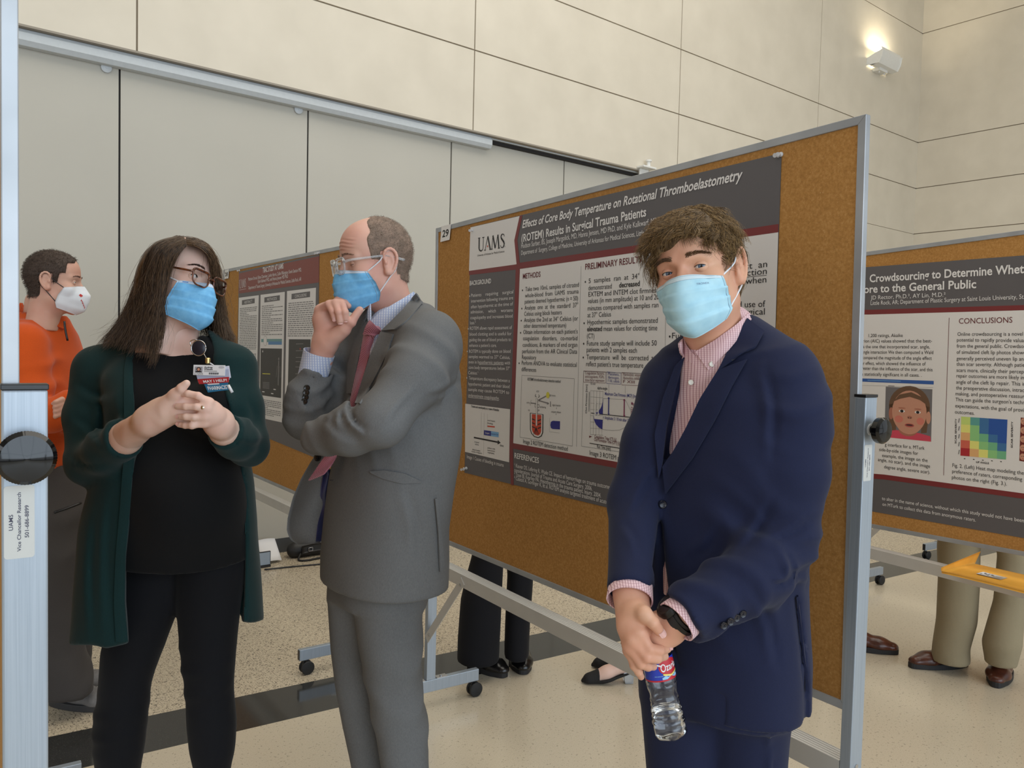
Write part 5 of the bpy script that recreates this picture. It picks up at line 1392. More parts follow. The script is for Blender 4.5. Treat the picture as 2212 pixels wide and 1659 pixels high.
def sheet_hair(sheets, n, K, seed, r0, thick, wav=0.004, fly=0.06):
    """hair combed between guide curves given as (pixel x, pixel y, depth) lists"""
    rg = np.random.default_rng(seed); out = []
    GS = [[resample([A(*p) for p in g], K) for g in sh] for sh in sheets]; wts = np.array([len(s) - 1 for s in sheets], float); wts /= wts.sum()
    s_ = np.linspace(0, 1, K)
    for _ in range(n):
        gs = GS[rg.choice(len(GS), p=wts)]; u = rg.uniform(0, len(gs) - 1); 
        if rg.random() < 0.55: u = np.clip(round(u * 3.5) / 3.5 + rg.normal() * 0.055, 0, len(gs) - 1.001)     # gather into locks
        i = int(min(len(gs) - 2, u)); f = u - i; c = gs[i] * (1 - f) + gs[i + 1] * f
        o = rg.normal(size=3) * thick; ph = rg.uniform(0, 6.28); fr_ = rg.uniform(0.8, 2.0); side = rg.normal(size=3); side /= np.linalg.norm(side)
        amp = wav * rg.uniform(0.4, 1.5) * (3.0 if rg.random() < fly else 1.0)
        lk = np.array([math.sin(u * 9.0 + 1), math.cos(u * 7.3), math.sin(u * 11.0)])
        e = 0.72 + 0.30 * rg.random(); cc = np.stack([np.interp(s_ * e, s_, c[:, k]) for k in range(3)], 1)
        out.append(cc + np.outer(0.15 + s_ * 1.0, o) + np.outer(amp * np.sin(s_ * 6.28 * fr_ + ph) * s_, side) + np.outer(wav * 2.8 * np.sin(s_ * 9.5 + u * 5) * s_ ** 1.1, lk))
    return strands(np.array(out), r0, 0.35)

# ================================================================== figures: shared pieces
def rows_px(rows):
    """(py, left px, right px, depth, depth/width ratio, turn in degrees) -> loft rows"""
    out = []
    for py, xl, xr, d, r, ph in rows:
        c = A((xl + xr) / 2, py, d); W_ = (xr - xl) / 2 * d / FPX; p = math.radians(ph)
        a = W_ / math.sqrt(math.cos(p) ** 2 + r * r * math.sin(p) ** 2)
        out.append((c[2], c[0], c[1], a, a * r, p))
    return out
def side_axis(px):
    d = (px - IW / 2) / FPX * RIGHT0 + _f0; d /= np.linalg.norm(d); return np.array([d[1], -d[0]])
def bounds(pts, m): p = np.array(pts); return p.min(0) - m, p.max(0) + m

def head_parts(t, fr, skin, S, eyes, brow_mat, male=True, h_label=None):
    """head mesh (with lids) in world space plus eyes, lashes and brows as children later"""
    V, F = S.mesh(1); Vw = fr.at(V); F = F[:, ::-1]
    return Vw, F

def add_eyes(fr, up, lo, gaze, iris, which=(-1, 1), r=0.0122, y0=0.0690):
    """returns lids geometry in world space and a list of (eyeball MB, lash curve)"""
    L, E = [], []
    for s_ in which:
        c = np.array([s_ * 0.0325, y0, -0.001])
        (V, F, _), lash = lids(c[0], c[1], c[2], r * 1.06, up, lo)
        L.append((fr.at(V), F)); E.append((eyeball(fr.at(c), r * fr.k, fr.X * gaze[0] + fr.Y * gaze[1] + fr.Z * gaze[2]), fr.at(lash)))
    return L, E

def brow(bvh, fr, s_, mat, n=90, seed=3, lift=0.0006, arch=0.004, x0=0.012, x1=0.052, z0=0.021, th=0.0035):
    """an eyebrow of short hairs standing on the brow, in head space from x0 to x1"""
    r = np.random.default_rng(seed); out = []
    for i in range(n):
        f = r.uniform(0, 1); x = s_ * (x0 + (x1 - x0) * f); z = z0 + arch * math.sin(math.pi * min(1, f * 1.15) * 0.75) - 0.003 * max(0, f - 0.6) * 2 + r.uniform(-1, 1) * th * (1 - 0.7 * f)
        o = fr.at(np.array([x, 0.16, z])); hit = bvh.ray_cast(Vector(o), Vector(-fr.Y), 0.2)
        if hit[0] is None: continue
        p = np.array(hit[0]); n_ = np.array(hit[1]); n_ = n_ if n_ @ fr.Y > 0 else -n_
        d = fr.X * s_ * (0.8 + 0.2 * f) + fr.Z * (0.55 - 0.9 * f) + n_ * 0.25; d /= np.linalg.norm(d); L = 0.0075 * r.uniform(0.7, 1.2)
        out.append([p - n_ * 0.0005, p + d * L * 0.5 + n_ * lift, p + d * L + n_ * lift * 0.6])
    return strands(np.array(out), 0.00042, 0.3)

def shoe(t, heel, toe, w, mat, sole_mat, h=0.07, name='shoe'):
    heel, toe = np.array(heel, float), np.array(toe, float); d = toe - heel; L = np.linalg.norm(d); d /= L; s_ = np.cross(UPZ, d)
    S = SDF(*bounds([heel, toe, heel + UPZ * 0.12], 0.07), 0.005)
    P = lambda f, z, o=0.0: heel + d * L * f + UPZ * z + s_ * o
    S.path([P(0.13, 0.048), P(0.45, 0.045), P(0.70, 0.036), P(0.90, 0.030)], [w * 0.78, w * 0.85, w * 0.95, w * 0.66], 0.02, flat=(UPZ, 0.72))
    S.cone(P(0.13, 0.055), P(0.16, h + 0.03), w * 0.78, w * 0.72, 0.02); S.cone(P(0.22, 0.06), P(0.45, 0.05), w * 0.66, w * 0.7, 0.02)
    S.field(lambda q: (q[..., 2] - 0.022), 0, 'carve')
    up = t.part(name, S.mesh(1), mat, smooth=True)
    so = MB(); n = 36; pts = []
    for i in range(n):
        a = 2 * math.pi * i / n; f = 0.5 - 0.5 * math.cos(a); ww = w * (0.84 + 0.16 * math.sin(math.pi * min(1, f * 1.2))) * (abs(math.sin(a)) ** 0.6) * (1.0 if f < 0.75 else 1.0 - 0.2 * (f - 0.75) / 0.25) * 1.05
        pts.append((f, ww * (1 if math.sin(a) >= 0 else -1)))
    so.prism([(f * L * 1.03 - 0.004, o) for f, o in pts], heel, d, s_, UPZ, 0.026)
    t.part('sole', so, sole_mat, parent=up, bevel=0.003)
    return up

def button(t, c, n, r, mat, parent, up=(0, 0, 1)):
    mb = MB().lathe([(r, 0), (r, r * 0.25), (r * 0.86, r * 0.42), (r * 0.7, r * 0.3), (0, r * 0.28)], c, n, 20)
    for a in range(4): mb.lathe([(r * 0.12, r * 0.28), (r * 0.12, r * 0.36), (0, r * 0.36)], np.array(c) + r * 0.25 * (RGT * math.cos(a * 1.57 + 0.78) + DWN * math.sin(a * 1.57 + 0.78)), n, 6)
    return t.part('button', mb, mat, parent=parent, auto=0.7)

def folds(P, a, b, amp, freq, seed, tw=0.0):
    """creases running across a limb from a to b"""
    a, b = np.array(a, np.float32), np.array(b, np.float32); d = b - a; L = np.linalg.norm(d); d /= L
    s_ = (P - a) @ d; q = P - a - s_[..., None] * d
    w = np.clip(1.2 - np.sqrt((q ** 2).sum(-1)) / 0.12, 0, 1) * np.clip((s_ + 0.03) / 0.05, 0, 1) * np.clip((L + 0.03 - s_) / 0.05, 0, 1)
    ph = snoise(P, 9, seed, 1) * 2.2
    return amp * w * np.sin(s_ * freq + ph + tw * (q @ np.array([0.6, 0.5, 0.6], np.float32)) * 60) * np.clip(snoise(P, 14, seed + 9, 1) + 0.4, 0, 1)

sk_navy = skin_mat('skin_tanned', (214, 166, 138), (208, 134, 112)); sk_pale = skin_mat('skin_pale', (226, 194, 178), (216, 164, 150)); sk_grey = skin_mat('skin_ruddy', (220, 176, 158), (212, 142, 128)); sk_orange = skin_mat('skin_light', (208, 166, 146), (196, 136, 118))
suit_navy = cloth_mat('navy_wool', (26, 32, 60), 0.16, 700, 0.85, 0.06)
def shirt_check(name, base, line, sx, sz, w, rot=0.0, line2=None):
    t = NT(name); v = t.mapping((1, 1, 1), (0, rot, 0.66)); sp = t.t.nodes.new('ShaderNodeSeparateXYZ'); t.link(v, sp.inputs[0])
    def stripe(o, per, ww): m = t.math('FRACT', t.math('MULTIPLY', o, 1.0 / per)); return t.math('LESS_THAN', m, ww)
    c = t.mix(stripe(sp.outputs[0], sx, w), srgb(*base), srgb(*line)); c = t.mix(t.math('MULTIPLY', stripe(sp.outputs[2], sz, w * 0.8), 0.6 if line2 is None else 1.0), c, srgb(*(line2 or line)))
    t.set(color=c, rough=0.8, spec=0.25, sheen=0.1); return t.m
shirt_pink = shirt_check('shirt_pink_check', (226, 194, 198), (140, 78, 94), 0.0044, 0.0036, 0.15)

# ================================================================== the young man in the navy suit
def navy_man():
    t = Thing('person', A(1560, 764, 1.52) * (1, 1, 0), 'young man in a navy suit and pale blue mask holding a water bottle', 'person')
    U = side_axis(1560)
    fr = Frame(-20, 3, -11, 1490); fr.k = 0.945; fr.pin((0, 0.083, 0.0), 1474, 582, 1.43)
    T = [(770, 1462, 1668, 1.53, .62, 34), (810, 1436, 1715, 1.53, .62, 34), (870, 1418, 1742, 1.52, .64, 34), (950, 1404, 1746, 1.52, .66, 34), (1050, 1394, 1738, 1.52, .66, 32), (1120, 1388, 1732, 1.52, .68, 30), (1200, 1384, 1726, 1.52, .70, 30), (1300, 1384, 1732, 1.52, .72, 30), (1400, 1386, 1740, 1.52, .72, 30), (1506, 1390, 1738, 1.52, .72, 30)]
    R = rows_px(T)
    sL, eL, wL = A(1694, 834, 1.45), A(1690, 1156, 1.41), A(1487, 1322, 1.335)
    sR, eR, wR = A(1452, 838, 1.60), A(1374, 1085, 1.54), A(1362, 1268, 1.385)
    nb = A(1556, 735, 1.545)
    # ---- jacket
    def vent(P):
        x, y, z = pix(P); xx = np.interp(y, [1288, 1400, 1492], [1718, 1731, 1740]); return 0.008 * np.exp(-((x - xx) / 4.0) ** 2) * np.clip((y - 1286) / 10, 0, 1)
    S = SDF(*boxpx(1330, 1800, 690, 1530, 1.28, 1.70), 0.0058)
    S.loft(R, U, 0.02)
    S.cone(A(1606, 740, 1.52), A(1690, 800, 1.46), 0.052, 0.056, 0.04); S.cone(A(1500, 775, 1.57), A(1452, 828, 1.60), 0.050, 0.055, 0.04)
    S.path([sL, A(1708, 900, 1.43), A(1712, 1020, 1.415), eL], [0.063, 0.061, 0.057, 0.055], 0.018, k0=0.028)
    S.path([eL, A(1630, 1238, 1.365), wL], [0.055, 0.054, 0.047], 0.022)
    S.path([sR, A(1410, 960, 1.57), eR], [0.060, 0.058, 0.052], 0.02, k0=0.03); S.path([eR, wR], [0.051, 0.041], 0.02)
    # sleeve ends cut square, creases
    for w_, e_, L in ((wL, eL, 0.0), (wR, eR, 0.0)):
        d = (w_ - e_) / np.linalg.norm(w_ - e_)
        S.field(lambda P, w_=w_, d=d: np.maximum(((P - (w_ + d * 0.012)) @ d) * -1.0, np.sqrt(((P - w_) ** 2).sum(-1)) - 0.075), 0, 'carve')
        S.cone(w_ - d * 0.004, w_ + d * 0.05, 0.034 if e_ is eL else 0.029, 0.034, 0.004, 'carve')
    S.displace(lambda P: creases(P, sL, eL, 0.011, 45, 3) + creases(P, eL, wL, 0.012, 42, 5) + creases(P, sR, eR, 0.009, 45, 6) + creases(P, A(1700, 1080, 1.41), A(1660, 1230, 1.39), 0.010, 70, 15) + 0.0028 * snoise(P * np.array([1, 1, 0.45]), 17, 8, 2) + vent(P) + fold_lines(P, [([(1693, 1185), (1712, 1225), (1702, 1256), (1662, 1262)], 5, 0.010), ([(1752, 1120), (1716, 1150), (1668, 1168)], 7, 0.006), ([(1668, 1080), (1640, 1140), (1600, 1190)], 9, 0.005), ([(1655, 800), (1672, 880), (1668, 980)], 8, 0.006), ([(1440, 1000), (1400, 1050), (1372, 1110)], 7, 0.006), ([(1350, 1130), (1372, 1160), (1385, 1200)], 6, 0.005), ([(1560, 1130), (1530, 1180), (1490, 1210)], 8, 0.004), ([(1620, 1260), (1660, 1340), (1680, 1440)], 8, 0.004)], 1.50) + 0.0035 * folds(P, A(1560, 850, 1.4), A(1600, 1480, 1.4), 1.0, 30, 11))
    V0, F0 = S.mesh(1); full = bvh_of(V0, F0)
    S.field(frustum_cut([(1466, 690), (1478, 775), (1458, 850), (1441, 920), (1431, 1004), (1455, 975), (1482, 925), (1512, 862), (1549, 806), (1612, 720), (1612, 680)], 1.2, 1.52, 1.45 / FPX), 0.004, 'carve')
    S.field(frustum_cut([(1427, 1085), (1436, 1200), (1450, 1330), (1466, 1440), (1508, 1487), (1566, 1506), (1566, 1560), (1330, 1560), (1392, 1480), (1396, 1330), (1412, 1200)], 1.395, 1.50, 1.45 / FPX), 0.004, 'carve', *bounds([A(1380, 1085, 1.37), A(1580, 1560, 1.52), A(1330, 1560, 1.52), A(1580, 1085, 1.37)], 0.02))
    jk = t.part('jacket', S.mesh(1), suit_navy, smooth=True)
    lap = [drape(full, ([(1614, 688), (1585, 735), (1550, 802)], [(1651, 716), (1632, 750), (1599, 764)]), 14, 9, 0.009, 0.004, 1.45),
           drape(full, ([(1551, 800), (1512, 862), (1482, 925), (1455, 975), (1431, 1008)], [(1614, 776), (1580, 836), (1546, 905), (1496, 990), (1438, 1066)]), 26, 9, 0.007, 0.004, 1.42),
           drape(full, ([(1478, 772), (1456, 850), (1440, 920), (1431, 1004)], [(1458, 792), (1432, 862), (1414, 940), (1422, 1034)]), 22, 7, 0.006, 0.004, 1.5)]
    lap.append(drape(full, ([(1719, 1290), (1733, 1400), (1741, 1490)], [(1724, 1286), (1737, 1400), (1748, 1497)]), 16, 4, 0.006, 0.004, 1.52))
    for nm_, q in zip(('jacket_collar', 'lapel', 'lapel', 'vent_flap'), lap): t.part(nm_, q, suit_navy, parent=jk, auto=0.9)
    dk = plain('button_navy', (26, 28, 40), 0.25)
    jb = bvh_of(V0, F0)
    for x, y in ((1563, 1350), (1577, 1341.5), (1590, 1333.5), (1603.5, 1325)):
        p = drape_pt(jb, x, y, 1.33); button(t, p - FWD * 0.0015, -FWD * 0.85 + UPZ * -0.2 + RGT * 0.3, 0.0068, dk, jk)
    p = drape_pt(jb, 1431, 1089, 1.4); button(t, p - FWD * 0.002, -FWD, 0.008, dk, jk)
    # ---- shirt with collar, placket buttons and cuffs
    S = SDF(*boxpx(1380, 1720, 690, 1300, 1.36, 1.7), 0.0065)
    S.loft([r for r in R if r[0] > A(1560, 1310, 1.52)[2]], U, 0.02, grow=-0.016)
    S.cone(A(1566, 725, 1.545), A(1560, 790, 1.535), 0.064, 0.085, 0.03)
    S.displace(lambda P: 0.0015 * snoise(P, 40, 4))
    sh = t.part('shirt', S.mesh(1), shirt_pink, smooth=True)
    nk = SDF(*boxpx(1450, 1660, 640, 820, 1.4, 1.66), 0.006); nk.cone(A(1550, 690, 1.54), A(1558, 790, 1.535), 0.066, 0.078, 0.02); nb_ = bvh_of(*nk.mesh(1))
    col = [drape(nb_, ([(1616, 676), (1590, 702), (1545, 735), (1502, 760)], [(1622, 690), (1606, 716), (1572, 758), (1531, 800)]), 18, 8, 0.008, 0.003, 1.46, bulge=0.004),
           drape(nb_, ([(1477, 728), (1480, 742), (1490, 757), (1503, 768)], [(1466, 742), (1470, 765), (1484, 778), (1500, 788)]), 10, 6, 0.008, 0.003, 1.48),
           drape(nb_, ([(1503, 762), (1496, 775)], [(1533, 800), (1508, 800)]), 5, 5, 0.003, 0.003, 1.47)]
    for q in col[:2]: t.part('collar', q, shirt_pink, parent=sh, auto=0.9)
    t.part('collar_band', col[2], shirt_pink, parent=sh, auto=0.9)
    pearl = plain('button_pearl', (226, 220, 210), 0.25)
    for x, y, d in ((1534, 787, 1.445), (1491, 826, None)):
        p = drape_pt(full, x, y, 1.44) - FWD * (0.004 if d is None else 0.012); button(t, p, -FWD, 0.0052, pearl, sh)
    for w_, e_ in ((wL, eL), (wR, eR)):
        d = (w_ - e_) / np.linalg.norm(w_ - e_); mb = MB()
        mb.lathe([(0.0345, -0.03), (0.0375, 0.020), (0.0378, 0.028), (0.0355, 0.028), (0.0345, 0.018), (0.032, -0.03)], w_, d, 36, rfun=lambda i, a: 1 + 0.05 * math.cos(2 * a))
        t.part('shirt_cuff', mb, shirt_pink, parent=sh, auto=1.0)
    # ---- trousers
    S = SDF(*boxpx(1370, 1740, 1380, 2420, 1.35, 1.7), 0.0075)
    lg = rows_px([(1420, 1520, 1722, 1.50, .95, 20), (1500, 1520, 1712, 1.50, .95, 20), (1600, 1530, 1703, 1.50, .95, 20), (1700, 1540, 1698, 1.50, 1, 0), (1850, 1556, 1694, 1.50, 1, 0), (2050, 1560, 1682, 1.48, 1, 0), (2380, 1562, 1676, 1.45, 1, 0), (2440, 1564, 1676, 1.45, 1, 0)])
    rg = rows_px([(1420, 1378, 1580, 1.53, .95, 20), (1500, 1382, 1566, 1.53, .95, 20), (1600, 1392, 1556, 1.53, .95, 20), (1700, 1400, 1552, 1.53, 1, 0), (1850, 1412, 1548, 1.54, 1, 0), (2050, 1420, 1540, 1.55, 1, 0), (2340, 1424, 1534, 1.57, 1, 0), (2380, 1424, 1534, 1.57, 1, 0)])
    hip = rows_px([(1380, 1388, 1726, 1.52, .68, 30), (1430, 1382, 1722, 1.52, .70, 30), (1520, 1386, 1712, 1.52, .70, 30)])
    S.loft(hip, U, 0.02); S.loft(lg, U, 0.03, n=2.1); S.loft(rg, U, 0.015, n=2.1)
    S.displace(lambda P: 0.003 * snoise(P * np.array([1, 1, 0.4]), 20, 12, 2) - 0.006 * np.exp(-((pix(P)[0] - (1660 + (pix(P)[1] - 1500) * 0.02)) / 3.0) ** 2))
    t.part('trousers', S.mesh(1), suit_navy, smooth=True)
    brown = plain('shoe_leather_dark', (48, 30, 24), 0.3); solem = plain('shoe_sole', (24, 22, 22), 0.6)
    for c, q in ((lg[0], lg), (rg[0], rg)):
        b = np.array([q[-1][1], q[-1][2], 0]); f = -_f0 * 0.8 - RIGHT0 * 0.6; f /= np.linalg.norm(f); shoe(t, b - f * 0.07, b + f * 0.20, 0.046, brown, solem)
    # ---- body: head, hands and the core the clothes hang on
    HS = head_sdf(0.0021, 0.058); V, F = HS.mesh(1); Vh, Fh = fr.at(V), F[:, ::-1]; hb = bvh_of(Vh, Fh)
    L, E = add_eyes(fr, 13, -15, (0.30, 0.94, -0.06), iris_b)
    # right hand, laid over the left
    S = SDF(*boxpx(1335, 1480, 1240, 1480, 1.28, 1.43), 0.0017)
    d0 = 1.335
    wr = A(1363, 1285, 1.375)
    pal = A(1372, 1345, 1.335)
    S.cone(A(1362, 1240, 1.395), wr, 0.029, 0.028, 0.01); S.cone(wr, A(1371, 1350, 1.343), 0.028, 0.031, 0.015, flat=(FWD, 0.75))
    mc = [A(1381, 1366, 1.322), A(1367, 1381, 1.324), A(1360, 1394, 1.332), A(1359, 1406, 1.345)]
    for m, f in zip(mc, (0.012, 0.0125, 0.0115, 0.010)): S.cone(A(1369, 1325, 1.345), m, 0.016, f, 0.010)
    finger(S, [mc[0], A(1403, 1401, 1.318), A(1425, 1405, 1.330), A(1442, 1402, 1.345)], 0.0088)
    finger(S, [mc[1], A(1397, 1420, 1.318), A(1420, 1422, 1.330), A(1436, 1418, 1.346)], 0.0088)
    finger(S, [mc[2], A(1385, 1434, 1.324), A(1400, 1440, 1.336), A(1411, 1440, 1.350)], 0.0084)
    finger(S, [mc[3], A(1371, 1438, 1.335), A(1380, 1452, 1.342), A(1385, 1462, 1.350)], 0.0074)
    S.cone(A(1374, 1318, 1.348), A(1392, 1326, 1.318), 0.020, 0.0125, 0.012); finger(S, [A(1390, 1324, 1.318), A(1411, 1345, 1.310), A(1425, 1364, 1.318)], 0.0098)
    S.displace(lambda P: 0.0006 * snoise(P, 160, 31, 1))
    HR = S.mesh(1)
    # left hand, gripping the neck of the bottle underneath
    S = SDF(*boxpx(1385, 1520, 1290, 1430, 1.30, 1.46), 0.0019)
    S.cone(A(1510, 1305, 1.335), A(1462, 1340, 1.350), 0.027, 0.026, 0.01, flat=(DWN * 0.7 + RGT * 0.5, 0.85)); S.cone(A(1462, 1340, 1.350), A(1422, 1364, 1.362), 0.027, 0.034, 0.015)
    S.ball(A(1452, 1362, 1.362), 0.022, 0.015)
    for k, (y, d) in enumerate(((1352, 1.372), (1366, 1.376), (1380, 1.380), (1393, 1.386))):
        S.path([A(1418, y - 4, d - 0.012), A(1394, y + 2, d), A(1398, y + 6, d + 0.026), A(1418, y + 6, d + 0.034)], [0.0115, 0.0095, 0.009, 0.008], 0.004, k0=0.010)
    S.path([A(1440, 1345, 1.345), A(1416, 1340, 1.345), A(1400, 1338, 1.365)], [0.014, 0.011, 0.009], 0.006)
    HL = S.mesh(1)
    S = SDF(*boxpx(1370, 1740, 650, 2420, 1.36, 1.7), 0.016)
    S.cone(A(1545, 690, 1.545), A(1558, 780, 1.545), 0.055, 0.06, 0.03); S.loft(R, U, 0.03, grow=-0.04); S.path([sL, eL, wL], [0.04, 0.036, 0.026], 0.02); S.path([sR, eR, wR], [0.04, 0.036, 0.026], 0.02)
    S.loft(lg, U, 0.02, grow=-0.03); S.loft(rg, U, 0.02, grow=-0.03)
    core = S.mesh(1)
    nails = [nail(A(1427, 1366, 1.318), A(1411, 1345, 1.310), -FWD * 0.9 - DWN * 0.3 + RGT * 0.2, 0.0088), nail(A(1443, 1402, 1.345), A(1425, 1405, 1.330), RGT * 0.5 - DWN * 0.7 - FWD * 0.4, 0.0074)]
    parts = [(Vh, Fh, 0)] + [(v, f, 0) for v, f in L] + [HR, HL, core] + [(v, f, 1) for v, f in nails]
    bd = t.part('body', join(*parts), [sk_navy, nailm], smooth=True)
    for mb, lash in E:
        t.part('eye', mb, [eyew, iris_b, pupil], parent=bd, smooth=True)
        t.part('eyelashes', MB().tube(lash, 0.0005, 5), lashm, parent=bd)
    bm_ = hair_mat('brow_brown', (86, 62, 44), (120, 90, 62))
    for s_ in (-1, 1): t.part('eyebrow', brow(hb, fr, s_, bm_, 190, 3 + s_, z0=0.020, th=0.0042), bm_, parent=bd)
    # ---- mask
    mk_, on = add_mask(t, fr, bvh_of(V, F), [maskpale, plain('mask_pale_edge', (206, 226, 236), 0.8)], 4, wr=0.0018, pleat=0.0046, e=[(0, .0640, .056, -.026), (.2, .0665, .051, -.036), (.5, .0675, .038, -.056), (.8, .066, .028, -.086), (1, .052, .034, -.106)])
    # brand word on the mask front
    tv, tf = glyphs('TRONEX', 0.0); tv = (tv - tv.min(0)) / (tv.max(0) - tv.min(0))
    VV = [on(0.40 + 0.26 * x, 0.235 - 0.038 * y) for x, y in tv]
    t.part('lettering', (np.array(VV), tf), plain('mask_print', (120, 140, 168), 0.7), parent=mk_)
    # ---- wavy hair
    hm = hair_mat('hair_dark_blond', (64, 46, 26), (138, 108, 66), 0.38, 320); hm2 = hair_mat('hair_blond_strand', (104, 78, 46), (176, 142, 92), 0.38, 320)
    C = SDF((-0.12, -0.15, -0.12), (0.12, 0.14, 0.17), 0.0032)
    C.ell((0, -0.014, 0.030), (0.0795, 0.1015, 0.0955), 0); C.ell((0.0, 0.032, 0.067), (0.067, 0.059, 0.046), 0.02)
    C.ell((0, -0.062, -0.030), (0.064, 0.045, 0.065), 0.02)
    def fringe(P):
        x = P[..., 0]; zb = np.where(x < 0.028, 0.064 - 0.040 * np.clip((0.028 - x) / 0.095, 0, 1) ** 0.8, 0.064 - 0.075 * np.clip((x - 0.028) / 0.040, 0, 1) ** 1.5)
        return np.maximum(0.030 - 0.4 * np.clip(np.abs(x) - 0.05, 0, 1) - P[..., 1], P[..., 2] - zb - 0.004 * np.sin(x * 90))
    C.field(fringe, 0.006, 'carve')
    C.field(lambda P: np.maximum(np.maximum(P[..., 2] - 0.004 - 0.4 * np.clip(-P[..., 1], 0, 1), -0.018 - 0.7 * (P[..., 2] + 0.02) * 0 - P[..., 1]), -1), 0.004, 'carve')
    C.field(lambda P: P[..., 2] + 0.085, 0.004, 'carve')
    C.displace(lambda P: 0.004 * snoise(P, 60, 21, 2))
    V, F = C.mesh(1); cap = (fr.at(V), F[:, ::-1]); cb = bvh_of(V, F)
    r = np.random.default_rng(11); cl = []
    for n_ in range(760):                                              # clumps of curls rooted on the cap
        th, ph = r.uniform(0, 2 * math.pi), r.uniform(-0.35, 1.0)
        if n_ > 520: th, ph = math.pi / 2 + r.normal() * 0.7, r.uniform(0.35, 1.0)
        dv = np.array([math.cos(th) * math.cos(ph * 1.45), math.sin(th) * math.cos(ph * 1.45), math.sin(ph * 1.45)])
        hit = cb.ray_cast(Vector(np.array([0, -0.005, 0.02]) + dv * 0.3), Vector(-dv), 0.4)
        if hit[0] is None: continue
        p = np.array(hit[0])
        if (p[1] > 0.035 and fringe(p[None])[0] < 0.0) or p[2] < -0.08 or (p[0] > 0.055 and p[2] < 0.034 and -0.042 < p[1] < 0.012): continue
        nn = p - np.array([0, -0.01, 0.02]); nn /= np.linalg.norm(nn)
        front = np.clip((p[1] - 0.0) / 0.07, 0, 1) * np.clip((p[2] - 0.02) / 0.06, 0, 1)
        flow = np.array([0.0, -0.45, -0.65]) * (1 - front) + np.array([-0.75 + 0.35 * r.normal(), 0.55, -0.50]) * front + r.normal(size=3) * 0.22
        flow -= nn * (flow @ nn) * 0.85; flow /= np.linalg.norm(flow) + 1e-9; sd = np.cross(nn, flow)
        Ln = (0.5 if p[0] > 0.05 and p[2] < 0.075 and p[1] > -0.05 else 0.55 if p[1] > 0.045 and p[0] > -0.035 and fringe(p[None])[0] < 0.022 else 1.0) * r.uniform(0.036, 0.062) * (1.0 if p[2] > 0.0 else 0.75); cu = r.uniform(0.005, 0.010); w0 = r.uniform(0, 6.28); wn = r.uniform(0.8, 1.6)
        m = 19; K = 9
        for q in range(m):
            o = (r.normal(size=3) * 0.0030); o -= nn * (o @ nn); s_ = np.linspace(0, 1, K); ln = Ln * r.uniform(0.75, 1.1)
            cc = p + o - nn * 0.002 + np.outer(s_ * ln, flow) + np.outer(0.007 * np.sin(s_ * 2.9) * (1.0 - 0.3 * s_) + 0.0015 * r.normal(), nn) + np.outer(cu * np.sin(s_ * 6.28 * wn + w0) * s_, sd) + np.outer(cu * 0.6 * np.cos(s_ * 6.28 * wn + w0) * s_, nn) + np.outer(s_ ** 1.5, o) * 0.8
            cl.append(cc)
    cl = np.array(cl); Vs, Fs = strands(fr.at(cl.reshape(-1, 3)).reshape(cl.shape), 0.00042, 0.35)
    mi2 = np.where((np.arange(len(Fs)) // ((9 - 1) * 3 * 5)) % 3 == 0, 1, 0)
    t.part('hair', join((cap[0], cap[1], 2), (Vs, Fs, mi2)), [hm, hm2, hair_mat('hair_blond_under', (58, 42, 24), (98, 74, 44), 0.7, 400)], smooth=True)
    # ---- watch
    ax = (wL - A(1425, 1364, 1.36)); ax /= np.linalg.norm(ax); wc = A(1470, 1333, 1.347)
    w_ = Thing('wristwatch', wc - ax * 0.0 , 'black sports watch on the wrist of the man in the navy suit', 'watch')
    mb = MB().lathe([(0.0285, -0.011), (0.0300, -0.010), (0.0300, 0.010), (0.0285, 0.011)], wc, ax, 40, rfun=lambda i, a: 1 + 0.04 * math.cos(2 * a))
    w_.part('strap', mb, plain('watch_rubber', (18, 18, 19), 0.5), auto=0.8)
    cd = -RGT * 0.72 - DWN * 0.62 + FWD * -0.25; cd -= ax * (cd @ ax); cd /= np.linalg.norm(cd); cc = wc + cd * 0.030
    w_.part('case', MB().lathe([(0.019, -0.006), (0.0215, -0.003), (0.0215, 0.004), (0.019, 0.008), (0.016, 0.0085), (0.0155, 0.0078), (0, 0.0078)], cc, cd, 36), plain('watch_case', (16, 16, 17), 0.35), auto=0.6)
    w_.part('buckle', MB().lathe([(0.0305, -0.004), (0.0325, -0.004), (0.0325, 0.004), (0.0305, 0.004)], wc, ax, 40), plain('watch_loop', (10, 10, 11), 0.4), auto=0.8)
    # ---- bottle held upside up in the fists, cap hidden in the grip
    b0, b1 = A(1451, 1592, 1.372), A(1407.5, 1355, 1.378); ax = b1 - b0; Lb = np.linalg.norm(ax); ax /= Lb
    bt = Thing('water_bottle', b0, 'clear ribbed plastic water bottle held by the man in the navy suit', 'bottle')
    pet = NT('bottle_plastic'); pet.set(color=(0.97, 0.985, 1, 1), rough=0.03, trans=1.0, ior=1.38, spec=0.6); pet = pet.m
    u = Lb / 0.205; q = [(0.0, 0.004), (0.018, 0.0), (0.026, 0.0035), (0.0295, 0.010), (0.0298, 0.022)]
    for k in range(5):
        z = 0.026 + 0.0105 * k; q += [(0.0284 - 0.0006 * k, z), (0.0306 - 0.0009 * k, z + 0.0045), (0.0306 - 0.0009 * k, z + 0.0065)]
    q += [(0.0252, 0.080), (0.0258, 0.085), (0.0284, 0.095), (0.0288, 0.101), (0.0278, 0.103), (0.0292, 0.106), (0.0292, 0.110), (0.0278, 0.112), (0.0278, 0.155), (0.0290, 0.158), (0.0268, 0.166), (0.020, 0.182), (0.0125, 0.191), (0.0125, 0.205)]
    rf = lambda i, a: 1 + (0.05 * math.cos(5 * a) if i in (1, 2, 3) else (0.012 * math.cos(8 * a + i) if 4 < i < 24 else 0))
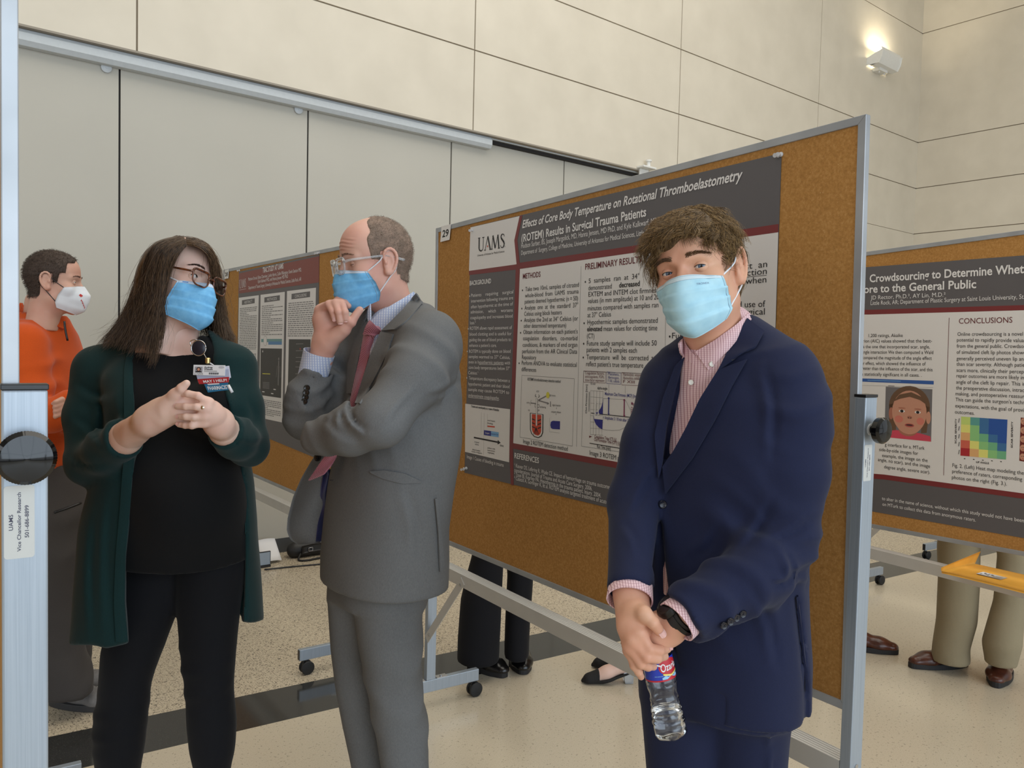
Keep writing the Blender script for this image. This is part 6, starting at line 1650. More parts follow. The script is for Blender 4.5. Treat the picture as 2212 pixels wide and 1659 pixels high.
    inner = [(r_ - 0.0006 if r_ > 0.001 else 0, z + 0.0006) for r_, z in q]
    mb = MB().lathe([(r_ * u, z * u) for r_, z in q] + [(r_ * u, z * u) for r_, z in inner[::-1]], b0, ax, 48, rfun=lambda i, a: rf(i if i < len(q) else 2 * len(q) - 1 - i, a))
    bt.part('bottle', mb, pet, auto=0.9)
    wt = NT('water'); wt.set(color=(1, 1, 1, 1), rough=0.0, trans=1.0, ior=1.33); ql = [(max(0, r_ - 0.0011), z + 0.0011) for r_, z in q if z < 0.052] + [(0.0, 0.055)]
    bt.part('water', MB().lathe([(r_ * u, z * u) for r_, z in ql], b0, ax, 48, rfun=rf), wt.m, auto=0.9)
    bt.part('cap', MB().lathe([(0.0135 * u, 0.194 * u), (0.0145 * u, 0.196 * u), (0.0145 * u, 0.206 * u), (0.013 * u, 0.208 * u), (0, 0.208 * u)], b0, ax, 30), plain('cap_white', (230, 230, 228), 0.4), auto=0.6)
    # paper label wrapped round, with its printing
    x = RGT - ax * (RGT @ ax); x /= np.linalg.norm(x); fz = np.cross(ax, x); fz = fz if fz @ FWD < 0 else -fz
    z0, z1, rl = 0.1125 * u, 0.1535 * u, 0.0284 * u
    def wrap(s_, z, lift=0.0): a = s_; return b0 + ax * z + (rl + lift) * (math.sin(a) * x + math.cos(a) * fz)
    blue, red, yel, cy = plain('label_blue', (34, 60, 176), 0.35), plain('label_red', (190, 34, 48), 0.35), plain('label_yellow', (232, 208, 60), 0.35), plain('label_sky', (150, 200, 232), 0.35)
    wht = plain('label_white', (232, 232, 232), 0.4)
    G = np.array([[wrap(a, z) for z in np.linspace(z0, z1, 5)] for a in np.linspace(0, 2 * math.pi, 49)]); lab = bt.part('label', gridq(G), blue, smooth=True)
    mb = MB()
    def band(a0, a1, lo, hi, mi, lift=0.0003):                         # a printed area between two heights, bent round the bottle
        n_ = max(2, int((a1 - a0) / 0.06)); q = np.linspace(a0, a1, n_ + 1); ev = lambda f, x: f(x) if callable(f) else f
        V = [wrap(x, z0 + (z1 - z0) * ev(f, x), lift) for x in q for f in (lo, hi)]; mb.add(V, [(2*k, 2*k+2, 2*k+3, 2*k+1) for k in range(n_)], mi)
    cen = 0.62; e_ = lambda sg: (lambda x: 0.60 + sg * 0.36 * math.sqrt(max(0.0, 1 - ((x - cen) / 0.8) ** 2)))
    band(0, 2 * math.pi, 0.0, 0.07, 1); band(-1.80, -1.42, 0.07, 1.0, 0, 0.0002); band(cen - 0.8, cen + 0.8, e_(-1), e_(1), 1, 0.0004)
    sw = lambda o_: (lambda x: o_ + 0.16 * abs(x - cen)); band(cen - 0.55, cen + 0.75, sw(0.17), sw(0.25), 2, 0.0006); band(cen - 0.5, cen + 0.75, sw(0.20), sw(0.215), 0, 0.0007)
    zz_ = lambda x: 0.16 + 0.08 * abs(((x - cen) * 2.4) % 1.0 - 0.5) * 2; band(cen - 0.65, cen + 0.9, 0.08, zz_, 3, 0.0004); band(cen - 0.30, cen + 0.35, 0.07, lambda x: 0.19 - 0.35 * abs(x - cen), 1, 0.0005)
    band(cen - 1.0, cen - 0.55, lambda x: 0.70 - 0.25 * (x - cen + 0.8), lambda x: 0.78 - 0.30 * (x - cen + 0.8), 0, 0.0006)
    tv, tf = glyphs('Ozarka', 0.01); tv = (tv - tv.min(0)) / (tv.max(0) - tv.min(0))
    mb.add([wrap(cen - 0.66 + 1.36 * x_, z0 + (z1 - z0) * (0.40 + 0.30 * y_ * (1.25 - 0.35 * x_) + 0.10 * x_), 0.0008) for x_, y_ in tv], tf, 0)
    tv, tf = glyphs('100% NATURAL', 0.0); tv = (tv - tv.min(0)) / (tv.max(0) - tv.min(0)); mb.add([wrap(-0.5 + 0.55 * x_, z0 + (z1 - z0) * (0.22 + 0.05 * y_), 0.0006) for x_, y_ in tv], tf, 3)
    bt.part('printing', mb, [wht, red, yel, cy], parent=lab)
    return t
navy_man()

# ================================================================== the woman in the green cardigan
def woman():
    t = Thing('person', A(390, 740, 2.0) * (1, 1, 0), 'long-haired woman in a dark green cardigan with clasped hands', 'person')
    U = side_axis(390); green = cloth_mat('cardigan_green', (14, 44, 45), 0.14, 500, 0.9, 0.08, (1, 1, 0.5)); blacktop = cloth_mat('knit_black', (11, 12, 14), 0.15, 500, 0.9, 0.05); legg = cloth_mat('leggings_black', (12, 13, 18), 0.15, 600, 0.85, 0.05)
    fr = Frame(47, -3, 14, 400); fr.k = 0.94; fr.pin((-0.0325, 0.079, -0.002), 420, 598, 1.92)
    T = rows_px([(752, 322, 430, 1.99, .62, -8), (775, 272, 470, 1.99, .62, -8), (810, 244, 496, 1.985, .64, -8), (870, 246, 506, 1.98, .72, -8), (950, 256, 512, 1.98, .74, -8), (1050, 266, 524, 1.98, .76, -8), (1130, 264, 532, 1.98, .76, -8), (1210, 262, 536, 1.98, .74, -8)])
    sR, eR, cR, wR = A(212, 806, 1.99), A(193, 1000, 1.91), A(272, 946, 1.785), A(332, 902, 1.70)
    sL, eL, cL, wL = A(504, 800, 1.98), A(537, 962, 1.92), A(484, 930, 1.775), A(470, 915, 1.72)
    # ---- black top
    S = SDF(*boxpx(180, 570, 690, 1230, 1.76, 2.2), 0.0065)
    S.loft(T, U, 0.02)
    for x, y in ((322, 886), (452, 884)): S.ell(A(x, y, 1.905), (0.062, 0.062, 0.066), 0.05)
    S.cone(A(330, 765, 1.99), A(225, 800, 1.99), 0.045, 0.05, 0.03); S.cone(A(425, 762, 1.99), A(500, 795, 1.98), 0.045, 0.05, 0.03)
    S.ell(A(396, 1090, 1.93), (0.125, 0.125, 0.13), 0.06)
    S.displace(lambda P: 0.0025 * snoise(P, 14, 41, 2))
    S.field(frustum_cut([(284, 700), (288, 728), (320, 750), (352, 761), (380, 763), (412, 757), (430, 732), (432, 700)], 1.5, 2.3, 1.9 / FPX), 0.004, 'carve')
    top = t.part('top', S.mesh(1), blacktop, smooth=True); tb = bvh_of(*S.mesh(1))
    # ---- cardigan
    S = SDF(*boxpx(130, 600, 690, 1420, 1.72, 2.26), 0.0068)
    Cg = rows_px([(752, 300, 446, 2.0, .66, -8), (775, 262, 480, 2.0, .68, -8), (810, 236, 506, 1.995, .70, -8), (870, 236, 516, 1.99, .78, -8), (950, 236, 524, 1.99, .80, -8), (1040, 214, 540, 1.99, .78, -8), (1130, 192, 549, 1.99, .76, -8), (1250, 178, 553, 2.0, .72, -8), (1400, 172, 562, 2.0, .70, -8)])
    S.loft(Cg, U, 0.02)
    S.cone(A(318, 752, 2.0), A(222, 800, 1.99), 0.052, 0.060, 0.04); S.cone(A(432, 752, 2.0), A(498, 794, 1.985), 0.052, 0.058, 0.04)
    for x, y in ((322, 886), (452, 884)): S.ell(A(x, y, 1.90), (0.066, 0.066, 0.070), 0.05)
    S.displace(lambda P: 0.005 * snoise(P * np.array([1.6, 1.6, 0.25]), 16, 43, 2) * np.clip((1.12 - P[..., 2]) / 0.25, 0, 1))
    S.field(frustum_cut([(292, 735), (287, 800), (291, 880), (290, 1000), (284, 1090), (273, 1200), (271, 1300), (279, 1400), (279, 1470), (527, 1470), (527, 1340), (530, 1200), (529, 1100), (522, 1030), (510, 960), (496, 880), (474, 810), (456, 735), (430, 680), (300, 680)], 1.5, 2.035, 1.95 / FPX), 0.005, 'carve')
    S.field(frustum_cut([(130, 1394), (200, 1391), (230, 1399), (283, 1388), (283, 1327), (522, 1324), (524, 1342), (545, 1344), (590, 1334), (590, 1480), (130, 1480)], 1.5, 2.6, 1.95 / FPX), 0.003, 'carve')
    S.path([sR, A(190, 900, 1.955), eR], [0.057, 0.053, 0.051], 0.02, k0=0.03); S.path([eR, A(232, 975, 1.84), cR], [0.050, 0.049, 0.045], 0.02)
    S.path([sL, A(522, 880, 1.955), eL], [0.053, 0.050, 0.049], 0.02, k0=0.03); S.path([eL, A(510, 948, 1.84), cL], [0.047, 0.045, 0.041], 0.02)
    for c_, e_, r_ in ((cR, eR, 0.035), (cL, eL, 0.032)):
        d = (c_ - e_) / np.linalg.norm(c_ - e_)
        S.field(lambda P, c_=c_, d=d: np.maximum(-((P - c_) @ d), np.sqrt(((P - c_) ** 2).sum(-1)) - 0.075), 0, 'carve'); S.cone(c_ - d * 0.012, c_ + d * 0.04, r_, r_, 0.003, 'carve')
    S.displace(lambda P: creases(P, sR, eR, 0.006, 48, 2) + creases(P, eR, cR, 0.007, 55, 3) + creases(P, sL, eL, 0.006, 48, 4) + creases(P, eL, cL, 0.006, 55, 5) + 0.0018 * snoise(P, 26, 44, 2) + fold_lines(P, [([(168, 830), (200, 850), (232, 852)], 7, 0.005), ([(215, 860), (222, 900), (214, 950)], 7, 0.006), ([(150, 985), (190, 1005), (230, 1000)], 6, 0.005), ([(160, 900), (195, 925), (222, 960)], 6, 0.005), ([(535, 860), (550, 900), (545, 930)], 6, 0.005), ([(580, 950), (545, 965), (510, 955)], 6, 0.005), ([(240, 1080), (232, 1200), (238, 1370)], 7, 0.004), ([(205, 1120), (198, 1250), (204, 1380)], 7, 0.004)], 1.99))
    cg = t.part('cardigan', S.mesh(1), green, smooth=True); cgb = bvh_of(*S.mesh(1))
    band = [drape(cgb, ([(291, 742), (286, 800), (290, 880), (288, 1000), (282, 1090), (271, 1200), (268, 1300), (276, 1386)], [(277, 742), (268, 800), (268, 880), (266, 1000), (260, 1090), (250, 1200), (246, 1300), (250, 1386)]), 40, 4, 0.003, 0.003, 1.85)]
    t.part('front_band', join(*band), green, parent=cg, auto=0.9)
    # ---- leggings
    S = SDF(*boxpx(195, 545, 1180, 2000, 1.82, 2.22), 0.0075)
    ll = rows_px([(1150, 272, 420, 2.0, .9, 0), (1220, 270, 404, 2.0, .95, 0), (1300, 252, 388, 2.0, 1, 0), (1400, 224, 350, 1.99, 1, 0), (1470, 218, 324, 1.98, 1, 0), (1500, 216, 320, 1.98, 1, 0), (1560, 206, 314, 1.98, 1.05, 0), (1620, 206, 308, 1.98, 1.05, 0), (1659, 211, 301, 1.985, 1.05, 0), (1800, 226, 288, 1.99, 1.05, 0), (1930, 232, 282, 1.99, 1.1, 0), (1985, 232, 282, 1.99, 1.1, 0)])
    rl = rows_px([(1150, 385, 528, 2.0, .9, 0), (1220, 386, 532, 2.0, .95, 0), (1300, 385, 518, 2.0, 1, 0), (1400, 393, 508, 1.99, 1, 0), (1470, 401, 503, 1.98, 1, 0), (1500, 404, 503, 1.98, 1, 0), (1560, 406, 509, 1.98, 1.05, 0), (1620, 412, 506, 1.98, 1.05, 0), (1659, 421, 497, 1.985, 1.05, 0), (1800, 432, 486, 1.99, 1.05, 0), (1930, 436, 482, 1.99, 1.1, 0), (1985, 436, 482, 1.99, 1.1, 0)])
    S.loft(ll, U, 0.03, n=2.05); S.loft(rl, U, 0.02, n=2.05)
    for q, sd in ((ll, 6), (rl, 7)):
        k0, k1 = np.array([q[-4 if False else 7][1], q[7][2], q[7][0]]), None
        zs = {round(r[0], 3): r for r in q}
    kp = lambda q, y0, y1: (A((q[0] + q[1]) / 2, y0, 1.98), A((q[2] + q[3]) / 2, y1, 1.98))
    for a_, b_, sd in ((A(285, 1390, 1.98), A(262, 1600, 1.98), 6), (A(452, 1390, 1.98), A(458, 1600, 1.98), 7)): S.displace(lambda P: creases(P, a_, b_, 0.006, 60, sd))
    t.part('leggings', S.mesh(1), legg, smooth=True)
    blk_ = plain('shoe_black', (22, 22, 24), 0.4); sol = plain('shoe_sole', (24, 22, 22), 0.6)
    for q in (ll, rl):
        b = np.array([q[-1][1], q[-1][2], 0]); f = -_f0; shoe(t, b - f * 0.06, b + f * 0.18, 0.042, blk_, sol)
    # ---- body
    HS = head_sdf(0.0021, 0.050, male=False, jaw=0.94, nose=0.9, ear=False); V, F = HS.mesh(1); Vh, Fh = fr.at(V), F[:, ::-1]; hb = bvh_of(Vh, Fh); hl = bvh_of(V, F)
    L, E = add_eyes(fr, 24, -16, (0.62, 0.74, 0.12), iris_g)
    S = SDF(*boxpx(180, 560, 640, 1000, 1.64, 2.2), 0.0065)
    S.cone(A(384, 690, 1.985), A(377, 760, 1.99), 0.050, 0.056, 0.03); S.loft([r for r in T if r[0] > 1.15], U, 0.03, grow=-0.006)
    for x, y in ((322, 886), (452, 884)): S.ell(A(x, y, 1.91), (0.055, 0.055, 0.058), 0.05)
    S.cone(A(340, 758, 1.97), A(290, 772, 1.97), 0.020, 0.022, 0.03); S.cone(A(418, 756, 1.96), A(455, 772, 1.96), 0.020, 0.022, 0.03)
    S.path([sR, eR, cR], [0.045, 0.04, 0.036], 0.02); S.path([sL, eL, cL], [0.045, 0.038, 0.033], 0.02); S.cone(cR, A(290, 934, 1.76), 0.034, 0.030, 0.01); S.cone(cL, A(480, 924, 1.76), 0.030, 0.0265, 0.01)
    core = S.mesh(1)
    S = SDF(*boxpx(210, 530, 1180, 1990, 1.86, 2.12), 0.014); S.loft(ll, U, 0.02, grow=-0.028); S.loft(rl, U, 0.02, grow=-0.028); S.loft([r for r in T if r[0] < 1.2], U, 0.02, grow=-0.03); low = S.mesh(1)
    # right hand beneath: back of the hand towards the lens, fingers going behind the left ones
    S = SDF(*boxpx(235, 450, 810, 1000, 1.62, 1.86), 0.0018)
    S.cone(A(262, 951, 1.80), A(322, 909, 1.712), 0.0365, 0.0290, 0.01); S.cone(A(322, 909, 1.712), A(345, 894, 1.700), 0.0285, 0.0275, 0.02); S.cone(A(345, 894, 1.700), A(383, 885, 1.689), 0.0265, 0.0285, 0.025, flat=(FWD, 0.80))
    mc = [A(396, 866, 1.686), A(400, 880, 1.684), A(399, 894, 1.685), A(394, 908, 1.690)]
    for m, f in zip(mc, (0.0115, 0.012, 0.011, 0.010)): S.cone(A(365, 886, 1.692), m, 0.020, f, 0.010)
    for m, p, q, r_ in ((mc[0], (424, 861, 1.686), (444, 862, 1.704), .0075), (mc[1], (428, 873, 1.686), (450, 874, 1.706), .0077), (mc[2], (426, 889, 1.688), (448, 891, 1.708), .0074), (mc[3], (418, 909, 1.692), (438, 911, 1.708), .0072)): finger(S, [m, A(*p), A(*q)], r_)
    S.cone(A(358, 878, 1.69), A(378, 852, 1.668), 0.020, 0.0125, 0.014); finger(S, [A(376, 853, 1.668), A(392, 839, 1.660), A(404, 828, 1.658)], 0.0090)
    S.displace(lambda P: 0.0005 * snoise(P, 160, 32, 1)); HR = S.mesh(1)
    S = SDF(*boxpx(370, 535, 830, 990, 1.60, 1.86), 0.0018)
    S.cone(A(492, 937, 1.80), A(473, 914, 1.725), 0.0325, 0.0275, 0.01); S.cone(A(473, 914, 1.725), A(453, 893, 1.692), 0.0270, 0.0285, 0.025, flat=(FWD, 0.82))
    mc = [A(451, 870, 1.672), A(446, 883, 1.668), A(443, 899, 1.669), A(442, 913, 1.676)]
    for m, f in zip(mc, (0.0115, 0.012, 0.011, 0.010)): S.cone(A(462, 897, 1.695), m, 0.018, f, 0.010)
    tips = []
    for m, p, p2, q, r_ in ((mc[0], (428, 855, 1.660), (406, 851, 1.660), (389, 851.5, 1.666), .0073), (mc[1], (424, 879, 1.656), (402, 878, 1.657), (384, 877.5, 1.664), .0075), (mc[2], (420, 901, 1.658), (402, 900, 1.659), (387, 900.5, 1.665), .0072), (mc[3], (415, 919, 1.664), (400, 919, 1.668), (387, 917, 1.674), .0070)):
        finger(S, [m, A(*p), A(*p2), A(*q)], r_); tips.append((A(*q), A(*p2), r_))
    S.displace(lambda P: 0.0005 * snoise(P, 160, 33, 1)); HL = S.mesh(1)
    nails = [nail(a_, b_, -FWD * 0.9 - DWN * 0.35, r_ * 0.86) for a_, b_, r_ in tips]
    parts = [(Vh, Fh, 0)] + [(v, f, 0) for v, f in L] + [core, low, HR, HL] + [(v, f, 1) for v, f in nails]
    bd = t.part('body', join(*parts), [sk_pale, nailm], smooth=True)
    for mb, lash in E:
        t.part('eye', mb, [eyew, iris_g, pupil], parent=bd, smooth=True); t.part('eyelashes', MB().tube(lash, 0.0009, 5), lashm, parent=bd)
    bm_ = hair_mat('brow_dark', (60, 42, 34), (88, 64, 52))
    for s_ in (-1, 1): t.part('eyebrow', brow(hb, fr, s_, bm_, 150, 5 + s_, th=0.0026, arch=0.006, z0=0.022), bm_, parent=bd)
    # ---- mask
    mk, on = add_mask(t, fr, hl, [maskblue, plain('mask_band_white', (206, 220, 238), 0.8)], 7, wr=0.0016, pleat=0.004, c=[(0, 0, .100, -.012), (.12, 0, .110, -.026), (.28, 0, .1165, -.043), (.55, 0, .114, -.076), (.8, 0, .113, -.106), (.93, 0, .103, -.126), (1, 0, .080, -.136)], e=[(0, .063, .056, -.022), (.2, .065, .051, -.034), (.5, .066, .036, -.056), (.8, .066, .024, -.086), (1, .054, .026, -.108)])
    mb = MB(); mb.add([on(u, v) for u, v in ((-0.86, .05), (-0.72, .05), (-0.72, .085), (-0.86, .085))], [(0, 1, 2, 3)]); t.part('printed_mark', mb, plain('mask_mark', (86, 140, 206), 0.7), parent=mk)
    # ---- hair
    hm = hair_mat('hair_brown', (40, 29, 21), (98, 76, 56), 0.38, 260); hm2 = hair_mat('hair_brown_light', (70, 53, 38), (132, 104, 78), 0.38, 260)
    C = SDF((-0.12, -0.15, -0.15), (0.12, 0.12, 0.16), 0.004); C.ell((0, -0.018, 0.034), (0.079, 0.100, 0.0905), 0); C.cone((0, -0.05, -0.02), (0, -0.075, -0.13), 0.070, 0.058, 0.03)
    C.field(lambda P: np.maximum(0.052 - 0.55 * np.abs(P[..., 0]) - 0.35 * np.clip(P[..., 2] - 0.02, 0, 1) - P[..., 1] + 0.0 * P[..., 2], P[..., 2] - 0.092), 0.008, 'carve')
    C.displace(lambda P: 0.003 * snoise(P, 50, 23, 2)); V, F = C.mesh(1); cap = (fr.at(V), F[:, ::-1])
    g = [[(402, 530, 1.885), (384, 548, 1.872), (366, 588, 1.880), (355, 640, 1.895), (348, 700, 1.90), (338, 755, 1.875), (330, 790, 1.865)],
         [(400, 520, 1.90), (366, 542, 1.868), (350, 590, 1.868), (342, 650, 1.878), (330, 710, 1.885), (312, 765, 1.868)],
         [(396, 514, 1.93), (346, 535, 1.885), (324, 590, 1.885), (310, 650, 1.895), (290, 705, 1.90), (262, 756, 1.885)],
         [(390, 512, 1.97), (334, 534, 1.945), (310, 590, 1.945), (292, 650, 1.945), (268, 705, 1.935), (236, 748, 1.915)],
         [(382, 511, 2.03), (330, 538, 2.03), (306, 592, 2.02), (288, 650, 2.0), (258, 702, 1.98), (214, 744, 1.955)],
         [(378, 513, 2.08), (334, 542, 2.11), (313, 600, 2.11), (298, 660, 2.09), (276, 712, 2.05), (244, 746, 2.02)]]
    b1 = [(390, 512, 2.08), (384, 560, 2.15), (380, 640, 2.13), (375, 700, 2.09), (368, 752, 2.06)]
    hS = [[(404, 528, 1.895), (430, 532, 1.893), (452, 553, 1.915), (463, 592, 1.955), (467, 640, 1.985), (470, 690, 2.0), (486, 738, 1.975)],
         [(404, 518, 1.92), (438, 524, 1.935), (463, 556, 1.965), (471, 610, 2.0), (474, 660, 2.02), (484, 708, 2.02), (508, 748, 1.99)],
         [(402, 514, 1.98), (438, 524, 2.01), (466, 570, 2.05), (472, 640, 2.07), (480, 700, 2.07), (502, 738, 2.04)],
         [(398, 513, 2.04), (430, 538, 2.10), (450, 620, 2.12), (452, 690, 2.10), (460, 738, 2.05)]]
    W1 = sheet_hair([g, hS], 6800, 16, 5, 0.00046, 0.0052, 0.0032); W2 = sheet_hair([[g[5], b1, hS[3]]], 2200, 14, 6, 0.0005, 0.008, 0.003); W3 = sheet_hair([g, hS], 300, 16, 9, 0.00034, 0.012, 0.009)
    mi = np.where((np.arange(len(W1[1])) // (15 * 3 * 7)) % 3 == 0, 1, 0)
    t.part('hair', join((cap[0], cap[1], 0), (W1[0], W1[1], mi), W2, (W3[0], W3[1], 1)), [hm, hm2], smooth=True)
    # ---- glasses
    tort = NT('tortoiseshell'); n_ = tort.noise(120, 3, 0.6); tort.set(color=tort.ramp(n_, [(0.35, srgb(44, 22, 14)), (0.6, srgb(112, 58, 28)), (0.8, srgb(150, 92, 52))]), rough=0.12, spec=0.6, coat=0.3)
    glasses('brown tortoiseshell glasses worn by the long-haired woman', fr, tort.m, y=0.105, zc=-0.009, w=0.050, h=0.040, tz=0.020)
    # ---- rings
    gold = plain('ring_silver', (214, 206, 192), 0.15, 1.0)
    for c_, ax, l in ((A(441.5, 882, 1.664), A(424, 879, 1.656) - A(446, 883, 1.668), 'silver ring with a leaf shape at the base of the middle finger of the woman'),):
        ax = ax / np.linalg.norm(ax); r_ = Thing('finger_ring', c_, l, 'ring')
        r_.part('band', MB().lathe([(0.0092, -0.001), (0.0104, -0.0008), (0.0104, 0.0008), (0.0092, 0.001)], c_, ax, 28), gold, auto=0.8)
        r_.part('setting', MB().lathe([(0.0035, 0), (0.004, 0.001), (0.002, 0.0025), (0, 0.0028)], c_ - FWD * 0.0098 - DWN * 0.002, -FWD, 12), gold, auto=0.8)
    # ---- badge reel and cards on the cardigan edge
    def PX(x, y, lift): q = drape_pt(cgb, x, y, 1.84); q2 = drape_pt(tb, x, y, 1.84); d = min((q - EYE) @ FWD, (q2 - EYE) @ FWD); return A(x, y, d - lift)
    d0 = min((PX(x, y, 0) - EYE) @ FWD for x, y in ((420, 790), (490, 790), (450, 840), (430, 752), (495, 845))) - 0.012
    bg = Thing('name_badge', A(452, 800, d0), 'badge reel with hanging name cards on the left of the green cardigan', 'badge')
    white = plain('badge_white', (226, 228, 230), 0.35); bred = plain('badge_red', (170, 44, 50), 0.35); bblu = plain('badge_blue', (34, 112, 152), 0.35); bdark = plain('badge_reel', (26, 30, 44), 0.3); chrome = plain('badge_chrome', (200, 202, 206), 0.15, 1.0); bink = plain('badge_ink', (44, 44, 50), 0.6)
    c_ = A(430, 752, d0)
    rl_ = bg.part('reel', MB().lathe([(0.0165, 0), (0.0165, 0.003), (0.0135, 0.005), (0, 0.0055)], c_, -FWD, 32), bdark, auto=0.6)
    bg.part('rim', tubeq(np.array([c_ - FWD * 0.003 + 0.0168 * (RGT * math.cos(a) + DWN * math.sin(a) * 1.05) for a in np.linspace(0, 2 * math.pi, 33)]), 0.0014, 8), chrome, parent=rl_, smooth=True)
    bg.part('carabiner', tubeq(resample([A(x, y, d0 - 0.002) for x, y in ((416, 752), (411, 742), (413, 736), (422, 734), (430, 738))], 20), 0.0013, 8), chrome, smooth=True)
    bg.part('cord', tubeq(resample([A(x, y, d0 - 0.004) for x, y in ((440, 764), (446, 775), (449, 786))], 8), 0.0012, 6), chrome, smooth=True)
    mb = MB(); mb.lathe([(0.004, 0), (0.006, 0.002), (0.006, 0.012), (0.003, 0.014)], A(449, 773, d0 - 0.004), DWN, 14); bg.part('clip', mb, plain('clip_gold', (196, 176, 120), 0.3, 0.8), auto=0.6)
    bg.part('strap', tubeq(resample([A(x, y, d0 - 0.004) for x, y in ((448, 782), (455, 785), (462, 790))], 8), 0.0018, 6), plain('strap_clear', (200, 202, 206), 0.3), smooth=True)
    def cardq(name, c4, dd, m, parent=None):
        P_ = [A(x, y, d0 - dd) for x, y in c4]; mb = MB().add(P_ + [p + FWD * 0.0008 for p in P_], [(0,1,2,3),(7,6,5,4),(0,4,5,1),(1,5,6,2),(2,6,7,3),(3,7,4,0)]); return bg.part(name, mb, m, parent=parent, bevel=0.0006), P_
    def words(s_, P_, u, v, h, m, wd, parent, bold=0.02):
        x = P_[1] - P_[0]; W_ = np.linalg.norm(x); x /= W_; y = P_[3] - P_[0]; H_ = np.linalg.norm(y); y /= H_; pr = Print(P_[0], x, y, -FWD); pr.text(s_, W_ * u, H_ * v, H_ * h, m, w=W_ * wd, bold=bold, lift=0.0006); return pr
    cardq('spare_card', ((424, 800), (495, 790), (499, 816), (432, 823)), 0.001, plain('card_lilac', (206, 210, 226), 0.35))
    cardq('spare_card', ((423, 806), (494, 797), (496, 820), (428, 826)), 0.002, plain('card_silver', (170, 178, 200), 0.35))
    o, P_ = cardq('blue_card', ((438, 824), (490, 820), (496, 842), (449, 848)), 0.0005, bblu); pr = words('PHARMACIST', P_, 0.08, 0.80, 0.34, white, 0.86, o); pr.rect(0.008, 0.006, 0.035, 0.010, white, 0.0005); bg.part('printing', pr.mb, pr.mats, parent=o)
    o, P_ = cardq('red_card', ((426, 819), (495, 814), (494, 826), (430, 830)), 0.003, bred); pr = words('MAY I HELP?', P_, 0.16, 0.82, 0.52, white, 0.74, o); bg.part('printing', pr.mb, pr.mats, parent=o)
    bg.part('pen', tubeq(np.array([A(493, 832, d0), A(502, 848, d0)]), 0.0035, 10), white, smooth=True)
    o, P_ = cardq('identity_card', ((418, 788), (487, 789), (486, 812), (417, 810)), 0.005, white)
    pr = words('Audrey', P_, 0.34, 0.30, 0.15, bink, 0.27, o, 0.03); W_ = np.linalg.norm(P_[1] - P_[0]); H_ = np.linalg.norm(P_[3] - P_[0])
    pr.text('Wenski', W_ * .34, H_ * .48, H_ * .15, bink, w=W_ * .27, bold=0.03, lift=0.0006); logo(pr, W_ * .04, H_ * .95, W_ * .27, H_ * .15, bink, 0, 0.0006)
    pr.rect(W_ * .05, H_ * .18, W_ * .29, H_ * .74, plain('print_photo_grey', (150, 150, 156), 0.5), 0.0005); pr.circle(W_ * .17, H_ * .42, W_ * .07, pink, 16, 0.0006, H_ * .2); pr.circle(W_ * .17, H_ * .44, W_ * .042, pskin, 16, 0.0007, H_ * .14); pr.poly([(W_ * .06, H_ * .74), (W_ * .10, H_ * .60), (W_ * .24, H_ * .60), (W_ * .28, H_ * .74)], pink, 0.0007)
    for k in range(14): u = 0.5 + 0.022 * k; pr.rect(W_ * u, H_ * .74, W_ * (u + (0.012 if k % 3 else 0.018)), H_ * .92, bink, 0.0006)
    for k in range(2): pr.line(W_ * .34, H_ * (.57 + .08 * k), W_ * .75, H_ * (.57 + .08 * k), H_ * 0.03, pthin, 0.0006)
    pr.circle(W_ * .88, H_ * .2, W_ * .09, plain('print_pale_grey', (190, 190, 196), 0.4), 18, 0.0006, H_ * .12)
    bg.part('printing', pr.mb, pr.mats, parent=o)
woman()

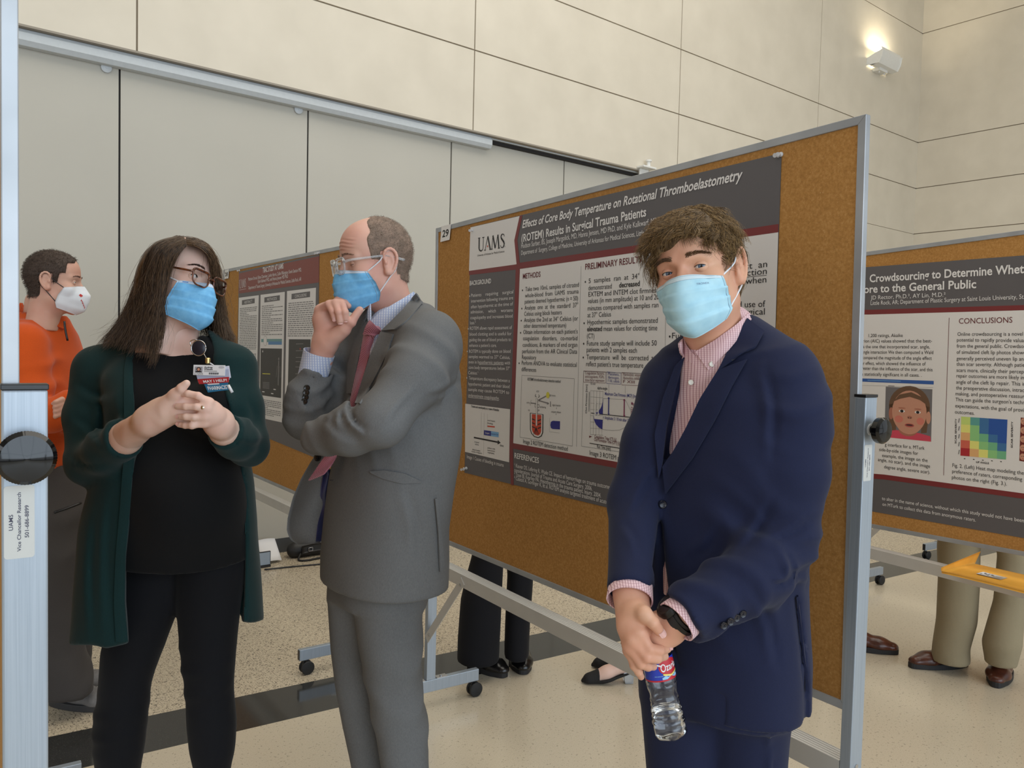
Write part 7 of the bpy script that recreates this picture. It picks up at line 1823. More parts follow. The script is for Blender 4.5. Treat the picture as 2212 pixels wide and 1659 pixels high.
# ================================================================== the man in the grey suit
def grey_man():
    t = Thing('person', A(835, 745, 1.95) * (1, 1, 0), 'balding man in a grey suit with his hand at his chin', 'person')
    U = side_axis(840)
    g = NT('grey_suiting'); v = g.mapping((1, 1, 0.2)); n1 = g.noise(800, 3, 0.6, v); n2 = g.noise(900, 2); n3 = g.noise(6, 2)
    g.set(color=g.mix(0.3, g.mix(0.5, g.ramp(n1, [(0.3, srgb(90, 91, 92)), (0.7, srgb(124, 125, 126))]), g.ramp(n2, [(0.3, srgb(90, 91, 92)), (0.7, srgb(124, 125, 126))])), g.ramp(n3, [(0.3, srgb(96, 97, 98)), (0.7, srgb(116, 117, 118))])), rough=0.85, spec=0.25, sheen=0.0); g.bump(n1, 0.18, 0.0008)
    grey = g.m
    gingham = shirt_check('shirt_blue_gingham', (214, 219, 232), (172, 184, 216), 0.0060, 0.0060, 0.45)
    fr = Frame(-72, 9, 0, 815); fr.k = 0.89; fr.pin((0.0325, 0.079, -0.002), 757.5, 571, 1.91)
    T = rows_px([(672, 812, 915, 1.95, .62, 62), (705, 778, 950, 1.95, .62, 62), (760, 752, 978, 1.95, .62, 62), (850, 746, 986, 1.95, .64, 62), (950, 736, 984, 1.95, .66, 62), (1050, 716, 968, 1.95, .68, 62), (1130, 706, 959, 1.95, .70, 62), (1200, 699, 961, 1.95, .72, 62), (1256, 698, 960, 1.95, .72, 62)])
    sL, eL, fL = A(926, 750, 1.81), A(826, 908, 1.705), A(690, 945, 1.79)
    sR, eR, cR, wR = A(782, 742, 2.07), A(658, 905, 1.95), A(687, 800, 1.93), A(699, 755, 1.92)
    # ---- jacket
    S = SDF(*boxpx(600, 1020, 620, 1270, 1.62, 2.25), 0.0062)
    S.loft(T, U, 0.02)
    S.cone(A(878, 690, 1.93), A(930, 730, 1.83), 0.050, 0.064, 0.045); S.cone(A(830, 690, 1.98), A(790, 735, 2.06), 0.046, 0.056, 0.04)
    S.path([sL, A(898, 815, 1.755), eL], [0.066, 0.065, 0.058], 0.022, k0=0.04); S.path([eL, A(760, 930, 1.735), fL], [0.058, 0.052, 0.040], 0.02)
    S.path([sR, eR], [0.056, 0.048], 0.02); S.path([eR, A(662, 860, 1.935), cR], [0.047, 0.045, 0.039], 0.018)
    d = (cR - eR) / np.linalg.norm(cR - eR)
    S.field(lambda P: np.maximum(-((P - cR) @ d), np.sqrt(((P - cR) ** 2).sum(-1)) - 0.07), 0, 'carve'); S.cone(cR - d * 0.012, cR + d * 0.05, 0.031, 0.031, 0.003, 'carve')
    S.displace(lambda P: creases(P, sL, eL, 0.012, 52, 12, 0.12) + creases(P, eL, fL, 0.012, 60, 13) + creases(P, eR, cR, 0.008, 60, 14) + creases(P, sR, eR, 0.007, 60, 16) + creases(P, A(850, 850, 1.72), A(800, 900, 1.70), 0.014, 95, 18) + 0.0032 * snoise(P * np.array([1, 1, 0.5]), 15, 17, 2) + fold_lines(P, [([(772, 862), (756, 880), (764, 908), (792, 930)], 5, 0.011), ([(748, 880), (738, 900), (744, 925)], 5, 0.007), ([(722, 895), (714, 918)], 5, 0.005), ([(905, 845), (870, 880), (838, 925)], 7, 0.006), ([(990, 822), (960, 846), (925, 858)], 5, 0.006), ([(650, 850), (672, 880), (690, 890)], 5, 0.006), ([(700, 905), (735, 935), (775, 950)], 6, 0.004), ([(880, 1060), (900, 1130), (905, 1210)], 8, 0.004)], 1.92))
    V0, F0 = S.mesh(1); full = bvh_of(V0, F0)
    S.field(frustum_cut([(806, 630), (796, 668), (784, 722), (770, 792), (756, 880), (768, 880), (779, 838), (801, 764), (823, 716), (868, 678), (900, 640), (890, 600)], 1.5, 1.96, 1.9 / FPX), 0.004, 'carve')
    jk = t.part('jacket', S.mesh(1), grey, smooth=True)
    lap = [drape(full, ([(899, 633), (872, 668), (846, 694), (824, 715)], [(913, 654), (892, 680), (874, 698), (853, 712)]), 16, 8, 0.007, 0.004, 1.86),
           drape(full, ([(823, 717), (801, 766), (786, 812), (776, 845), (767, 872)], [(850, 722), (836, 766), (816, 806), (796, 842), (778, 872)]), 22, 8, 0.006, 0.004, 1.85),
           drape(full, ([(797, 690), (784, 735), (772, 790), (762, 850)], [(783, 706), (764, 745), (752, 790), (750, 850)]), 18, 6, 0.005, 0.004, 1.92),
           drape(full, ([(799, 1018), (831, 1016), (875, 1023), (911, 1040)], [(801, 1022), (826, 1034), (868, 1045), (910, 1043)]), 16, 6, 0.003, 0.003, 1.8),
           drape(full, ([(939, 1078), (946, 1150), (950, 1235)], [(944, 1076), (953, 1150), (959, 1219)]), 16, 4, 0.007, 0.004, 1.85)]
    for nm_, q in zip(('jacket_collar', 'lapel', 'lapel', 'pocket', 'vent_flap'), lap): t.part(nm_, q, grey, parent=jk, auto=0.9)
    def panel(e0, e1, d0, d1, nu, nv, th, bulge):
        def al(e, n_): e = np.array(e, float); L = np.concatenate([[0], np.cumsum(np.linalg.norm(np.diff(e, axis=0), axis=1))]); q = np.linspace(0, L[-1], n_); return np.stack([np.interp(q, L, e[:, 0]), np.interp(q, L, e[:, 1])], 1)
        a, b = al(e0, nu), al(e1, nu); G = np.zeros((nu, nv, 3))
        for i in range(nu):
            for j in range(nv):
                f = j / (nv - 1); p = a[i] * (1 - f) + b[i] * f; G[i, j] = A(p[0], p[1], d0 + (d1 - d0) * f - bulge * math.sin(math.pi * f) - 0.006 * math.sin(i * 0.35 + f * 3))
        return slab(G, th, -FWD)
    t.part('front_panel', panel([(694, 968), (672, 1000), (652, 1034), (634, 1076), (623, 1120), (621, 1146), (628, 1164), (644, 1174)], [(716, 978), (712, 1010), (706, 1040), (702, 1080), (700, 1120), (698, 1146), (696, 1160), (690, 1174)], 2.03, 1.99, 30, 12, 0.005, 0.02), grey, parent=jk, smooth=True)
    lin = plain('lining_navy', (38, 44, 82), 0.35, var=0.3, vscale=30)
    t.part('lining', panel([(700, 1020), (693, 1060), (689, 1100), (686, 1140), (683, 1170)], [(722, 1010), (722, 1060), (720, 1100), (718, 1140), (714, 1168)], 1.985, 1.995, 20, 10, 0.003, 0.012), lin, parent=jk, smooth=True)
    hbn = plain('button_horn', (34, 32, 32), 0.2)
    for x, y in ((663.5, 838), (662, 848), (660.5, 858), (658, 867)): p = drape_pt(full, x, y, 1.9); button(t, p - FWD * 0.0015, -FWD, 0.0075, hbn, jk)
    button(t, A(686, 988, 1.975), -FWD - RGT * 0.4, 0.010, hbn, jk)
    p = drape_pt(full, 719, 1037, 1.83); t.part('buttonhole', tubeq(np.array([p - FWD * 0.001 - RGT * 0.007, p - FWD * 0.001 + RGT * 0.006]), 0.0012, 6), plain('thread_dark', (50, 50, 54), 0.8), parent=jk)
    # ---- shirt: body, collar, cuff
    S = SDF(*boxpx(690, 1000, 620, 1240, 1.7, 2.2), 0.0075); S.loft([r for r in T if r[0] > 0.98], U, 0.02, grow=-0.016); S.cone(A(852, 712, 1.95), A(852, 740, 1.95), 0.058, 0.08, 0.03)
    sh = t.part('shirt', S.mesh(1), gingham, smooth=True); shb = bvh_of(*S.mesh(1))
    nk = SDF(*boxpx(770, 930, 580, 760, 1.84, 2.06), 0.005); nk.cone(A(850, 620, 1.95), A(846, 730, 1.945), 0.061, 0.067, 0.02); nb_ = bvh_of(*nk.mesh(1))
    col = [drape(nb_, ([(893, 630), (872, 644), (845, 660), (818, 677), (801, 694)], [(901, 641), (885, 656), (866, 676), (846, 700), (823, 714)]), 20, 8, 0.007, 0.003, 1.89, bulge=0.003),
           drape(nb_, ([(800, 656), (801, 676), (801, 694)], [(795, 672), (795, 690), (799, 700)]), 8, 5, 0.006, 0.003, 1.9)]
    for q in col: t.part('collar', q, gingham, parent=sh, auto=0.9)
    mb = MB(); dd = (wR - cR) / np.linalg.norm(wR - cR); ce = A(684, 782, 1.928)
    mb.lathe([(0.035, -0.05), (0.0365, 0.0), (0.0375, 0.024), (0.036, 0.024), (0.0345, 0.0), (0.033, -0.05)], ce, dd, 36); t.part('shirt_cuff', mb, gingham, parent=sh, auto=1.0)
    # ---- tie
    tm = NT('tie_silk'); v = tm.mapping((1, 1, 1), (0.5, 0.6, 0.3)); wv = tm.t.nodes.new('ShaderNodeTexWave'); wv.inputs['Scale'].default_value = 130; tm.link(v, wv.inputs[0]); w2 = tm.t.nodes.new('ShaderNodeTexWave'); w2.bands_direction = 'Z'; w2.inputs['Scale'].default_value = 130; tm.link(v, w2.inputs[0])
    tm.set(color=tm.mix(tm.math('MULTIPLY', wv.outputs['Fac'], w2.outputs['Fac']), srgb(122, 40, 62), srgb(226, 170, 182)), rough=0.45, sheen=0.2); tie = tm.m
    kn = panel([(801, 694), (792, 708), (787, 722)], [(823, 712), (816, 722), (808, 729)], 1.872, 1.862, 12, 8, 0.010, 0.010)
    bl = panel([(787, 722), (779, 765), (768, 815), (756, 872), (735, 925), (712, 970), (704, 984), (688, 1006), (667, 1038)], [(808, 728), (800, 762), (786, 812), (771, 872), (752, 925), (732, 970), (728, 985), (716, 1004), (700, 1024)], 1.885, 1.868, 50, 8, 0.004, 0.006)
    tb2 = t.part('tie', bl, tie, auto=0.9); t.part('knot', kn, tie, parent=tb2, auto=0.9)
    # ---- trousers
    S = SDF(*boxpx(680, 965, 1200, 2050, 1.7, 2.2), 0.0075)
    nl = rows_px([(1220, 760, 926, 1.90, .9, 0), (1300, 760, 916, 1.90, .95, 0), (1400, 772, 914, 1.89, .95, 0), (1480, 786, 912, 1.89, .95, 0), (1560, 802, 924, 1.89, .95, 0), (1659, 820, 926, 1.89, 1, 0), (1800, 832, 930, 1.90, 1, 0), (1980, 840, 934, 1.91, 1, 0), (2040, 840, 936, 1.91, 1, 0)])
    fl = rows_px([(1220, 716, 880, 2.00, .85, 0), (1300, 708, 850, 2.00, .95, 0), (1400, 713, 830, 2.0, .95, 0), (1480, 722, 830, 2.0, 1, 0), (1560, 736, 838, 2.0, 1, 0), (1659, 757, 850, 2.0, 1, 0), (1800, 770, 862, 2.01, 1, 0), (1940, 778, 868, 2.02, 1, 0), (1985, 778, 868, 2.02, 1, 0)])
    hip = rows_px([(1190, 722, 934, 1.95, .72, 62), (1240, 718, 930, 1.95, .74, 62), (1300, 716, 918, 1.95, .74, 62)])
    S.loft(hip, U, 0.02); S.loft(fl, U, 0.02, n=2.1); S.loft(nl, U, 0.008, n=2.1)
    S.displace(lambda P: 0.004 * snoise(P * np.array([1.4, 1.4, 0.35]), 18, 27, 2) + creases(P, A(850, 1250, 1.9), A(865, 1650, 1.89), 0.006, 30, 28))
    t.part('trousers', S.mesh(1), grey, smooth=True)
    sb, so = plain('shoe_black', (22, 22, 24), 0.4), plain('shoe_sole', (24, 22, 22), 0.6)
    for q in (nl, fl): b = np.array([q[-1][1], q[-1][2], 0]); f = -RIGHT0 * 0.93 - _f0 * 0.35; f /= np.linalg.norm(f); shoe(t, b - f * 0.08, b + f * 0.2, 0.046, sb, so)
    # ---- body
    HS = head_sdf(0.0021, 0.056, jaw=1.0)
    HS.displace(lambda P: 0.0011 * np.sin((P[..., 2] - 0.006 * np.cos(P[..., 0] * 45)) * 640) * np.clip((P[..., 2] - 0.032) / 0.008, 0, 1) * np.clip((0.072 - P[..., 2]) / 0.01, 0, 1) * np.clip((0.058 - np.abs(P[..., 0])) / 0.012, 0, 1) * (P[..., 1] > 0.03))
    V, F = HS.mesh(1); Vh, Fh = fr.at(V), F[:, ::-1]; hb = bvh_of(Vh, Fh); hl = bvh_of(V, F)
    L, E = add_eyes(fr, -12, -16, (0, 0.9, -0.4), iris_g, r=0.0118, y0=0.0655)
    S = SDF(*boxpx(650, 1000, 590, 1240, 1.66, 2.2), 0.008); S.cone(A(862, 712, 1.95), A(862, 745, 1.95), 0.044, 0.056, 0.03); S.loft([r for r in T if r[0] > 0.95], U, 0.03, grow=-0.04)
    S.path([sL, eL, fL], [0.045, 0.042, 0.028], 0.02); S.path([sR, eR, cR], [0.034, 0.028, 0.024], 0.01); S.path([cR, wR], [0.025, 0.0262], 0.01); core = S.mesh(1)
    S = SDF(*boxpx(690, 960, 1180, 2040, 1.8, 2.1), 0.014); S.loft(nl, U, 0.02, grow=-0.028); S.loft(fl, U, 0.02, grow=-0.028); low = S.mesh(1)
    # the hand: palm side to the lens, three fingers curled, forefinger and thumb at the mask
    S = SDF(*boxpx(660, 800, 630, 800, 1.82, 1.98), 0.0017)
    S.cone(A(693, 775, 1.925), A(701, 742, 1.918), 0.0285, 0.0265, 0.01, flat=(RGT, 1.0)); S.cone(A(701, 742, 1.918), A(706, 695, 1.915), 0.0275, 0.030, 0.016, flat=(FWD, 0.72)); S.ball(A(697, 690, 1.915), 0.022, 0.016)
    S.cone(A(710, 738, 1.905), A(742, 712, 1.888), 0.022, 0.017, 0.016)
    fs = [((691, 668, 1.905), (710, 657, 1.878), (718, 672, 1.868), (722, 688, 1.872), .0088), ((703, 664, 1.912), (725, 655, 1.874), (731, 675, 1.862), (734.5, 694, 1.866), .0096), ((714, 662, 1.920), (738, 656, 1.876), (744, 674, 1.864), (746, 689, 1.868), .0094)]
    tips = []
    for a_, b_, c_, d_, r_ in fs: S.cone(A(703, 690, 1.915), A(*a_), 0.018, r_ * 1.15, 0.012); finger(S, [A(*a_), A(*b_), A(*c_), A(*d_)], r_, 0.002); tips.append((A(*d_), A(*c_), r_))
    finger(S, [A(716, 660, 1.932), A(731, 648, 1.925), A(745, 655, 1.912), A(753, 661, 1.905)], 0.0088)
    finger(S, [A(742, 712, 1.888), A(759, 696, 1.880), A(777, 670, 1.884)], 0.0108)
    S.displace(lambda P: 0.0006 * snoise(P, 150, 34, 1)); HR = S.mesh(1)
    nails = [nail(a_, b_, -FWD * 0.95 - DWN * 0.1 + RGT * 0.25, r_ * 0.86) for a_, b_, r_ in tips]
    bd = t.part('body', join((Vh, Fh, 0), *[(v, f, 0) for v, f in L], core, low, HR, *[(v, f, 1) for v, f in nails]), [sk_grey, nailm], smooth=True)
    for mb, lash in E: t.part('eye', mb, [eyew, iris_g, pupil], parent=bd, smooth=True); t.part('eyelashes', MB().tube(lash, 0.0005, 5), lashm, parent=bd)
    bm_ = hair_mat('brow_grey', (140, 112, 92), (176, 148, 126))
    for s_ in (-1, 1): t.part('eyebrow', brow(hb, fr, s_, bm_, 110, 8 + s_, z0=0.022), bm_, parent=bd)
    mk, on = add_mask(t, fr, hl, [maskblue, MATS['mask_band_white']], 9, wr=0.0022, pleat=0.004)
    # ---- cropped hair round a bald front
    hm = NT('hair_cropped_grey'); n_ = hm.noise(480, 2, 0.6); n2 = hm.noise(50, 3, 0.6); hm.set(color=hm.mix(0.5, hm.ramp(n_, [(0.3, srgb(84, 70, 60)), (0.7, srgb(150, 128, 112))]), hm.ramp(n2, [(0.35, srgb(100, 84, 72)), (0.65, srgb(152, 126, 110))])), rough=0.75); hm.bump(n_, 0.4, 0.001)
    def keep(P):
        x, y, z = np.abs(P[..., 0]), P[..., 1], P[..., 2]; w_ = 0.004 * snoise(P, 90, 61, 1)
        front = y - (0.026 + 0.012 * np.clip((0.09 - z) / 0.1, 0, 1) - 0.02 * np.clip((z - 0.09) / 0.03, 0, 1)) + w_
        low_ = np.where(y > 0.006, -0.002 - z, np.where(y > -0.036, 0.024 - z, -0.062 - z)) + w_
        return np.maximum(front, low_)
    cap = buzz_cap(fr, keep, 0.0018, 0.0026, 0.0007, 62); fz = fuzz(fr, cap[0], 5200, 0.0055, 63, 0.35, 0.00032)
    t.part('hair', join((cap[0], cap[1], 0), (fz[0], fz[1], 1)), [hm.m, hair_mat('hair_grey_strand', (92, 76, 64), (168, 148, 130))], smooth=True)
    clear = NT('clear_acetate'); clear.set(color=(0.86, 0.88, 0.9, 1), rough=0.05, spec=0.8, trans=0.8, ior=1.25, coat=0.5)
    glasses('clear framed glasses worn by the man in the grey suit', fr, clear.m, y=0.110, zc=-0.006, w=0.050, h=0.040, tz=0.010, r=0.0024, tip=-0.045)
grey_man()

# ================================================================== the man in the orange fleece
def orange_man():
    t = Thing('person', A(110, 735, 3.1) * (1, 1, 0), 'man in an orange fleece and white mask at the far left', 'person')
    U = side_axis(100); of = cloth_mat('fleece_orange', (196, 78, 22), 0.14, 500, 0.95, 0.12); tr_ = cloth_mat('trousers_charcoal', (70, 66, 64), 0.12, 500, 0.9, 0.05)
    fr = Frame(78, 2, 2, 110); fr.k = 0.94; fr.pin((-0.0325, 0.079, -0.002), 162, 611, 3.03)
    T = rows_px([(690, 22, 138, 3.1, .62, -68), (720, -4, 152, 3.1, .62, -68), (780, -26, 166, 3.1, .64, -68), (860, -30, 168, 3.1, .66, -68), (940, -28, 166, 3.1, .68, -68), (1008, -24, 164, 3.1, .70, -68)])
    S = SDF(*boxpx(-70, 230, 650, 1030, 2.75, 3.4), 0.010); S.loft(T, U, 0.02)
    S.path([A(52, 745, 2.92), A(62, 850, 2.87), A(72, 905, 2.86)], [0.085, 0.072, 0.066], 0.03); S.path([A(72, 905, 2.86), A(112, 900, 2.83), A(150, 870, 2.86)], [0.064, 0.058, 0.048], 0.02); S.path([A(70, 745, 3.25), A(120, 880, 3.1), A(160, 915, 2.95)], [0.07, 0.062, 0.052], 0.03)
    S.cone(A(82, 668, 3.1), A(88, 720, 3.1), 0.082, 0.105, 0.03); S.field(lambda P: np.maximum(np.sqrt(((P - A(92, 655, 3.1)) ** 2).sum(-1)) - 0.085, -0.3), 0.005, 'carve')
    S.displace(lambda P: creases(P, A(52, 745, 2.92), A(72, 905, 2.86), 0.016, 32, 71, 0.14) + 0.006 * snoise(P, 11, 72, 2)); fb = S.mesh(1)
    fl = t.part('fleece', fb, of, smooth=True); fbv = bvh_of(*fb)
    t.part('collar', join(drape(fbv, ([(62, 660), (100, 680), (140, 694)], [(58, 676), (98, 696), (138, 712)]), 16, 5, 0.010, 0.012, 3.0)), of, parent=fl, auto=0.9)
    t.part('zip', tubeq(resample([A(x, y, 2.98) for x, y in ((139, 694), (141, 712), (146, 736))], 8), 0.004, 6), black, parent=fl)
    S = SDF(*boxpx(-60, 240, 980, 1560, 2.8, 3.5), 0.011)
    a_ = rows_px([(1000, 0, 178, 3.08, .8, 0), (1100, 20, 188, 3.06, .9, 0), (1200, 40, 182, 3.06, 1, 0), (1300, 56, 172, 3.07, 1, 0), (1400, 80, 178, 3.08, 1, 0), (1470, 92, 196, 3.09, 1, 0), (1500, 96, 196, 3.09, 1, 0)])
    b_ = rows_px([(1000, -20, 150, 3.25, .8, 0), (1200, 60, 186, 3.28, 1, 0), (1350, 96, 194, 3.30, 1, 0), (1412, 104, 194, 3.30, 1, 0), (1450, 106, 190, 3.30, 1, 0)])
    S.loft(a_, U, 0.03, n=2.1); S.loft(b_, U, 0.02, n=2.1); S.displace(lambda P: creases(P, A(110, 1050, 3.06), A(140, 1490, 3.08), 0.014, 22, 73, 0.16))
    tro = t.part('trousers', S.mesh(1), tr_, smooth=True); tb_ = bvh_of(*S.mesh(1))
    t.part('pocket_zip', tubeq(resample([drape_pt(tb_, x, y, 3.0) - FWD * 0.002 for x, y in ((118, 1107), (150, 1096), (176, 1086))], 8), 0.004, 6), black, parent=tro)
    sg, ss = plain('sneaker_grey', (120, 118, 118), 0.7, var=0.12, vscale=90), plain('sneaker_sole', (58, 58, 60), 0.6)
    for q, y in ((a_, 0), (b_, 1)):
        b = on_floor(112, 1518) if not y else on_floor(110, 1478); f = RIGHT0 * 0.97 - _f0 * 0.15; f /= np.linalg.norm(f); up = shoe(t, b, b + f * 0.30, 0.052, sg, ss, name='sneaker')
        t.part('laces', join(*[tubeq(resample([b + f * (0.14 + 0.022 * k) + UPZ * (0.088 - 0.011 * k) + np.cross(UPZ, f) * o_ for o_ in (-0.026, 0.0, 0.026)], 6) + UPZ * 0.004, 0.003, 6) for k in range(4)]), plain('lace_white', (206, 204, 200), 0.8), parent=up)
    HS = head_sdf(0.0028, 0.058); V, F = HS.mesh(1); Vh, Fh = fr.at(V), F[:, ::-1]; hb = bvh_of(Vh, Fh); hl = bvh_of(V, F); L, E = add_eyes(fr, 16, -14, (0.1, 1, 0), iris_g)
    S = SDF(*boxpx(-40, 200, 600, 1480, 2.8, 3.4), 0.014); S.cone(A(88, 655, 3.1), A(85, 730, 3.1), 0.056, 0.065, 0.03); S.loft(T, U, 0.03, grow=-0.04); S.loft(a_, U, 0.02, grow=-0.03); S.loft(b_, U, 0.02, grow=-0.03); core = S.mesh(1)
    S = SDF(*boxpx(90, 180, 840, 930, 2.74, 3.0), 0.0028)
    S.cone(A(146, 872, 2.85), A(128, 884, 2.82), 0.028, 0.032, 0.02)
    for y0, y1 in ((865, 874), (875, 886), (885, 898), (895, 908)): S.path([A(134, y0 - 2, 2.805), A(120, y0 + 4, 2.785), A(112, y1 + 1, 2.80)], [0.0105, 0.0085, 0.0075], 0.001, k0=0.006)
    hd_ = S.mesh(1)
    bd = t.part('body', join((Vh, Fh), *L, core, hd_), sk_orange, smooth=True)
    for mb, lash in E: t.part('eye', mb, [eyew, iris_g, pupil], parent=bd, smooth=True)
    bm_ = MATS.get('x') or hair_mat('brow_dark_brown', (52, 36, 28), (80, 58, 46))
    for s_ in (-1, 1): t.part('eyebrow', brow(hb, fr, s_, bm_, 110, 18 + s_), bm_, parent=bd)
    mk, on = add_mask(t, fr, hl, [maskwhite, maskwhite], 12, wr=0.0014, pleat=0.0, ridge=1.1, seams=False, loopm=black,
                      c=[(0, 0, .108, -.010), (.15, 0, .122, -.028), (.32, 0, .134, -.048), (.6, 0, .126, -.085), (.85, 0, .112, -.115), (1, 0, .080, -.132)])
    mb = MB()
    for c_, r_ in (((-0.42, 0.36), 0.0075),): mb.add([on(c_[0] + dx * r_ * 9, c_[1] + dy * r_ * 8) for dx, dy in ((0, -1), (1, 0), (0, 1), (-1, 0))], [(0, 1, 2, 3)], 0)
    for k, (u, v) in enumerate(((-0.40, .50), (-0.36, .53), (-0.33, .57), (-0.29, .60), (-0.25, .64), (-0.20, .67), (-0.16, .70))): mb.add([on(u - .012, v), on(u + .02, v + .01), on(u + .012, v + .05), on(u - .02, v + .04)], [(0, 1, 2, 3)], 0 if k % 2 == 0 else 1)
    t.part('printed_emblem', mb, [plain('emblem_red', (190, 40, 34), 0.6), plain('emblem_pink', (206, 120, 116), 0.6)], parent=mk)
    hm = NT('hair_cropped_brown'); n_ = hm.noise(420, 2, 0.6); hm.set(color=hm.ramp(n_, [(0.3, srgb(40, 30, 24)), (0.7, srgb(74, 56, 44))]), rough=0.7); hm.bump(n_, 0.4, 0.001)
    def keep(P):
        x, y, z = np.abs(P[..., 0]), P[..., 1], P[..., 2]; w_ = 0.003 * snoise(P, 90, 81, 1)
        front = np.where(z > 0.075, y - 0.075, np.where(z > 0.03, y - 0.058 + 0.25 * (0.075 - z), y - 0.030)) + w_
        low_ = np.where(y > 0.006, -0.012 - z, np.where(y > -0.034, 0.026 - z, -0.070 - z)) + w_
        return np.maximum(front, low_)
    cap = buzz_cap(fr, keep, 0.0045, 0.003, 0.001, 82); fz = fuzz(fr, cap[0], 5200, 0.009, 83, 0.3, 0.0005)
    t.part('hair', join((cap[0], cap[1], 0), (fz[0], fz[1], 1)), [hm.m, hair_mat('hair_brown_crop', (36, 26, 20), (84, 64, 50))], smooth=True)
orange_man()

# ================================================================== people standing behind the boards (only their legs show)
def standing(label, legs, d, cloth, top_cloth, shoes, shoe_m, sole_m, skin, px, facing, seed, heels=False):
    """legs: loft rows per leg; the rest of the figure stands hidden behind the board"""
    t = Thing('person', A(px, 745, d) * (1, 1, 0), label, 'person'); U = side_axis(px); fwd = np.array(facing, float); fwd /= np.linalg.norm(fwd); sd = np.cross(UPZ, fwd)
    LR = [rows_px(l) for l in legs]
    allr = np.array([r for l in LR for r in l]); base = np.array([allr[:, 1].mean(), allr[:, 2].mean(), 0])
    lo = np.array([allr[:, 1].min() - .25, allr[:, 2].min() - .25, 0.02]); hi = np.array([allr[:, 1].max() + .25, allr[:, 2].max() + .25, 1.02])
    S = SDF(lo, hi, 0.010)
    for i, l in enumerate(LR):
        top_ = max(l, key=lambda r: r[0]); up_ = np.array([top_[1], top_[2], top_[0]]) if False else None
        q = l + [(0.86, (top_[1] + base[0]) / 2, (top_[2] + base[1]) / 2, max(top_[3], .095), max(top_[4], .10), top_[5]), (0.95, (top_[1] + base[0]) / 2, (top_[2] + base[1]) / 2, .10, .105, top_[5])]
        S.loft(q, U, 0.02 if i == 0 else 0.006, n=2.1)
    S.displace(lambda P: 0.006 * snoise(P * np.array([1, 1, 0.5]), 14, seed, 2)); t.part('trousers', S.mesh(1), cloth, smooth=True)
    S = SDF(base + (-.35, -.35, 0.88), base + (.35, .35, 1.56), 0.012)
    ph = math.atan2(-(sd[:2] @ np.array([-U[1], U[0]])), sd[:2] @ U)
    S.loft([(0.92, base[0], base[1], .165, .115, ph), (1.05, base[0], base[1], .155, .11, ph), (1.25, base[0], base[1], .18, .12, ph), (1.40, base[0], base[1], .16, .10, ph), (1.46, base[0], base[1], .08, .07, ph)], U, 0.02)
    for s_ in (-1, 1): S.path([base + sd * s_ * .19 + UPZ * 1.38, base + sd * s_ * .235 + UPZ * 1.12, base + sd * s_ * .20 + fwd * .08 + UPZ * 0.93], [.055, .048, .038], 0.03)
    t.part('jacket', S.mesh(1), top_cloth, smooth=True)
    fr = Frame(0, 0, 0, px); fr.X, fr.Y, fr.Z = sd, fwd, UPZ.copy(); fr.k = 0.97; fr.C = base + UPZ * 1.60
    HS = head_sdf(0.0035, 0.056); V, F = HS.mesh(1); Vh, Fh = fr.at(V), F
    S = SDF(base + (-.4, -.4, 0.0), base + (.4, .4, 1.55), 0.015); S.cone(base + UPZ * 1.5, base + UPZ * 1.3, .055, .08, .03)
    for i, l in enumerate(LR): S.loft(l + [(0.9, base[0], base[1], .09, .09, 0)], U, 0.02, grow=-0.02)
    for s_ in (-1, 1): S.path([base + sd * s_ * .20 + fwd * .08 + UPZ * 0.95, base + sd * s_ * .19 + fwd * .12 + UPZ * 0.82], [.030, .036], 0.03)
    parts = [(Vh, Fh), S.mesh(1)]
    ends = []
    for (h_, to_) in shoes:
        h_, to_ = np.array(h_), np.array(to_)
        if heels: ends.append((h_, to_)); S2 = SDF(*bounds([h_, to_, h_ + UPZ * .3], 0.08), 0.004); f = (to_ - h_) / np.linalg.norm(to_ - h_); S2.path([h_ + f * .03 + UPZ * .30, h_ + f * .03 + UPZ * .12, h_ + f * .045 + UPZ * 0.075], [.040, .030, .028], .02); S2.path([h_ + f * .045 + UPZ * .085, h_ + f * .13 + UPZ * .045, h_ + f * .20 + UPZ * .022], [.030, .028, .022], .02); parts.append(S2.mesh(1))
    bd = t.part('body', join(*parts), skin, smooth=True)
    cap = buzz_cap(fr, lambda P: np.maximum(P[..., 1] - 0.05, np.where(P[..., 1] > -0.03, 0.02 - P[..., 2], -0.06 - P[..., 2])), 0.006, 0.004, 0.002, seed); t.part('hair', (cap[0], cap[1][:, ::-1]), MATS.get('hair_plain') or hair_mat('hair_plain_brown', (52, 38, 28), (90, 68, 50)), smooth=True)
    for h_, to_ in shoes:
        if not heels: shoe(t, h_, to_, 0.050, shoe_m, sole_m)
    return t, ends

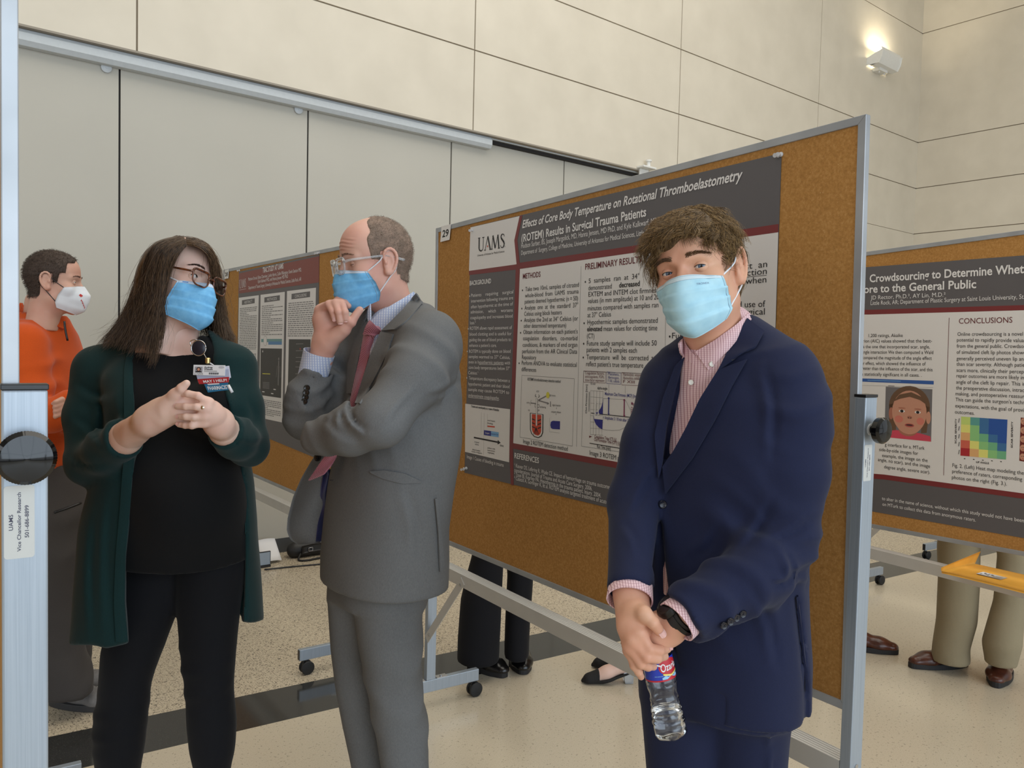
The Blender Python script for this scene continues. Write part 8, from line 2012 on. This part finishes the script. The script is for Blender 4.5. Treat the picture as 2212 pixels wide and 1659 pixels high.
blackp = cloth_mat('trousers_black', (20, 20, 24), 0.15, 500, 0.9, 0.04); dks = cloth_mat('jacket_dark', (40, 42, 48), 0.12, 500)
patent = plain('shoe_black_leather', (18, 17, 17), 0.22); khaki = cloth_mat('chino_khaki', (146, 134, 108), 0.1, 500, 0.9, 0.05); brownl = NT('shoe_brown_leather'); _n = brownl.noise(24, 3); brownl.set(color=brownl.ramp(_n, [(0.3, srgb(62, 30, 22)), (0.7, srgb(96, 52, 36))]), rough=0.28, spec=0.5); brownl = brownl.m
sole_d = plain('shoe_sole_dark', (34, 34, 36), 0.6)
F2 = lambda x, y: on_floor(x, y)
standing('person in black trousers and black slip-on shoes standing behind board 29', [[(1200, 1018, 1092, 3.55, 1, 0), (1295, 996, 1085, 3.55, 1, 0), (1380, 987, 1080, 3.55, 1.05, 0), (1425, 985, 1078, 3.55, 1.05, 0)], [(1238, 1094, 1153, 3.62, 1.2, 0), (1330, 1091, 1148, 3.62, 1.3, 0), (1400, 1089, 1146, 3.62, 1.4, 0), (1418, 1089, 1146, 3.62, 1.4, 0)]], 3.58, blackp, dks,
         [(F2(1016, 1432), F2(1092, 1464)), (F2(1118, 1420), F2(1131, 1458))], patent, sole_d, sk_navy, 1070, RIGHT0 * 0.35 - _f0, 91)
standing('person in khaki trousers and brown leather shoes standing behind the right board', [[(1180, 2030, 2112, 3.75, 1, 0), (1250, 2032, 2112, 3.75, 1, 0), (1340, 2027, 2106, 3.75, 1.05, 0), (1395, 2018, 2090, 3.75, 1.1, 0), (1424, 2016, 2091, 3.75, 1.1, 0)], [(1200, 2157, 2222, 3.62, 1.1, 0), (1300, 2150, 2212, 3.62, 1.1, 0), (1390, 2127, 2203, 3.62, 1.1, 0), (1432, 2133, 2192, 3.62, 1.1, 0)]], 3.68, khaki, dks,
         [(F2(2086, 1436), F2(1966, 1442)), (F2(2168, 1444), F2(2150, 1486))], brownl, sole_d, sk_navy, 2090, -RIGHT0 * 0.5 - _f0, 92)
h1 = F2(1939, 1413); f_ = RIGHT0 * 0.92 - _f0 * 0.38; f_ /= np.linalg.norm(f_); hh_ = h1 - f_ * 0.285; off_ = np.array([0.04, 0.26, 0])
def leg_over(p, d=None):
    x0, y0, z0 = pix(np.array([p], np.float32)); return [(0.05, p[0], p[1], .055, .06, 0), (0.1, p[0], p[1], .058, .065, 0), (0.45, p[0], p[1], .075, .08, 0), (0.75, p[0], p[1], .085, .09, 0)]
_rp = rows_px
rows_px = lambda r: r if len(r[0]) == 6 and r[0][0] < 5 else _rp(r)
standing('person mostly hidden by the big board post, one brown shoe toe showing', [leg_over(hh_ + f_ * .07), leg_over(hh_ + f_ * .07 + off_)], 4.05, khaki, dks,
         [(hh_, h1), (hh_ + off_, h1 + off_)], brownl, sole_d, sk_navy, 1830, RIGHT0 * 0.9 - _f0 * 0.3, 93)
hw0, hw1 = F2(1372, 1474), F2(1268, 1476); off = np.array([0.16, 0.10, 0])
tw, ends = standing('person in black flat-toed pumps with clear block heels behind board 29', [[(1120, 1345, 1420, 3.5, 1, 0), (1300, 1345, 1402, 3.5, 1, 0), (1400, 1338, 1392, 3.5, 1, 0), (1412, 1338, 1392, 3.5, 1, 0)], [(1120, 1425, 1500, 3.5, 1, 0), (1300, 1420, 1478, 3.5, 1, 0), (1405, 1415, 1465, 3.5, 1, 0)]], 3.5, blackp, dks,
         [(hw0, hw1), (hw0 + off, hw1 + off)], None, None, sk_pale, 1410, -RIGHT0 * 0.95 - _f0 * 0.1, 94, heels=True)
suede = plain('pump_suede', (24, 23, 24), 0.8); toecap = plain('pump_toecap', (44, 42, 42), 0.6); glassy = NT('clear_heel'); glassy.set(color=(0.7, 0.72, 0.74, 1), rough=0.08, trans=0.6, spec=0.7)
for a_, b_ in ends:
    f = (b_ - a_) / np.linalg.norm(b_ - a_); s_ = np.cross(UPZ, f)
    S = SDF(*bounds([a_, b_, a_ + UPZ * .12], 0.06), 0.0032)
    S.path([a_ + f * .045 + UPZ * .070, a_ + f * .13 + UPZ * .036, a_ + f * .205 + UPZ * .018], [.036, .037, .028], .02); S.cone(a_ + f * .205 + UPZ * .016, a_ + f * .232 + UPZ * .012, .024, .010, .01)
    S.field(lambda P: np.maximum(np.maximum(((P - a_) @ f) - 0.165, 0.025 - ((P - a_) @ f)), (0.062 - 0.26 * ((P - a_) @ f)) - P[..., 2]), 0.004, 'carve'); S.field(lambda P: P[..., 2] - (0.052 - 0.30 * ((P - a_) @ f)).clip(0.006, 1), 0, 'carve')
    pu = tw.part('pump', S.mesh(1), suede, smooth=True)
    mb = MB().add([a_ + f * x + s_ * y + UPZ * z for z, k_ in ((0.0, .9), (0.055, 1.1)) for x, y in ((0.012, -.022 * k_), (.055 * k_, -.022 * k_), (.055 * k_, .022 * k_), (0.012, .022 * k_))], [(0,3,2,1),(4,5,6,7),(0,1,5,4),(1,2,6,5),(2,3,7,6),(3,0,4,7)])
    tw.part('heel', mb, glassy.m, parent=pu, bevel=0.004)

# ================================================================== small things
# yellow envelope lying on the crossbar of the right-hand board
cb = B30.M
def onbar(px, py, z): return on_plane(px, py, (0, 0, z), UPZ)
zt = 0.614
e = [onbar(2030, 1231, zt), onbar(2212, 1268, zt), onbar(2212, 1206, zt + 0.02), onbar(2108, 1204, zt + 0.01)]
yl = plain('envelope_yellow', (226, 164, 58), 0.7, var=0.06, vscale=20)
th = Thing('envelope', (e[0] + e[1]) / 2, 'yellow padded envelope lying on the rail under the right board', 'envelope')
c0 = np.array(Matrix(cb) @ Vector((0.10, -0.02, zt))); bx = B30.x; by = B30.y
def bp(u, v, z): return e[0] * 0 + P0e + bx * u + by * v + UPZ * z
P0e = on_plane(2034, 1236, (0, 0, zt + 0.004), UPZ)
mb = MB(); n = 14; nb_ = 8
G = np.zeros((n, nb_, 3))
for i in range(n):
    for j in range(nb_):
        u, v = 0.42 * i / (n - 1), 0.24 * j / (nb_ - 1); G[i, j] = bp(u, v, 0.003 * math.sin(math.pi * i / (n - 1)) + 0.004 * math.sin(math.pi * j / (nb_ - 1)))
th.part('pocket', slab(G, 0.008), yl, smooth=True)
G = np.array([[bp(-0.002 + 0.02 * f * g_, 0.24 * f, 0.004 + 0.055 * g_ * (0.25 + 0.75 * f)) for g_ in np.linspace(0, 1, 5)] for f in np.linspace(0, 1, 10)])
th.part('flap', slab(G, 0.0012), yl, smooth=True)
G = np.array([[bp(0.10 + 0.09 * f, 0.06 + 0.05 * g_, 0.0125) for g_ in (0, 1)] for f in (0, 1)]); lb_ = th.part('label_sheet', slab(G, 0.0004), plain('label_paper', (214, 210, 206), 0.6))
mb = MB()
for k in range(9):
    u, v = 0.108 + 0.005 * k, 0.070 + 0.02 * abs(math.sin(k * 1.9)); mb.add([bp(u, v, 0.0130), bp(u + 0.006, v, 0.0130), bp(u + 0.006, v + 0.012, 0.0130), bp(u, v + 0.012, 0.0130)], [(0, 1, 2, 3)])
for k in range(3): mb.add([bp(0.158, 0.068 + 0.01 * k, 0.0130), bp(0.184, 0.068 + 0.01 * k, 0.0130), bp(0.184, 0.071 + 0.01 * k, 0.0130), bp(0.158, 0.071 + 0.01 * k, 0.0130)], [(0, 1, 2, 3)])
th.part('printing', mb, pmid, parent=lb_)

# clutter on the floor at the foot of the partition
pp = [on_floor(557, 1219), on_floor(615, 1212)]
yw = YW - 0.03
paperm = plain('paper_white', (228, 228, 230), 0.7)
q0, q1 = np.array([on_floor(566, 1217)[0], 5.03, 0.02]), np.array([on_floor(613, 1212)[0], 5.06, 0.012])
mb = MB(); G = np.array([[q0 + (q1 - q0) * f + np.array([0.0, 0.17, 0.11]) * g_ + np.array([0, 0, 0.006 * math.sin(f * 3)]) for g_ in np.linspace(0, 1, 5)] for f in np.linspace(0, 1, 6)])
G[:, :, 0] += np.linspace(-0.02, 0.0, 5)[None, :]
o = single('paper_sheet', slab(G, 0.0012), paperm, q0, 'white sheet of paper leaning on the floor by the partition', 'paper', smooth=True)
dvc = Thing('phone', np.array([on_floor(559, 1222)[0], 4.99, 0.0]), 'small grey phone standing in front of the white paper on the floor', 'phone')
c = dvc.loc; mb = MB().box(c + (-0.07, 0.0, 0.012), c + (0.055, 0.012, 0.105)); ph_ = dvc.part('body', mb, plain('phone_dark', (40, 42, 46), 0.4), bevel=0.005)
dvc.part('screen', MB().box(c + (-0.064, -0.001, 0.018), c + (0.049, 0.0, 0.099)), plain('phone_glass', (150, 164, 180), 0.1), parent=ph_)
dvc.part('stand', MB().box(c + (-0.07, -0.004, 0.0), c + (0.055, 0.05, 0.013)), plain('phone_dark', (40, 42, 46), 0.4), parent=ph_, bevel=0.003)
bag = Thing('shoulder_bag', np.array([on_floor(682, 1203)[0], 5.12, 0]), 'black bag with a buckle lying against the partition beside its strap', 'bag')
c = bag.loc; S = SDF(c + (-0.26, -0.16, -0.01), c + (0.34, 0.14, 0.16), 0.006)
S.path([c + (-0.12, 0, 0.05), c + (0.05, 0.0, 0.055), c + (0.22, 0.02, 0.05)], [0.055, 0.06, 0.055], 0.03, flat=((0, 1, 0), 0.9)); S.field(lambda P: P[..., 2] - 0.001, 0, 'carve'); S.displace(lambda P: 0.006 * snoise(P, 26, 95, 2))
bagm = plain('bag_black', (24, 23, 24), 0.5); b_ = bag.part('bag_body', S.mesh(1), bagm, smooth=True)
G = np.array([[c + (-0.10 + 0.28 * f, -0.062 - 0.004 * g_, 0.085 - 0.05 * g_ + 0.008 * math.sin(f * 4)) for g_ in np.linspace(0, 1, 5)] for f in np.linspace(0, 1, 12)]); bag.part('flap', slab(G, 0.004), bagm, parent=b_, smooth=True)
mb = MB()
bk = c + np.array([-0.04, -0.072, 0.06]); bag.part('buckle', tubeq(np.array([bk + (x, 0, z) for x, z in ((-.014, -.012), (.014, -.012), (.014, .012), (-.014, .012), (-.014, -.012))]), 0.0025, 6), steel)
bag.part('strap', tubeq(resample([c + p for p in ((-0.10, -0.05, 0.04), (-0.14, -0.10, 0.008), (-0.10, -0.14, 0.008), (0.02, -0.13, 0.008), (0.20, -0.13, 0.008), (0.30, -0.06, 0.010), (0.24, 0.0, 0.03))], 40), 0.007, 8), bagm, smooth=True)
cb_ = on_floor(640, 1212); single('cable', tubeq(resample([cb_ + p for p in ((-0.26, -0.10, 0.006), (-0.10, -0.13, 0.006), (0.06, -0.17, 0.006), (0.22, -0.20, 0.006), (0.36, -0.22, 0.006), (0.52, -0.12, 0.006))], 40), 0.005, 8), black, cb_, 'thin black cable on the floor in front of the black bag', 'cable', smooth=True)
